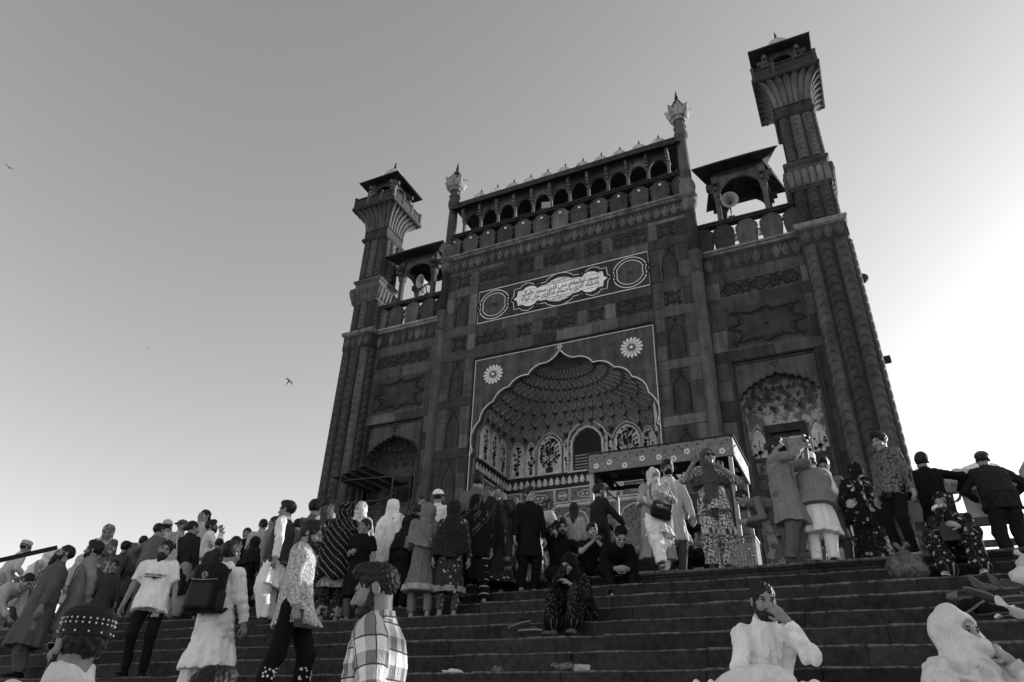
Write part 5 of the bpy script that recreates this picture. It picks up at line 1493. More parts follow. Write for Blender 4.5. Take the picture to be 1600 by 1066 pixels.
    if shoes:
        for s in (1, -1):
            f = Lg[s][2]; fd = nrm(A3((s * .25, -1, 0))); dn = A3((0, 0, 1))
            up_p = [(cap(f - dn * .01, f - dn * .035, .043, .042), .02), (cap(f - fd * .03 - dn * .042, f + fd * .12 - dn * .05, .043, .036, (dn, .75)), .03), (cap(f + fd * .11 - dn * .05, f + fd * .165 - dn * .054, .04, .03, (dn, .6)), .02)]
            vf = field(up_p, .0085, clip=lambda G: -(G[..., 2] - float(f[2]) + .066)); so_ = mk('shoe', vf[0], shoes[0], root, vf[1])
            c = f + fd * .065; pts = [c + fd * .135 * math.cos(a) + np.cross(fd, dn) * (.045 - .006 * math.cos(a)) * math.sin(a) for a in [2 * math.pi * i / 16 for i in range(16)]]
            m = MB(); V = [(float(p[0]), float(p[1]), float(f[2]) + q) for q in (-.074, -.058) for p in pts]; m.add(V, [tuple(range(15, -1, -1)), tuple(range(16, 32))] + [(i, (i + 1) % 16, 16 + (i + 1) % 16, 16 + i) for i in range(16)]); m.build('sole', shoes[1], root)
    T.hp, T.nb, T.hip, T.up, T.sx, T.fw, T.J, T.Lg, T.HM, T.hc, T.fine = hp, nb, hip, up, sx, fw, J, Lg, HM, hcn, fine
    PEOPLE[pid] = T
    return T
# ------------------------------------------------------------------ the crowd on the steps
NAVY = cloth(.010); BLK = cloth(.008); WHT = cloth(.82); WHT2 = cloth(.70); PALE = cloth(.45); GREY = cloth(.22); DGREY = cloth(.10); MID = cloth(.15)
SAND = cloth(.05, 'plain', .6, 2); WSOLE = M['white_paint']; DSOLE = cloth(.06)
FACE_L, FACE_R = (.03, -.17, 1.50), (-.03, -.17, 1.50)
def T_(m, **k): return dict(m=m, **k)
SIT = dict(seat=True, hip=(0, .0, .11), lf=(.15, -.62, -.345), rf=(-.15, -.62, -.345), knee=((.25, -1, .5), (-.25, -1, .5)))
def sit(**k): d = dict(SIT); d.update(k); return d
# far left
person('p01', 'man in pale cap and striped white shirt leaning on the dark handrail', 45, 845, 140, k=1, lean=(22, 0), top=T_(cloth(.55, 'stripe', .42), hem=.72), bottom=T_(cloth(.5, 'print', .2), baggy=.4), capt=('topi', PALE, DGREY), lh=(.22, -.35, .98), rh=(-.22, -.35, .98), skin=3, shoes=(SAND, DSOLE))
person('p02', 'woman in pale embroidered kameez bending far forward at the left edge', 52, 897, 75, k=5, lean=(72, 0), head=(0, 10, 0), hair='bun', top=T_(cloth(.42, 'sequin', .75), hem=.5, flare=.06), bottom=T_(cloth(.34), baggy=.8), lh=(.12, -.62, .62), rh=(-.12, -.6, .6), skin=0)
person('p03', 'person under a white scarf stooping behind the bearded man in white glasses', 86, 857, 95, k=2, lean=(38, 0), hair='bun', shawl=T_(WHT2, len=.55), top=T_(cloth(.3, 'floral', .6), hem=.4), bottom=T_(DGREY), lh=(.1, -.45, .85), rh=(-.1, -.45, .8))
person('p04', 'bearded man in dark grey kurta and white-rimmed sunglasses', 112, 853, -55, k=7, lean=(-4, 0), head=(8, -14, 0), beard='long', hair='short', glasses=(M['white_paint'], M['glass']), top=T_(cloth(.10), hem=.36, flare=.05, w=1.12, placket=cloth(.08)), bottom=T_(cloth(.085), baggy=.5), lh=(.33, -.02, .78), rh=(-.33, -.0, .78), shoes=(BLK, DSOLE), fine=1, build=1.08)
person('p05', 'young man in light grey kurta with one hand behind his back', 154, 846, -70, k=6, head=(-5, -4, 0), beard='short', hair='thick', top=T_(cloth(.24), hem=.40, placket=cloth(.2)), bottom=T_(cloth(.18), baggy=.5), lh=(.24, .16, .92), elb=((.9, .6, 0), (-.6, .8, 0)), shoes=(SAND, DSOLE), fine=1, skin=3)
person('p06', 'woman wrapped in a grey checked shawl looking down from the terrace', 172, 818, 10, k=0, y=.25, head=(10, 28, 0), hair='long', shawl=T_(cloth(.16, 'tie', .42, .8), len=.75, face=1.15), top=T_(cloth(.1), hem=.4), bottom=T_(DGREY), lh=(.08, -.22, 1.15), rh=(-.08, -.22, 1.1))
person('p07', 'boy with dark hair standing beside the woman in the checked shawl', 199, 846, 170, k=1, hair='thick', top=T_(cloth(.07), hem=.6), bottom=T_(BLK), child=1.15)
person('p08', 'small child in a dark top peering out between two men at the left', 181, 874, 20, k=4, hair='short', top=T_(cloth(.05), hem=.5), bottom=T_(BLK), child=1.25)
person('p09', 'man in grey-green shirt and matching trousers seen from behind', 251, 818, 165, k=2, lean=(8, 5), twist=-12, hair='short', top=T_(cloth(.12), hem=.78, w=1.05), bottom=T_(cloth(.115), baggy=.2), lh=(.34, -.14, 1.0), elb=((.9, .5, 0), (-.6, .8, 0)), skin=0, build=1.08, shoes=(SAND, DSOLE))
t_tee = person('p10', 'bearded man in white printed T-shirt and black trousers', 266, 844, 12, k=7, lean=(2, -4), head=(6, 8, 14), beard='full', hair='short', top=T_(WHT, hem=.77, sleeve='half', collar=False, name='tee_shirt', flare=.01, w=1.06, wr=.009), bottom=T_(NAVY), lh=(.31, -.06, .76), rh=(-.36, -.02, .80), shoes=(BLK, DSOLE), fine=1, skin=0, build=1.05)
t_tote = person('p11', 'woman in dark dress with a knitted tote bag over her shoulder', 303, 814, 160, k=2, hair='bun', head=(-25, 0, 0), top=T_(cloth(.02), hem=.42, flare=.05), bottom=T_(cloth(.30), baggy=.7), lh=(.24, -.2, 1.02), shoes=(SAND, DSOLE))
person('p12', 'man in a pale cap and light shirt at the back of the left crowd', 264, 812, 175, k=0, y=.5, top=T_(cloth(.5, 'print', .35), hem=.6), bottom=T_(MID), capt=('skull', PALE))
person('p13', 'man wearing a dark baseball cap backwards among the left crowd', 287, 811, 60, k=0, y=.2, hair='short', top=T_(cloth(.35), hem=.6), bottom=T_(MID), capt=('ball', DGREY), skin=3)
person('p14', 'woman with hair tied back standing highest above the left crowd', 324, 797, -25, k=0, y=.15, hair='bun', head=(0, -8, 0), top=T_(PALE, hem=.4), bottom=T_(MID), sc=None)
t_cup = person('p15', 'man in white shirt drinking in profile on the terrace edge', 330, 813, 100, k=0, y=.1, head=(0, -10, 0), hair='thick', beard='stubble', top=T_(WHT2, hem=.5), bottom=T_(MID), lh=(-.02, -.20, 1.50), rh=(-.03, -.21, 1.42), skin=3)
t_pack = person('p16', 'man in white kurta carrying a large black backpack, seen from behind', 364, 846, 172, k=9, twist=-8, hair='thick', head=(-8, 0, 0), top=T_(WHT, hem=.40, flare=.08, wr=.010, fold=.07), bottom=T_(WHT2, baggy=.9), lh=(.10, -.28, .95), rh=(-.30, -.10, .82), lf=(.20, .0, .075), rf=(-.14, -.12, .075), shoes=(SAND, DSOLE), fine=1)
person('p17', 'child whose dark hair just shows at the bottom edge below the backpack', 338, 1043, 150, y=-18.2, z=STEPS[16][1], hair='thick', top=T_(MID, hem=.5), bottom=T_(BLK), child=1.15, head=(-30, 0, 0), fine=1)
person('p18', 'woman in dark clothes with parted dark hair behind the girl in lace', 388, 825, 5, k=0, y=.7, hair='long', top=T_(BLK, hem=.3), bottom=T_(BLK))
person('p19', 'dark-haired woman in black stooping beside the backpack carrier', 372, 838, 120, k=3, lean=(18, 0), hair='bun', top=T_(cloth(.02, 'floral', .3), hem=.3), bottom=T_(BLK))
t_strap = person('p20', 'woman in pale top with a dark bag strap across her back', 413, 811, -160, k=0, y=.2, hair='bun', top=T_(cloth(.5, 'print', .35), hem=.35, flare=.06), bottom=T_(PALE), lh=(.1, -.3, 1.05))
person('p21', 'girl in a pale lace dress and striped sandals with a white hairband', 431, 807, -50, k=0, y=-.02, head=(-10, 4, 0), hair='long', top=T_(cloth(.42, 'vine', .62, 2), hem=.42, flare=.14, fold=.06, sleeve='elbow'), bottom=T_(cloth(.4)), lh=(.16, -.2, .95), rh=(-.16, -.2, .95), shoes=(cloth(.1, 'rings', .7, 3), WSOLE), child=1.06)
person('p22', 'man in dark waistcoat over a white kurta, in profile facing left', 453, 783, -92, k=3, head=(-4, 0, 0), hair='thick', top=T_(WHT, hem=.50, flare=.05), vest=T_(cloth(.035, 'check', .06), hem=.80), bottom=T_(WHT, baggy=.9), shoes=(SAND, DSOLE), fine=1, lh=(.26, .05, .8))
person('p23', 'bearded man half hidden behind the man in the waistcoat', 437, 806, 60, k=1, beard='short', top=T_(GREY, hem=.5), bottom=T_(MID))
t_phone = person('p24', 'young man in pale printed shirt and black jeans with embroidered patches', 493, 814, 96, k=9, head=(-6, 14, 0), twist=-10, hair='thick', beard='short', top=T_(cloth(.62, 'print', .26, 1.3), hem=.72, w=1.0, name='shirt'), bottom=T_(BLK, baggy=.25), lh=(.26, .05, .72), rh=(-.27, -.08, .72), lf=(.10, -.16, .075), rf=(-.10, .20, .075), shoes=(BLK, DSOLE), fine=1)
person('p25', 'small boy in grey shirt seen from behind, farthest left by the tower', 494, 781, 175, k=0, y=.6, hair='thick', top=T_(cloth(.12), hem=.6), bottom=T_(BLK), child=1.1)
person('p26', 'man with white collar looking away beside the boy at the tower', 514, 777, 140, k=0, y=.35, hair='thick', top=T_(WHT2, hem=.5), bottom=T_(MID), beard='short')
person('p27', 'woman in a dark brown scarf close behind the striped shawl', 513, 789, 170, k=1, hair='bun', shawl=T_(cloth(.055, 'print', .1, .7), len=.5), top=T_(DGREY, hem=.3), bottom=T_(BLK))
person('p28', 'woman in black shawl with white diagonal stripes and dotted trousers', 541, 782, 186, k=3, hair='bun', shawl=T_(cloth(.010, 'shawl', .30, 1), len=.86, fold=.05, arms=1), top=T_(cloth(.35, 'vine', .15), hem=.48, flare=.05), bottom=T_(cloth(.015, 'dots', .55), baggy=.7, cuff=cloth(.4, 'print', .15, 2)))
person('p29', 'woman in a light scarf and grey shawl under the left side arch', 567, 783, 170, k=1, hair='bun', shawl=T_(cloth(.62, 'tie', .35, .6), len=.75), top=T_(cloth(.3, 'stripe', .5), hem=.3), bottom=T_(DGREY))
person('p30', 'boy in black tunic looking back over his shoulder', 573, 811, -10, k=3, head=(-25, -4, 0), hair='short', top=T_(BLK, hem=.35, sleeve='half'), bottom=T_(DGREY), rh=(-.06, -.28, 1.1), child=1.15, skin=0)
person('p31', 'woman covered from head to knee in a plain white shawl', 616, 779, 150, k=1, hair='bun', shawl=T_(WHT, len=.84, fold=.05, arms=1, wr=.013), top=T_(PALE, hem=.3), bottom=T_(DGREY))
person('p32', 'young man in a plaid shirt near the camera, looking down to the left', 588, 880, -70, y=-17.93, z=STEPS[15][1], twist=-24, head=(-4, 14, 0), hair='quiff', beard='stubble', top=T_(cloth(.80, 'plaid', .20, 1.0), hem=.72, name='plaid_shirt', wr=.007), bottom=T_(BLK), shoes=(BLK, DSOLE), fine=2, skin=0, build=1.12)
t_carry = person('p33', 'man in a white knitted cap and white shirt carrying a child', 686, 765, 150, k=1, hair='short', beard='short', top=T_(WHT2, hem=.5), bottom=T_(MID), capt=('skull', WHT), lh=(.18, -.28, 1.18), rh=(-.05, -.30, 1.1))
person('p34', 'child in a dark flowery outfit held against the shoulder of the white-capped man', 660, 774, 60, k=1, hip=(0, 0, 1.92), lf=(.1, -.2, 1.42), rf=(-.1, -.2, 1.42), lean=(18, 0), hair='short', top=T_(cloth(.03, 'floral', .4, 2), hem=1.7), bottom=T_(cloth(.03, 'floral', .3, 2)), lh=(.2, -.25, 2.15), rh=(-.2, -.25, 2.15), child=1.12)
person('p35', 'woman in a sheer grey sequinned veil climbing barefoot', 671, 785, 196, k=3, hair='bun', shawl=T_(cloth(.17, 'sequin', .8), len=.42, arms=1, tail=((-.22, .85),), front=True, wr=.013), top=T_(cloth(.15, 'sequin', .6, .6), hem=.38, flare=.08, border=cloth(.5, 'print', .2, 2)), bottom=T_(cloth(.17), baggy=.2), lh=(.1, -.3, 1.1), rh=(-.12, -.3, 1.1), lf=(.1, -.1, .075), rf=(-.1, .14, .075))
person('p36', 'woman in dark dotted scarf between the grey veil and the black shawl', 711, 780, 178, k=3, hair='bun', shawl=T_(cloth(.018, 'dots', .08, .6), len=.6), top=T_(cloth(.03, 'floral', .4, 1.5), hem=.35, border=cloth(.4, 'print', .1)), bottom=T_(cloth(.06, 'floral', .3)))
person('p37', 'woman in a large black bordered shawl striding up with ringed trousers', 746, 771, 172, k=2, lean=(8, 0), hair='bun', shawl=T_(cloth(.009, 'border', .28), len=.84, fold=.06, flare=.08, arms=1, nf=5), top=T_(BLK, hem=.35), bottom=T_(cloth(.008, 'rings', .35), baggy=.5), lf=(.20, -.05, .075), rf=(-.22, .05, .075))
person('p38', 'man with round dark hair and grey shirt facing the great arch', 747, 739, 178, k=0, y=.12, hair='thick', top=T_(cloth(.12), hem=.6), bottom=T_(BLK))
person('p39', 'woman in a dark embroidered dress looking at the camera, hand to her cheek', 779, 757, 8, k=1, head=(-6, 4, 0), hair='bun', shawl=T_(cloth(.045), len=.45, face=1.15, open=1, tail=((.2, .8),)), top=T_(cloth(.008, 'print', .03), hem=.16, flare=.10, border=cloth(.02, 'floral', .5, 2.5)), bottom=T_(BLK), lh=(.10, -.15, 1.46), rh=(-.13, -.16, 1.48), skin=1)
person('p40', 'boy in a plain black kurta standing barefoot on the top step', 826, 763, 14, k=1, head=(22, -6, 0), hair='thick', top=T_(BLK, hem=.50, flare=.03), bottom=T_(BLK, baggy=.3), lh=(.27, -.08, .78), rh=(-.27, -.08, .78), skin=1)
person('p41', 'woman in pale kameez and dark flowered headscarf bending towards the stall', 860, 780, 130, k=0, y=.35, lean=(48, 0), hair='bun', shawl=T_(cloth(.03, 'floral', .35, 1.6), len=.24), top=T_(cloth(.48), hem=.3, flare=.06), bottom=T_(PALE), lh=(.1, -.62, 1.1), rh=(-.1, -.6, 1.1))
person('p42', 'woman in a spotted veil just left of the child in stripes', 842, 788, 175, k=0, y=1.0, hair='bun', shawl=T_(cloth(.06, 'tie', .3), len=.5), top=T_(DGREY, hem=.3), bottom=T_(BLK))
person('p43', 'child in a striped shirt standing behind the two seated youths', 897, 786, 165, k=0, y=.15, hair='long', top=T_(cloth(.45, 'stripe', .2, .7), hem=.55), bottom=T_(GREY), child=1.2)
person('p44', 'seated youth in black resting his head on his raised hand', 876, 811, 8, k=0, **sit(top=T_(BLK, seat=1), bottom=T_(BLK), hair='thick', beard='stubble', head=(-4, 0, -6), lean=(18, 0), lh=(.16, -.42, .30), rh=(-.10, -.30, .80), elb=((.6, -.3, -.5), (-.6, -.5, -.6)), skin=0))
person('p45', 'seated person in a black hood and white-dotted gown hiding the face in a hand', 884, 862, -38, k=4, **sit(top=T_(cloth(.007, 'dots', .35, .9), seat=1, skirt=.75, drape=1, w=1.15), bottom=T_(cloth(.045)), hair=None, lean=(24, 0), head=(0, 20, 0), shawl=T_(BLK, len=.42, face=.9, arms=0), lh=(.10, -.40, .42), rh=(-.02, -.36, .68), lf=(.14, -.42, -.135), rf=(-.14, -.44, -.135), shoes=(cloth(.12), DSOLE)))
person('p46', 'bearded man in a dark collarless shirt looking right beside the painted stall', 936, 757, 118, k=0, y=.45, head=(-10, 4, 0), hair='thick', beard='short', top=T_(cloth(.022), hem=.6), bottom=T_(BLK), lh=(.2, -.42, 1.05), rh=(-.2, -.40, 1.0), skin=1)
person('p47', 'seated youth in a black T-shirt with hands clasped before his chin', 924, 819, 6, k=0, **sit(top=T_(BLK, seat=1, sleeve='half', name='tee_shirt'), bottom=T_(BLK), hair='thick', lean=(30, 0), head=(0, -14, 0), lh=(.035, -.47, .52), rh=(-.03, -.48, .50), elb=((1, -.2, -1.1), (-1, -.2, -1.1)), lf=(.26, -.62, -.345), rf=(-.22, -.62, -.345), knee=((.7, -1, .5), (-.7, -1, .5)), skin=1))
person('p48', 'person in black with white glasses bowed forward, hands hanging between the knees', 971, 822, 4, k=0, **sit(top=T_(BLK, seat=1), bottom=T_(BLK), hair='short', lean=(62, 0), head=(0, 18, 0), glasses=(M['white_paint'], M['glass']), lh=(.09, -.52, .02), rh=(-.09, -.52, .02), capt=('skull', BLK), skin=1))
t_cross = person('p49', 'woman in a white face mask and pale scarf stepping down with a black crossbody bag', 1022, 729, 6, k=0, head=(8, 16, 0), hair='short', y=-.1, mask=cloth(.55), shawl=T_(cloth(.60, 'print', .45, .8), len=.36, face=1.08, open=0, tail=((.16, .72),), wr=.013), top=T_(cloth(.68, 'floral', .38, 1.2), hem=.52, flare=.07), coat=T_(cloth(.30), hem=.22), bottom=T_(WHT, baggy=1.0), lh=(.05, -.27, 1.22), rh=(-.10, -.30, 1.02), elb=((.8, .2, -.5), (-.9, .1, -.4)), lf=(.12, .12, .075), rf=(-.02, -.34, -.135), shoes=(cloth(.04), WSOLE), skin=1, fine=1)
person('p50', 'man in a light collared shirt close behind the masked woman', 1041, 721, 4, k=0, y=.42, hair='thick', mask=BLK, top=T_(cloth(.48), hem=.5, placket=cloth(.42)), bottom=T_(DGREY), lh=(.30, -.12, .82), skin=3)
person('p51', 'woman in dark sunglasses and black-and-white printed suit raising one hand', 1104, 698, 4, k=0, hair='short', glasses=(BLK, M['glass']), shawl=T_(cloth(.10, 'print', .05), len=.30, face=1.1, tail=((-.02, .55), (-.10, .72)), wr=.013), top=T_(cloth(.55, 'print', .02, 1.0), hem=.74, flare=.05, sleeve='elbow'), bottom=T_(cloth(.55, 'print', .02, .8), baggy=1.0), lh=(.12, -.22, 1.34), rh=(-.30, -.20, 1.40), elb=((.8, .1, -.6), (-.7, .1, -.7)), shoes=(SAND, DSOLE), skin=3, palm=((0, -1, 0), (0, -1, .2)))
person('p52', 'stallkeeper in black seated in the shade under the painted canopy', 1066, 764, 10, k=0, y=1.4, hip=(0, .2, .62), lean=(10, 0), lf=(.15, -.3, .075), rf=(-.15, -.3, .075), hair='thick', top=T_(BLK, seat=1), bottom=T_(BLK), lh=(.1, -.5, .85), rh=(-.3, -.4, .8), seat=True, sc=1.0)
person('p53', 'man in grey kurta bent double over the stall beside the photographer', 1152, 766, -95, k=0, y=.15, lean=(82, 0), head=(0, 6, 0), hair='short', top=T_(cloth(.14), hem=.52, swing=(0, .02)), bottom=T_(cloth(.11), baggy=.6), lh=(.1, -.62, .70), rh=(-.1, -.6, .72), shoes=(cloth(.4), DSOLE))
t_photo = person('p54', 'man in grey kurta and black face mask holding up a small camera', 1207, 686, 46, k=0, head=(0, -6, 0), hair='thick', mask=BLK, top=T_(cloth(.21), hem=.50, flare=.05, sleeve='elbow', placket=cloth(.19), w=1.1), bottom=T_(cloth(.12), baggy=.4), lh=(.10, -.36, 1.54), rh=(.00, -.37, 1.52), elb=((.8, -.5, -.8), (-.8, -.4, -.8)), shoes=(cloth(.05), DSOLE), skin=0, fine=1, build=1.06, palm=((-1, .3, 0), (1, .3, 0)))
person('p55', 'man in white cap and checked waistcoat bowed over the stall, seen from behind', 1263, 709, 150, k=0, y=.10, lean=(26, 0), hair='short', capt=('topi', WHT), top=T_(WHT, hem=.42, flare=.04, w=1.1), vest=T_(cloth(.17, 'check', .24), hem=.80), bottom=T_(WHT, baggy=.5), lh=(.15, -.42, 1.0), rh=(-.15, -.42, 1.0), shoes=(BLK, DSOLE), build=1.08)
person('p56', 'dark-haired man looking down behind the white-capped man in the waistcoat', 1283, 713, -20, k=0, y=1.2, head=(0, 25, 0), hair='thick', top=T_(MID, hem=.5), bottom=T_(DGREY))
person('p57', 'woman in a long black dress and veil printed with large pale flowers', 1331, 724, 172, k=0, y=.85, lean=(10, 0), head=(0, 12, 0), hair='bun', shawl=T_(cloth(.012, 'floral', .55, .42), len=.72, arms=1), top=T_(cloth(.012, 'floral', .36, 1.3), hem=.03, flare=.12, w=1.1), bottom=T_(BLK), lh=(.12, -.35, 1.05), rh=(-.12, -.35, 1.05))
person('p58', 'boy in a patterned grey shirt and black track trousers glancing down', 1369, 675, -66, k=0, y=.06, head=(6, 16, 0), hair='thick', twist=-8, top=T_(cloth(.15, 'vine', .03, 1.0), hem=.80, name='shirt'), bottom=T_(BLK, baggy=.1), lh=(.26, .03, .80), rh=(-.26, -.04, .78), shoes=(cloth(.3), WSOLE), skin=1, fine=1)
person('p59', 'curly-haired man in black stretching an arm along the railing', 1437, 708, 160, k=0, y=.75, lean=(16, 0), hair='thick', top=T_(BLK, hem=.62), bottom=T_(BLK), lh=(.18, -.40, 1.10), rh=(-.40, -.30, 1.12), elb=((.7, .4, .2), (-.8, .5, .4)))
person('p60', 'man in a dark flat cap and jacket leaning on the railing, seen from behind', 1531, 705, 165, k=0, y=.80, lean=(24, 0), head=(-20, 0, 0), hair='short', capt=('flat', DGREY), top=T_(cloth(.022), hem=.76, w=1.15, name='jacket'), bottom=T_(cloth(.015), baggy=.5), lh=(.15, -.42, 1.02), rh=(-.30, -.40, 1.06), elb=((.9, .4, -.1), (-.9, .4, -.1)), shoes=(cloth(.14), DSOLE), build=1.1)
t_hand = person('p61', 'woman in black flowered dress seated on the steps with a tissue at her nose', 1466, 767, -34, k=1, y=-.02, **sit(top=T_(cloth(.010, 'floral', .42, 1.5), seat=1, skirt=.95, drape=1, w=1.2), bottom=T_(cloth(.010, 'floral', .4, 1.5), baggy=1), hair='short', lean=(16, 0), head=(-26, 4, 0), shawl=T_(cloth(.012, 'floral', .35, 1.8), len=.5, face=1.05, wr=.013), rh=(-.05, -.30, .66), lh=(.10, -.52, .36), lf=(.20, -.40, -.135), rf=(-.14, -.46, -.135), shoes=(cloth(.3), WSOLE), skin=1, fine=1, build=1.1))
# filling the gaps at the back of the left crowd
for i, (px, py, kk, yy, rel, v, hr_, lab) in enumerate((
    (98, 868, 0, .3, 160, .4, 'bun', 'person in pale top at the back between white scarf and bearded man'),
    (131, 866, 1, .0, 100, .45, 'bun', 'person in a light wrap glimpsed between the two men in kurtas'),
    (226, 838, 1, .1, -150, .05, 'thick', 'person in dark clothes behind the arm of the man in grey-green'),
    (345, 842, 2, .0, 170, .03, 'short', 'person in dark clothes just above the backpack'),
    (402, 838, 1, .0, 150, .02, 'bun', 'person in black between the parted-hair woman and the lace dress'),
    (468, 812, 1, .0, 170, .10, 'thick', 'person in dark grey between the waistcoat and the printed shirt'),
    (547, 806, 1, .0, 175, .04, 'bun', 'person in dark clothes between the striped shawl and the boy in black'),
    (640, 806, 2, .1, 150, .015, 'bun', 'person in black stooping beside the plain white shawl'),
    (724, 786, 0, .3, 180, .03, 'short', 'person in dark clothes behind the dotted scarf'),
    (802, 776, 0, .4, 185, .10, 'bun', 'person in grey shawl between the embroidered dress and the boy in black kurta'),
    (213, 848, 0, .5, 180, .12, 'bun', 'person seen far behind the boy beside the checked shawl'),
    (1118, 770, 0, 1.3, 20, .01, 'thick', 'second dark figure under the right half of the painted canopy'))):
    person('q%02d' % i, lab, px, py, rel, k=kk, y=yy, hair=hr_, lean=((8, 0) if i % 2 else (2, 0)), top=T_(cloth(v), hem=.4), bottom=T_(cloth(max(.01, v * .4)), baggy=.4), shawl=(T_(cloth(v), len=.4) if hr_ == 'bun' else None), head=(0, 6, 0), skin=i % 4)
# near the camera
person('p62', 'seated man in a white shirt holding his hand across his nose and mouth', 1189, 909, 0, k=9, **sit(top=T_(WHT, seat=1, placket=WHT2, collar=True, name='shirt', wr=.012, w=1.0, sr=.97, thigh=.5), bottom=T_(WHT, baggy=1.0), hair='short', beard='short', lean=(14, 0), head=(0, 4, 0), lh=(.085, -.33, .605), rh=(-.17, -.44, .20), elb=((.5, -.35, -1.0), (-.6, .5, -.5)), lf=(.20, -.5, -.315), rf=(-.2, -.62, -.315), hdir=((-.62, .05, .72), None), palm=((-.1, 1, .1), None), curl=(.5, .35), skin=0, fine=2, build=1.0))
person('p63', 'seated woman drawing a pale veil across her nose with her hand', 1481, 943, 22, y=-16.0, z=STEPS[11][1], **sit(top=T_(cloth(.55), seat=1, w=1.1, wr=.008), bottom=T_(PALE, baggy=1), hair='short', lean=(12, 0), head=(-2, -4, 0), shawl=T_(cloth(.66), len=.50, cover=1, arms=1, wr=.014, tail=((.12, .42), (-.06, .5)), fold=.06), lh=(.10, -.30, .63), rh=(-.2, -.45, .3), elb=((.6, -.3, -1), (-.8, .3, -.2)), lf=(.16, -.6, -.315), rf=(-.16, -.6, -.315), hdir=((-.75, .05, .5), None), palm=((0, 1, -.3), None), curl=(.7, .35), skin=1, fine=2, build=1.02))
t_capman = person('p64', 'man in a black beaded cap and glasses with his back to the camera', 147, 945, -135, y=-18.96, z=STEPS[17][1], lean=(20, 0), head=(12, -8, 0), hair='short', beard='full', glasses=(M['metal'], M['glass']), capt=('bead', cloth(.012, 'check', .03, 3)), top=T_(cloth(.62), hem=.5, w=1.12, ch=.095), bottom=T_(PALE, baggy=.5), shoes=(SAND, DSOLE), fine=2, skin=3, build=1.12)
# ------------------------------------------------------------------ bags, things held
def rbox(c, r, k=.03, M3=None):
    """a soft rounded box as a distance field"""
    class Q: pass
    q = Q(); c = A3(c); r = A3(r); mm = np.eye(3, dtype=f32) if M3 is None else np.array(M3, dtype=f32); e = np.abs(mm) @ r
    q.lo, q.hi = c - e, c + e
    def d(P, uv=False):
        p = (P - c) @ mm; a = np.abs(p) - (r - k); dd = np.sqrt((np.maximum(a, 0) ** 2).sum(-1)) + np.minimum(a.max(-1), 0) - k
        return (dd, np.stack([p[..., 0] + p[..., 1], p[..., 2]], -1)) if uv else dd
    q.d = d; return q
def held(T, name, label, cat, origin):
    e = empty(name, T.W(origin)); e.rotation_euler = T.root.rotation_euler; e.scale = T.root.scale; tag(e, label, cat); return e
# black backpack
M['nylon'] = cloth(.010, 'plain', .6, 3, .6); M['nylon2'] = cloth(.024, 'plain', .6, 4, .5)
bp_ = held(t_pack, 'backpack', 'large black backpack with a pale shield badge on the back of the man in white', 'backpack', (.03, .22, 1.15))
mk('pack', field([(rbox((0, .02, .02), (.175, .105, .25), .07), .02), (rbox((0, .10, -.06), (.15, .06, .16), .05), .03), (ell((0, .02, .22), (.15, .09, .09)), .04)], .011, disp=folds(.003, 5, 40, 20))[0], M['nylon'], bp_)
mk('pocket', field([(rbox((0, .15, -.07), (.135, .03, .13), .03), .02)], .01)[0], M['nylon2'], bp_)
for s in (-1, 1):
    MB().tube([(s * .12, -.09, .22), (s * .14, -.18, .27), (s * .15, -.30, .20), (s * .16, -.34, .05), (s * .17, -.22, -.12), (s * .16, -.06, -.2)], .022, 8).build('shoulder_strap', M['nylon2'], bp_)
    mk('side_pocket', field([(rbox((s * .17, .03, -.10), (.03, .07, .10), .025), .02)], .01)[0], M['nylon2'], bp_)
MB().tube([(-.04, .0, .30), (-.03, .0, .35), (.03, .0, .35), (.04, .0, .30)], .010, 6).build('grab_handle', M['nylon2'], bp_)
m = MB(); m.add([(x, .153 - .0 , z) for x, z in ((-.03, .16), (0, .175), (.03, .16), (.028, .12), (0, .09), (-.028, .12))] + [(x, .128, z) for x, z in ((-.03, .16), (0, .175), (.03, .16), (.028, .12), (0, .09), (-.028, .12))], [(5, 4, 3, 2, 1, 0)] + [(i, (i + 1) % 6, 6 + (i + 1) % 6, 6 + i) for i in range(6)]); bd = m.build('shield_badge', M['marble_grey'], bp_, (0, -.0, .0))
m = MB(); m.add([(x * 1.0, .156, z) for x, z in ((-.012, .15), (.012, .15), (.012, .14), (-.002, .14), (-.002, .132), (.010, .132), (.010, .122), (-.002, .122), (-.002, .108), (-.012, .108))], [tuple(range(10))]); m.build('badge_mark', M['ink'], bd)
MB().tube([(-.15, .135, .10), (-.05, .165, .085), (.06, .165, .085), (.15, .135, .10)], .005, 5).build('zip', M['horn'], bp_)
# knitted tote
tt = held(t_tote, 'tote_bag', 'pale knitted tote bag hanging from the shoulder of the woman in the dark dress', 'bag', (.17, .20, 1.02))
mk('bag', field([(loft((0, 0, .16), (0, 0, -.19), [0, .5, .85, 1], [.15, .19, .17, .12], [.035, .075, .08, .06]), .03)], .009, disp=folds(.003, 8, 30, 60))[0], cloth(.42, 'stripe', .3, .0) if False else None or cloth(.42), tt)
for z in range(9): 
    zz_ = -.15 + z * .035; rx = float(np.interp((.16 - zz_) / .35, [0, .5, .85, 1], [.15, .19, .17, .12])); ry = float(np.interp((.16 - zz_) / .35, [0, .5, .85, 1], [.035, .075, .08, .06]))
    MB().tube([(rx * 1.01 * math.cos(a), ry * 1.03 * math.sin(a), zz_) for a in [2 * math.pi * i / 20 for i in range(21)]], .006, 5).build('knit_band', cloth(.3), tt)
for s in (-1, 1): MB().tube([(s * .12, .03 * s, .15), (s * .08, -.02, .30), (-.0, -.08, .42), (s * -.02, -.10, .44)], .012, 6).build('strap', cloth(.5), tt)
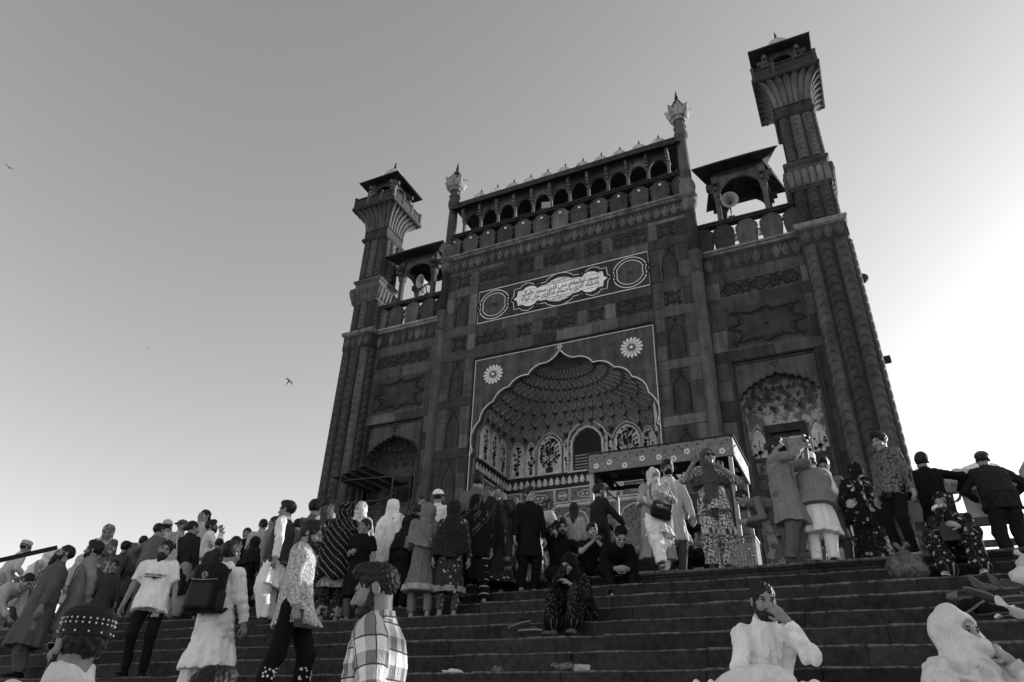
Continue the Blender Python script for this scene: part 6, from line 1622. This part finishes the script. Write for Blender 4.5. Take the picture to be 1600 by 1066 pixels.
# crossbody bag
cb = held(t_cross, 'crossbody_bag', 'black crossbody bag hanging in front of the masked woman', 'bag', (.02, -.27, .93))
mk('bag', field([(rbox((0, 0, 0), (.17, .065, .125), .045, rotm(0, 0, 12)), .02)], .009, disp=folds(.003, 6, 30, 30))[0], M['nylon'], cb)
mk('flap', field([(rbox((0, -.055, .05), (.16, .025, .07), .022, rotm(0, 0, 12)), .02)], .008)[0], M['nylon2'], cb)
MB().tube([(-.03, -.085, .045), (.09, -.085, .02)], .004, 5).build('zip', M['white_paint'], cb)
MB().tube([(-.13, .0, .13), (-.16, .04, .30), (-.12, .12, .46), (-.06, .22, .57)], .012, 6).build('strap', M['nylon2'], cb); MB().tube([(.15, .0, .07), (.22, .06, .25), (.2, .2, .45)], .012, 6).build('strap', M['nylon2'], cb)
# handbag of the seated woman
hb = held(t_hand, 'handbag', 'dark grey leather handbag with a looped handle on the lap of the seated woman', 'handbag', (-.02, -.40, .34))
mk('bag', field([(loft((0, 0, .12), (0, 0, -.13), [0, .6, 1], [.12, .17, .18], [.03, .075, .08]), .03)], .009, disp=folds(.002, 2, 30, 30))[0], cloth(.045, 'plain', .6, 5, .45), hb)
for s in (-1, 1): MB().tube([(-.08, .02 * s, .11), (-.075, .03 * s - .02, .22), (-.03, .03 * s - .03, .28), (.03, .03 * s - .03, .28), (.075, .03 * s - .02, .22), (.08, .02 * s, .11)], .009, 6).build('handle', cloth(.03, 'plain', .6, 5, .45), hb)
# shoulder strap bag at the left
sb_ = held(t_strap, 'shoulder_bag', 'small dark shoulder bag worn by the woman in the pale top', 'bag', (.22, -.05, .95))
mk('bag', field([(rbox((0, 0, 0), (.05, .12, .09), .03), .02)], .01)[0], M['nylon'], sb_); MB().tube([(.02, -.1, .08), (-.05, -.1, .3), (-.25, .0, .52), (-.2, .12, .46), (-.02, .14, .2), (.02, .1, .08)], .012, 6).build('strap', M['nylon'], sb_)
# small camera, phone, paper cup, tissue
def in_hand(T, s, off): w, d = T.hands[s]; return w + d * off[1] + A3((off[0], off[2], off[3]))
c_ = held(t_photo, 'camera', 'small camera held up in both hands by the man in the grey kurta', 'camera', in_hand(t_photo, 1, (-.05, .09, -.02, .02)))
MB().box(-.06, .06, -.02, .02, -.035, .035).build('camera_body', M['metal'], c_); MB().lathe([(.026, 0), (.026, .03), (.02, .04)], 14).build('lens', M['ink'], c_, (0, -.02, 0), (math.pi / 2, 0, 0)); MB().box(-.02, .02, -.015, .015, .035, .047).build('viewfinder', M['metal'], c_)
ph = held(t_phone, 'phone', 'dark phone in the hand of the young man in the printed shirt', 'phone', in_hand(t_phone, -1, (0, .09, -.02, 0)))
MB().box(-.006, .006, -.037, .037, -.08, .075).build('phone_case', M['glass'], ph); MB().box(.006, .008, -.034, .034, -.076, .071).build('screen', M['void'], ph)
cu = held(t_cup, 'cup', 'white paper cup at the lips of the drinking man', 'cup', in_hand(t_cup, 1, (-.0, .06, .0, .02)))
MB().lathe([(.026, 0), (.036, .09), (.034, .09), (.025, .005)], 14).build('cup_wall', M['white_paint'], cu, (0, 0, -.04), (R(-35), 0, 0)); MB().lathe([(.037, .086), (.039, .09), (.036, .094)], 14).build('rim', M['white_paint'], cu, (0, 0, -.04), (R(-35), 0, 0))
ti = held(t_hand, 'tissue', 'crumpled white tissue pressed to the nose of the seated woman', 'tissue', t_hand.hp((-.01, -.135, -.045)))
mk('sheet', field([(ell((0, 0, 0), (.055, .03, .04)), .01), (cap((-.04, 0, -.02), (.05, 0, .02), .022, .02), .01)], .007, disp=folds(.006, 4, 150, 120))[0], M['white_paint'], ti)
# prints on the T-shirt and on trousers
def print_on(T, txt, w, h, loc, mat, tilt=0, name='print', flip=False, parent=None, letter=True):
    o = letters(name, txt, w, h, 0, 0, parent or T.root, mat, y=0)
    if o is None: return
    me = o.data; n = len(me.vertices); a = np.empty(n * 3, np.float32); me.vertices.foreach_get('co', a); a = a.reshape(-1, 3)
    rx_, ry_ = T.bend; a[:, 1] += ry_ * (1 - np.sqrt(np.maximum(.05, 1 - (a[:, 0] / rx_) ** 2))); me.vertices.foreach_set('co', a.ravel()); me.update()
    o.location = loc; o.rotation_euler = (R(tilt), 0, math.pi if flip else 0); return o
t_tee.bend = (.25, .125)
tz = t_tee.nb - t_tee.up * .19 + t_tee.fw * .146
for i, (txt, w, h, dz) in enumerate((('EMPORIO ARMANI', .27, .035, 0), ('▬▬▬▬▬▬', .27, .008, -.03))):
    if i == 0: print_on(t_tee, txt, w, h, tuple(float(q) for q in tz + A3((0, -.003, dz))), M['ink'], 0, 'shirt_print')
    else:
        MB().tube([(x, -.002 + .125 * (1 - math.sqrt(1 - (x / .2) ** 2)), 0) for x in [-.135 + .0225 * q for q in range(13)]], .005, 5).build('shirt_print', M['ink'], t_tee.root, tuple(float(q) for q in tz + A3((0, 0, dz))))
m = MB(); m.prism([(0, -.03), (.012, -.012), (.045, -.004), (.02, .006), (.012, .016), (0, .008), (-.012, .016), (-.02, .006), (-.045, -.004), (-.012, -.012)], -.004, .01); m.build('eagle_emblem', M['ink'], t_tee.root, tuple(float(q) for q in tz + A3((0, -.004, -.035))))
lz = t_tee.Lg[1][0] * .62 + t_tee.Lg[1][1] * .38
t_tee.bend = (.12, .09)
print_on(t_tee, 'ZARA', .10, .07, (float(lz[0]), float(lz[1]) - .098, float(lz[2])), M['white_paint'], 0, 'trouser_print')
MB().tube([tuple(float(q) for q in t_tee.nb + t_tee.sx * (.075 * math.cos(a)) + t_tee.fw * (.06 + .055 * math.sin(-a) * -1 * .6) + t_tee.up * (-.01 - .06 * math.sin(a))) for a in [math.pi * i / 12 for i in range(13)]], .004, 5).build('neck_chain', M['metal'], t_tee.root)
# embroidered knee patches on the jeans
for s in (1, -1):
    kk = t_phone.Lg[s][1]; ff = t_phone.Lg[s][2]
    for i in range(16):
        p = kk + (ff - kk) * (.25 + .25 * random.random()); q = nrm(ff - kk); a = random.uniform(-1.9, .9); ou = A3((math.cos(a - math.pi / 2), math.sin(a - math.pi / 2), 0)); p = p + ou * .077
        MB().disc(0, 0, random.uniform(.006, .013), -.004, .004, 6).build('embroidery', M['white_paint'], t_phone.root, tuple(float(x) for x in p), (0, 0, a))
# beads round the cap
cp_ = t_capman
for zz_, rr in ((.082, 1.0), (.098, .985), (.052, 1.02)):
    for i in range(26):
        a = 2 * math.pi * i / 26 + zz_ * 30
        if abs(zz_ - .052) < .001 and i % 2: continue
        p = cp_.hp((.089 * rr * math.cos(a), .023 + .109 * rr * math.sin(a), zz_))
        if i == 0 and abs(zz_ - .082) < .001: bead = MB().lathe([(0, -.005), (.0045, 0), (0, .005)], 6).mesh('bead', M['white_paint'])
        link('bead', bead, cp_.cap, tuple(float(x) for x in p))

# ------------------------------------------------------------------ stall with painted canopy
M['tin'] = (lambda: None)
def mat_tin():
    N = NT('flower_painted_tin', .5); c = N.coord('Object'); n = N.noise(c, 6, 4); r_ = N.noise(c, 26, 4)
    N.color(N.math('MULTIPLY', N.math('ADD', N.rng(n, .3, .7, .8, 1.15), N.rng(r_, .6, .75, 0, -.5)), .17)); return N.m
M['tin'] = mat_tin(); M['tin_white'] = mat_plain('chipped_white_paint', .30, .6, .35, 9)
M['tin_pale'] = mat_plain('weathered_white_paint', .24, .7, .5, 7)
st = empty('market_stall', (5.8, -9.9, 0)); tag(st, 'market stall with a flower-painted tin canopy on white posts at the top of the steps', 'market stall')
x0, x1, zt, zb, yd = -1.22, 1.17, 2.38, 2.06, 1.5
MB().box(x0, x1, 0, .03, zb, zt).build('front_valance', M['tin'], st)
MB().box(x1, x1 + .03, .03, yd, zb + .0, zt).build('side_valance', M['tin_pale'], st); MB().box(x0 - .03, x0, .03, yd, zb, zt).build('side_valance', M['void'], st)  # left valance near-black: shade under the canopy put into its colour
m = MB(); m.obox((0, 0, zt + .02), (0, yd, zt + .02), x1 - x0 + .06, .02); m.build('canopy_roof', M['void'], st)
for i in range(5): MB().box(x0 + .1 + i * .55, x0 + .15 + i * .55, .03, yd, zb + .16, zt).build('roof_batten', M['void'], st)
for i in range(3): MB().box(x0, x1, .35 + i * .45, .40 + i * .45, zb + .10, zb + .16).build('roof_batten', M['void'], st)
for px_, py_ in ((x0 + .03, .06), (x1 - .04, .06), (x0 + .03, yd - .05), (x1 - .04, yd - .05)): MB().box(px_ - .03, px_ + .03, py_ - .03, py_ + .03, 0, zb + .02).build('post', M['tin_white'], st)
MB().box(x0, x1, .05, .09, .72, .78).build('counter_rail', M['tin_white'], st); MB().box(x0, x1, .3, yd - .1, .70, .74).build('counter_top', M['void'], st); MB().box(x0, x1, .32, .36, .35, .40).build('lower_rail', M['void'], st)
fw_ = MB()
for i in range(5): a = 2 * math.pi * i / 5; fw_.disc(.03 * math.cos(a), .03 * math.sin(a), .024, -.004, .003, 7)
fwm = fw_.mesh('painted_flower', M['white_paint']); fcm = MB().disc(0, 0, .014, -.007, .003, 7).mesh('flower_centre', M['ink'])
lfm = MB().prism([(0, 0), (.03, .016), (.07, 0), (.03, -.016)], -.004, .003).mesh('painted_leaf', M['marble_grey']); dsm = MB().disc(0, 0, .018, -.003, .003, 5).mesh('painted_rosette', M['motif'])
for i in range(9):
    xx_ = x0 + .14 + i * .263 + .035 * math.sin(i * 5.1); z_ = zb + .11 + .05 * math.sin(i * 2.3)
    o = link('painted_flower', fwm, st, (xx_, 0, z_)); link('flower_centre', fcm, o)
    link('painted_leaf', lfm, st, (xx_ + .07, 0, z_ + .01), (0, R(-20), 0)); link('painted_leaf', lfm, st, (xx_ + .13, 0, z_ - .03), (0, R(25), 0)); link('painted_leaf', lfm, st, (xx_ + .18, 0, z_ + .03), (0, R(-50), 0))
    for j in range(3): link('painted_rosette', dsm, st, (xx_ - .08 + j * .088, 0, zb + .21 + .05 * ((i + j) % 3)))
# baskets by the stall
def basket(px, py, y, w, h, label):
    p = at_y(px, py, y); t = empty('basket', (p.x, y, 0)); tag(t, label, 'basket', 'plastic crates beside the stall')
    b = max(.0, p.z - h)
    for fx, fy, rz in ((0, -w * .4, 0), (0, w * .4, 0), (-w / 2, 0, math.pi / 2), (w / 2, 0, math.pi / 2)):
        L = w if rz == 0 else w * .8; m = MB()
        for q in range(int(L / .045) + 1): m.box(-L / 2 + q * .045 - .006, -L / 2 + q * .045 + .006, -.006, .006, .02, h)
        for q in range(int(h / .045)): m.box(-L / 2, L / 2, -.004, .004, .03 + q * .045, .045 + q * .045)
        m.build('basket_side', M['tin_white'] if w > .35 else cloth(.3), t, (fx, fy, b), (0, 0, rz))
    m = MB(); P = [(-w / 2, -w * .4, b + h), (w / 2, -w * .4, b + h), (w / 2, w * .4, b + h), (-w / 2, w * .4, b + h), (-w / 2, -w * .4, b + h)]
    for a, c in zip(P[:-1], P[1:]): m.obox(a, c, .03, .03)
    m.build('basket_rim', M['tin_white'], t); MB().box(-w / 2, w / 2, -w * .4, w * .4, b, b + .015).build('basket_base', M['tin_white'], t)
    if b > .03: MB().box(-w / 2 - .03, w / 2 + .03, -w * .42, w * .42, 0, b - .002).build('plinth_box', M['void'], t)
basket(1152, 846, -10.55, .52, .40, 'white plastic lattice basket between the stall post and the stooping man')
basket(1262, 866, -10.7, .42, .26, 'low lattice crate just behind the legs of the photographer')
# railings on the terrace
rl = empty('terrace_railing', (0, -9.75, 0)); tag(rl, 'grey marble railing with rounded panels along the right of the terrace', 'railing')
MB().box(9.25, 14.5, -.06, .06, 1.17, 1.25).build('top_rail', M['marble_grey'], rl); MB().box(9.25, 14.5, -.05, .05, .70, .80).build('lower_rail', M['stone_light'], rl); MB().box(9.25, 14.5, -.04, .04, .42, .50).build('lower_rail', M['stone_light'], rl)
for i in range(7):
    xx_ = 9.5 + i * .72
    m = MB(); m.prism([(-.30, 0), (.30, 0), (.31, .42), (.29, .62), (.2, .74), (0, .80), (-.2, .74), (-.29, .62), (-.31, .42)], -.03, .03, True); m.build('rounded_panel', M['marble'] if i % 2 else M['marble_grey'], rl, (xx_, .10, .80))
for i in range(6):
    m = MB(); m.obox((9.3 + i * 1.0, 0, .0), (9.12 + i * 1.0, 0, 1.2), .07, .07); m.build('post', M['marble_grey'], rl)
bench = empty('plinth', (10.0, -10.3, 0))
bpl = MB().box(-.6, .9, -.35, .35, 0, .10); tag(bpl.build('plinth_block', M['step'], bench), None); tag(bench, 'low stone plinth under the man in the flat cap', 'plinth')
br = empty('barrier', (8.55, -10.0, 0)); tag(br, 'plank barrier between the flowered dress and the boy in the patterned shirt', 'barrier')
MB().box(-.62, .5, -.03, .03, 1.04, 1.14).build('plank', M['stone_light'], br); MB().box(-.62, .5, -.03, .03, .80, .88).build('plank', M['stone'], br); MB().box(-.3, .42, -.03, .03, .58, .63).build('white_bar', M['white_paint'], br)
MB().box(.36, .44, .035, .10, 0, 1.2).build('post', M['stone_dark'], br); MB().box(-.5, -.42, .035, .10, 0, 1.2).build('post', M['stone_dark'], br)
# handrail at the left
hr = empty('handrail', (0, 0, 0)); tag(hr, 'thick dark sloping handrail at the left edge of the steps', 'handrail')
a = at_y(-60, 889, -13.9 + .3); b = at_y(88, 856, -12.3); m = MB(); m.obox(a, b, .11, .08); m.build('rail', M['void'], hr)
for t in (.05, .34):
    p = a.lerp(b, t); MB().box(p.x - .04, p.x + .04, p.y - .04, p.y + .04, -2.2, p.z - .04).build('post', M['void'], hr)

# ------------------------------------------------------------------ shoes left on the steps, bags, litter
def shoe_mb(L, w):
    o = []
    for i in range(20):
        a = 2 * math.pi * i / 20; x = math.cos(a); y = math.sin(a)
        o.append((L * .5 * x, w * .5 * y * (.80 + .16 * x - .14 * math.exp(-((x + .15) / .3) ** 2)) * (1.05 if y > 0 else .95)))
    return o
def shoe(px, py, k, rot, L, label, mat, sole, kind='slipper', dy=0.0, lift=0.0):
    y, z = STEPS[k]; p = at_y(px, py, y + .12 + dy); t = empty('shoe', (p.x, y + .12 + dy, max(z + .02, p.z) + lift)); t.rotation_euler = [R(q) for q in rot]; tag(t, label, 'shoe', 'shoes left on the steps')
    P = shoe_mb(L, .105 if kind != 'sneaker' else .1); n = len(P)
    m = MB(); V = [(x, y_, 0) for x, y_ in P] + [(x * 1.02, y_ * 1.05, .010) for x, y_ in P] + [(x, y_, .020) for x, y_ in P]
    m.add(V, [tuple(range(n - 1, -1, -1)), tuple(range(2 * n, 3 * n))] + [(i, (i + 1) % n, n + (i + 1) % n, n + i) for i in range(n)] + [(n + i, n + (i + 1) % n, 2 * n + (i + 1) % n, 2 * n + i) for i in range(n)]); m.build('sole', sole, t)
    for i in range(6): MB().box(-L * .36 + i * L * .14, -L * .36 + i * L * .14 + .010, -.026, .026, -.002, .001).build('tread_bar', sole, t)
    if kind == 'slipper':
        V = []; F = []
        for i in range(5):
            for j in range(7): a = math.pi * j / 6; V.append((L * (.05 + .09 * i), .05 * math.cos(a) * (1 - .05 * i), .02 + (.055 - .007 * i) * math.sin(a)))
        for i in range(4):
            for j in range(6): F.append((i * 7 + j, i * 7 + j + 1, i * 7 + j + 8, i * 7 + j + 7))
        m = MB(); m.add(V, F, True); m.build('strap', mat, t)
    elif kind == 'flip':
        MB().tube([(L * .3, 0, .02), (L * .22, .02, .045), (0, .045, .02)], .007, 6).build('strap', mat, t); MB().tube([(L * .3, 0, .02), (L * .22, -.02, .045), (0, -.045, .02)], .007, 6).build('strap', mat, t)
    else:
        vf = field([(cap((-L * .32, 0, .06), (-L * .1, 0, .06), .045, .046), .03), (cap((-L * .1, 0, .05), (L * .3, 0, .035), .046, .036), .03), (cap((L * .28, 0, .03), (L * .42, 0, .025), .038, .028), .02)], .008, sub=[(ell((-L * .28, 0, .12), (.055, .026, .05)), .01)], clip=lambda G: -(G[..., 2] - .02)); mk('upper', vf[0], mat, t)
        for i in range(4): MB().tube([(L * (.0 + .05 * i), -.028, .085 - .009 * i), (L * (.01 + .05 * i), .028, .085 - .009 * i)], .004, 5).build('lace', WSOLE, t)
G1, G2 = cloth(.09), cloth(.16); LS = cloth(.12, 'plain', .6, 5)
shoe(1563, 918, 3, (-78, 62, 12), .29, 'grey slipper standing on its heel with its ribbed sole to the front', G2, LS, 'slipper')
shoe(1541, 918, 3, (-60, 22, -10), .24, 'grey slipper propped on its side just left of the upright ribbed sole', G1, G2, 'slipper')
shoe(1587, 918, 3, (-50, 24, 20), .26, 'dark slipper leaning to the right of the upright ribbed sole', G1, LS, 'slipper')
shoe(1534, 918, 3, (-30, 48, 10), .30, 'thin flat sandal tilted up like a blade at the left of the pile', G1, G2, 'flip')
shoe(1530, 928, 4, (-25, 25, 0), .26, 'flat worn sandal under the tilted blade-like sandal', G1, G2, 'flip', .05)
shoe(1592, 936, 4, (-30, 0, 12), .28, 'broad pale-soled slipper lying flat at the right end of the pile', G1, G2, 'slipper', .05)
shoe(1502, 936, 4, (-20, -8, 160), .26, 'rounded grey slipper peeping out behind the pale veil', G2, LS, 'slipper', .05)
shoe(1522, 952, 5, (-10, -30, 30), .27, 'dark trainer with a pale heel stripe on the lower step', BLK, G2, 'sneaker')
shoe(1550, 962, 5, (0, 0, -20), .26, 'black shoe lying flat between the dark trainer and the white sandals', BLK, DSOLE, 'sneaker')
shoe(1572, 958, 5, (-30, -25, 30), .23, 'bright white strappy sandal on the lower step', M['white_paint'], M['white_paint'], 'flip')
shoe(1584, 956, 5, (-55, 20, 20), .22, 'second white sandal leaning on the strappy white one', M['white_paint'], M['white_paint'], 'slipper')
shoe(1566, 946, 5, (-60, 70, 30), .17, 'white sandal with a curled strap standing at the back of the white shoes', M['white_paint'], M['white_paint'], 'slipper')
shoe(812, 978, 5, (-20, -15, 10), .26, 'open black sandal beside the bare feet of the hooded seated person', BLK, G2, 'slipper', .05)
shoe(828, 987, 5, (-10, 0, 5), .28, 'flat grey slipper in front of the open black sandal', G1, cloth(.2), 'flip')
def sack(name, label, cat, px, py, k, r, mat, dy=0.0, knot=True, seed=1, base=None, y=None):
    yy, z = STEPS[k]; yy = yy + .2 + dy; p = at_y(px, py, yy); t = empty(name, (p.x, yy, z)); tag(t, label, cat)
    q = [(ell((0, 0, r[2] * .9), r), .05), (ell((r[0] * .25, .02, r[2] * .55), (r[0] * .9, r[1] * .95, r[2] * .55)), .05)]
    mk('sack', field(q, .011, disp=folds(min(.011, r[2] * .35), seed, max(38, 5 / r[0]), max(26, 3.5 / r[0]), 8), clip=lambda G: -G[..., 2])[0], mat, t)
    if knot:
        mk('knot', field([(cap((0, 0, r[2] * 1.7), (0, 0, r[2] * 1.95), .03, .02), .02), (cap((0, 0, r[2] * 1.95), (.06, 0, r[2] * 2.3), .015, .03), .01), (cap((0, 0, r[2] * 1.95), (-.05, .02, r[2] * 2.35), .015, .03), .01)], .009, disp=folds(.005, seed + 1, 90, 60))[0], mat, t)
    return t
def mat_film():
    N = NT('thin_plastic_film', .22); N.b.inputs['Specular IOR Level'].default_value = .6; c = N.coord('Object'); n = N.noise(c, 14, 4); N.color(N.rng(n, .35, .65, .035, .14)); N.bump(n, .8, .03); N.b.inputs['Alpha'].default_value = .82; return N.m
M['film'] = mat_film()
sack('plastic_bag', 'full translucent dark plastic bag beside the seated woman in the flowered dress', 'bag', 1420, 905, 2, (.20, .16, .17), M['film'], seed=3)
sack('carrier_bag', 'small white tied carrier bag at the right edge of the upper steps', 'bag', 1606, 888, 2, (.09, .08, .10), cloth(.55), seed=4)
sack('cloth_bundle', 'pale printed bundle just above the white slippers at the right edge', 'bundle', 1606, 926, 3, (.11, .1, .11), cloth(.65, 'tie', .3), knot=False, seed=6)
sack('bundle', 'white printed cloth bundle lying before the seated man in the white shirt', 'bundle', 1182, 1066, 9, (.28, .22, .16), cloth(.72, 'floral', .12, 1.2), dy=-.55, knot=False, seed=7)
sack('cake_bag', 'small white bag with a tied bow left of the printed bundle', 'bag', 1101, 1080, 9, (.16, .12, .085), cloth(.75), dy=-.45, seed=9)
sack('paper_cone', 'folded white paper cone standing between the bow-tied bag and the bundle', 'paper', 1131, 1064, 9, (.05, .05, .11), cloth(.75), dy=-.5, knot=False, seed=10)
sack('litter_bag', 'crumpled dark wrapper on the lower step at the middle', 'litter', 880, 1046, 7, (.12, .08, .05), M['film'], knot=False, seed=11)
sack('litter_bag', 'crumpled pale wrapper next to the dark one on the lower step', 'litter', 908, 1047, 7, (.07, .05, .035), cloth(.4, 'tie', .1, 2), knot=False, seed=12)
sack('litter', 'flat white scrap of paper on the lower step near the plaid shirt', 'litter', 708, 1049, 7, (.09, .05, .018), cloth(.6), knot=False, seed=13)
sack('litter', 'small grey paper ball right of the white scrap on the lower step', 'litter', 776, 1046, 7, (.04, .03, .03), cloth(.14), knot=False, seed=14)
sack('wrapped_goods', 'pale wrapped bundle resting on the railing left of the flat-capped man', 'bundle', 1503, 764, 0, (.17, .14, .13), cloth(.5), dy=1.45, knot=False, seed=15).location.z = 1.25

# ------------------------------------------------------------------ birds
def bird(px, py, dist, rot, label):
    p = CAMP + ray(px, py) * dist; t = empty('bird', p); t.rotation_euler = [R(q) for q in rot]; tag(t, label, 'bird', 'birds in flight'); t.scale = (1.0,) * 3
    vf = field([(ell((0, 0, 0), (.055, .2, .05)), .02), (ell((0, -.2, .02), (.035, .06, .035)), .03), (cap((0, -.24, .02), (0, -.29, .01), .012, .004), .01), (cap((0, .15, 0), (0, .36, 0), .05, .06, ((0, 0, 1), .2)), .03)] + [(cap((s * .04, -.04, .02), (s * .30, -.08, .10), .07, .06, ((0, .1, 1), .18)), .02) for s in (1, -1)] + [(cap((s * .30, -.08, .10), (s * .58, .06, .06), .06, .02, ((0, .1, 1), .18)), .02) for s in (1, -1)], .014); mk('body', vf[0], M['void'], t)
bird(14, 262, 70, (20, 12, 70), 'dark bird gliding high at the left edge of the sky')
bird(451, 596, 70, (-60, 40, 30), 'dark bird banking with a drooped wing left of the gateway')
bird(231, 544, 130, (20, 0, 80), 'tiny distant bird low in the left sky')
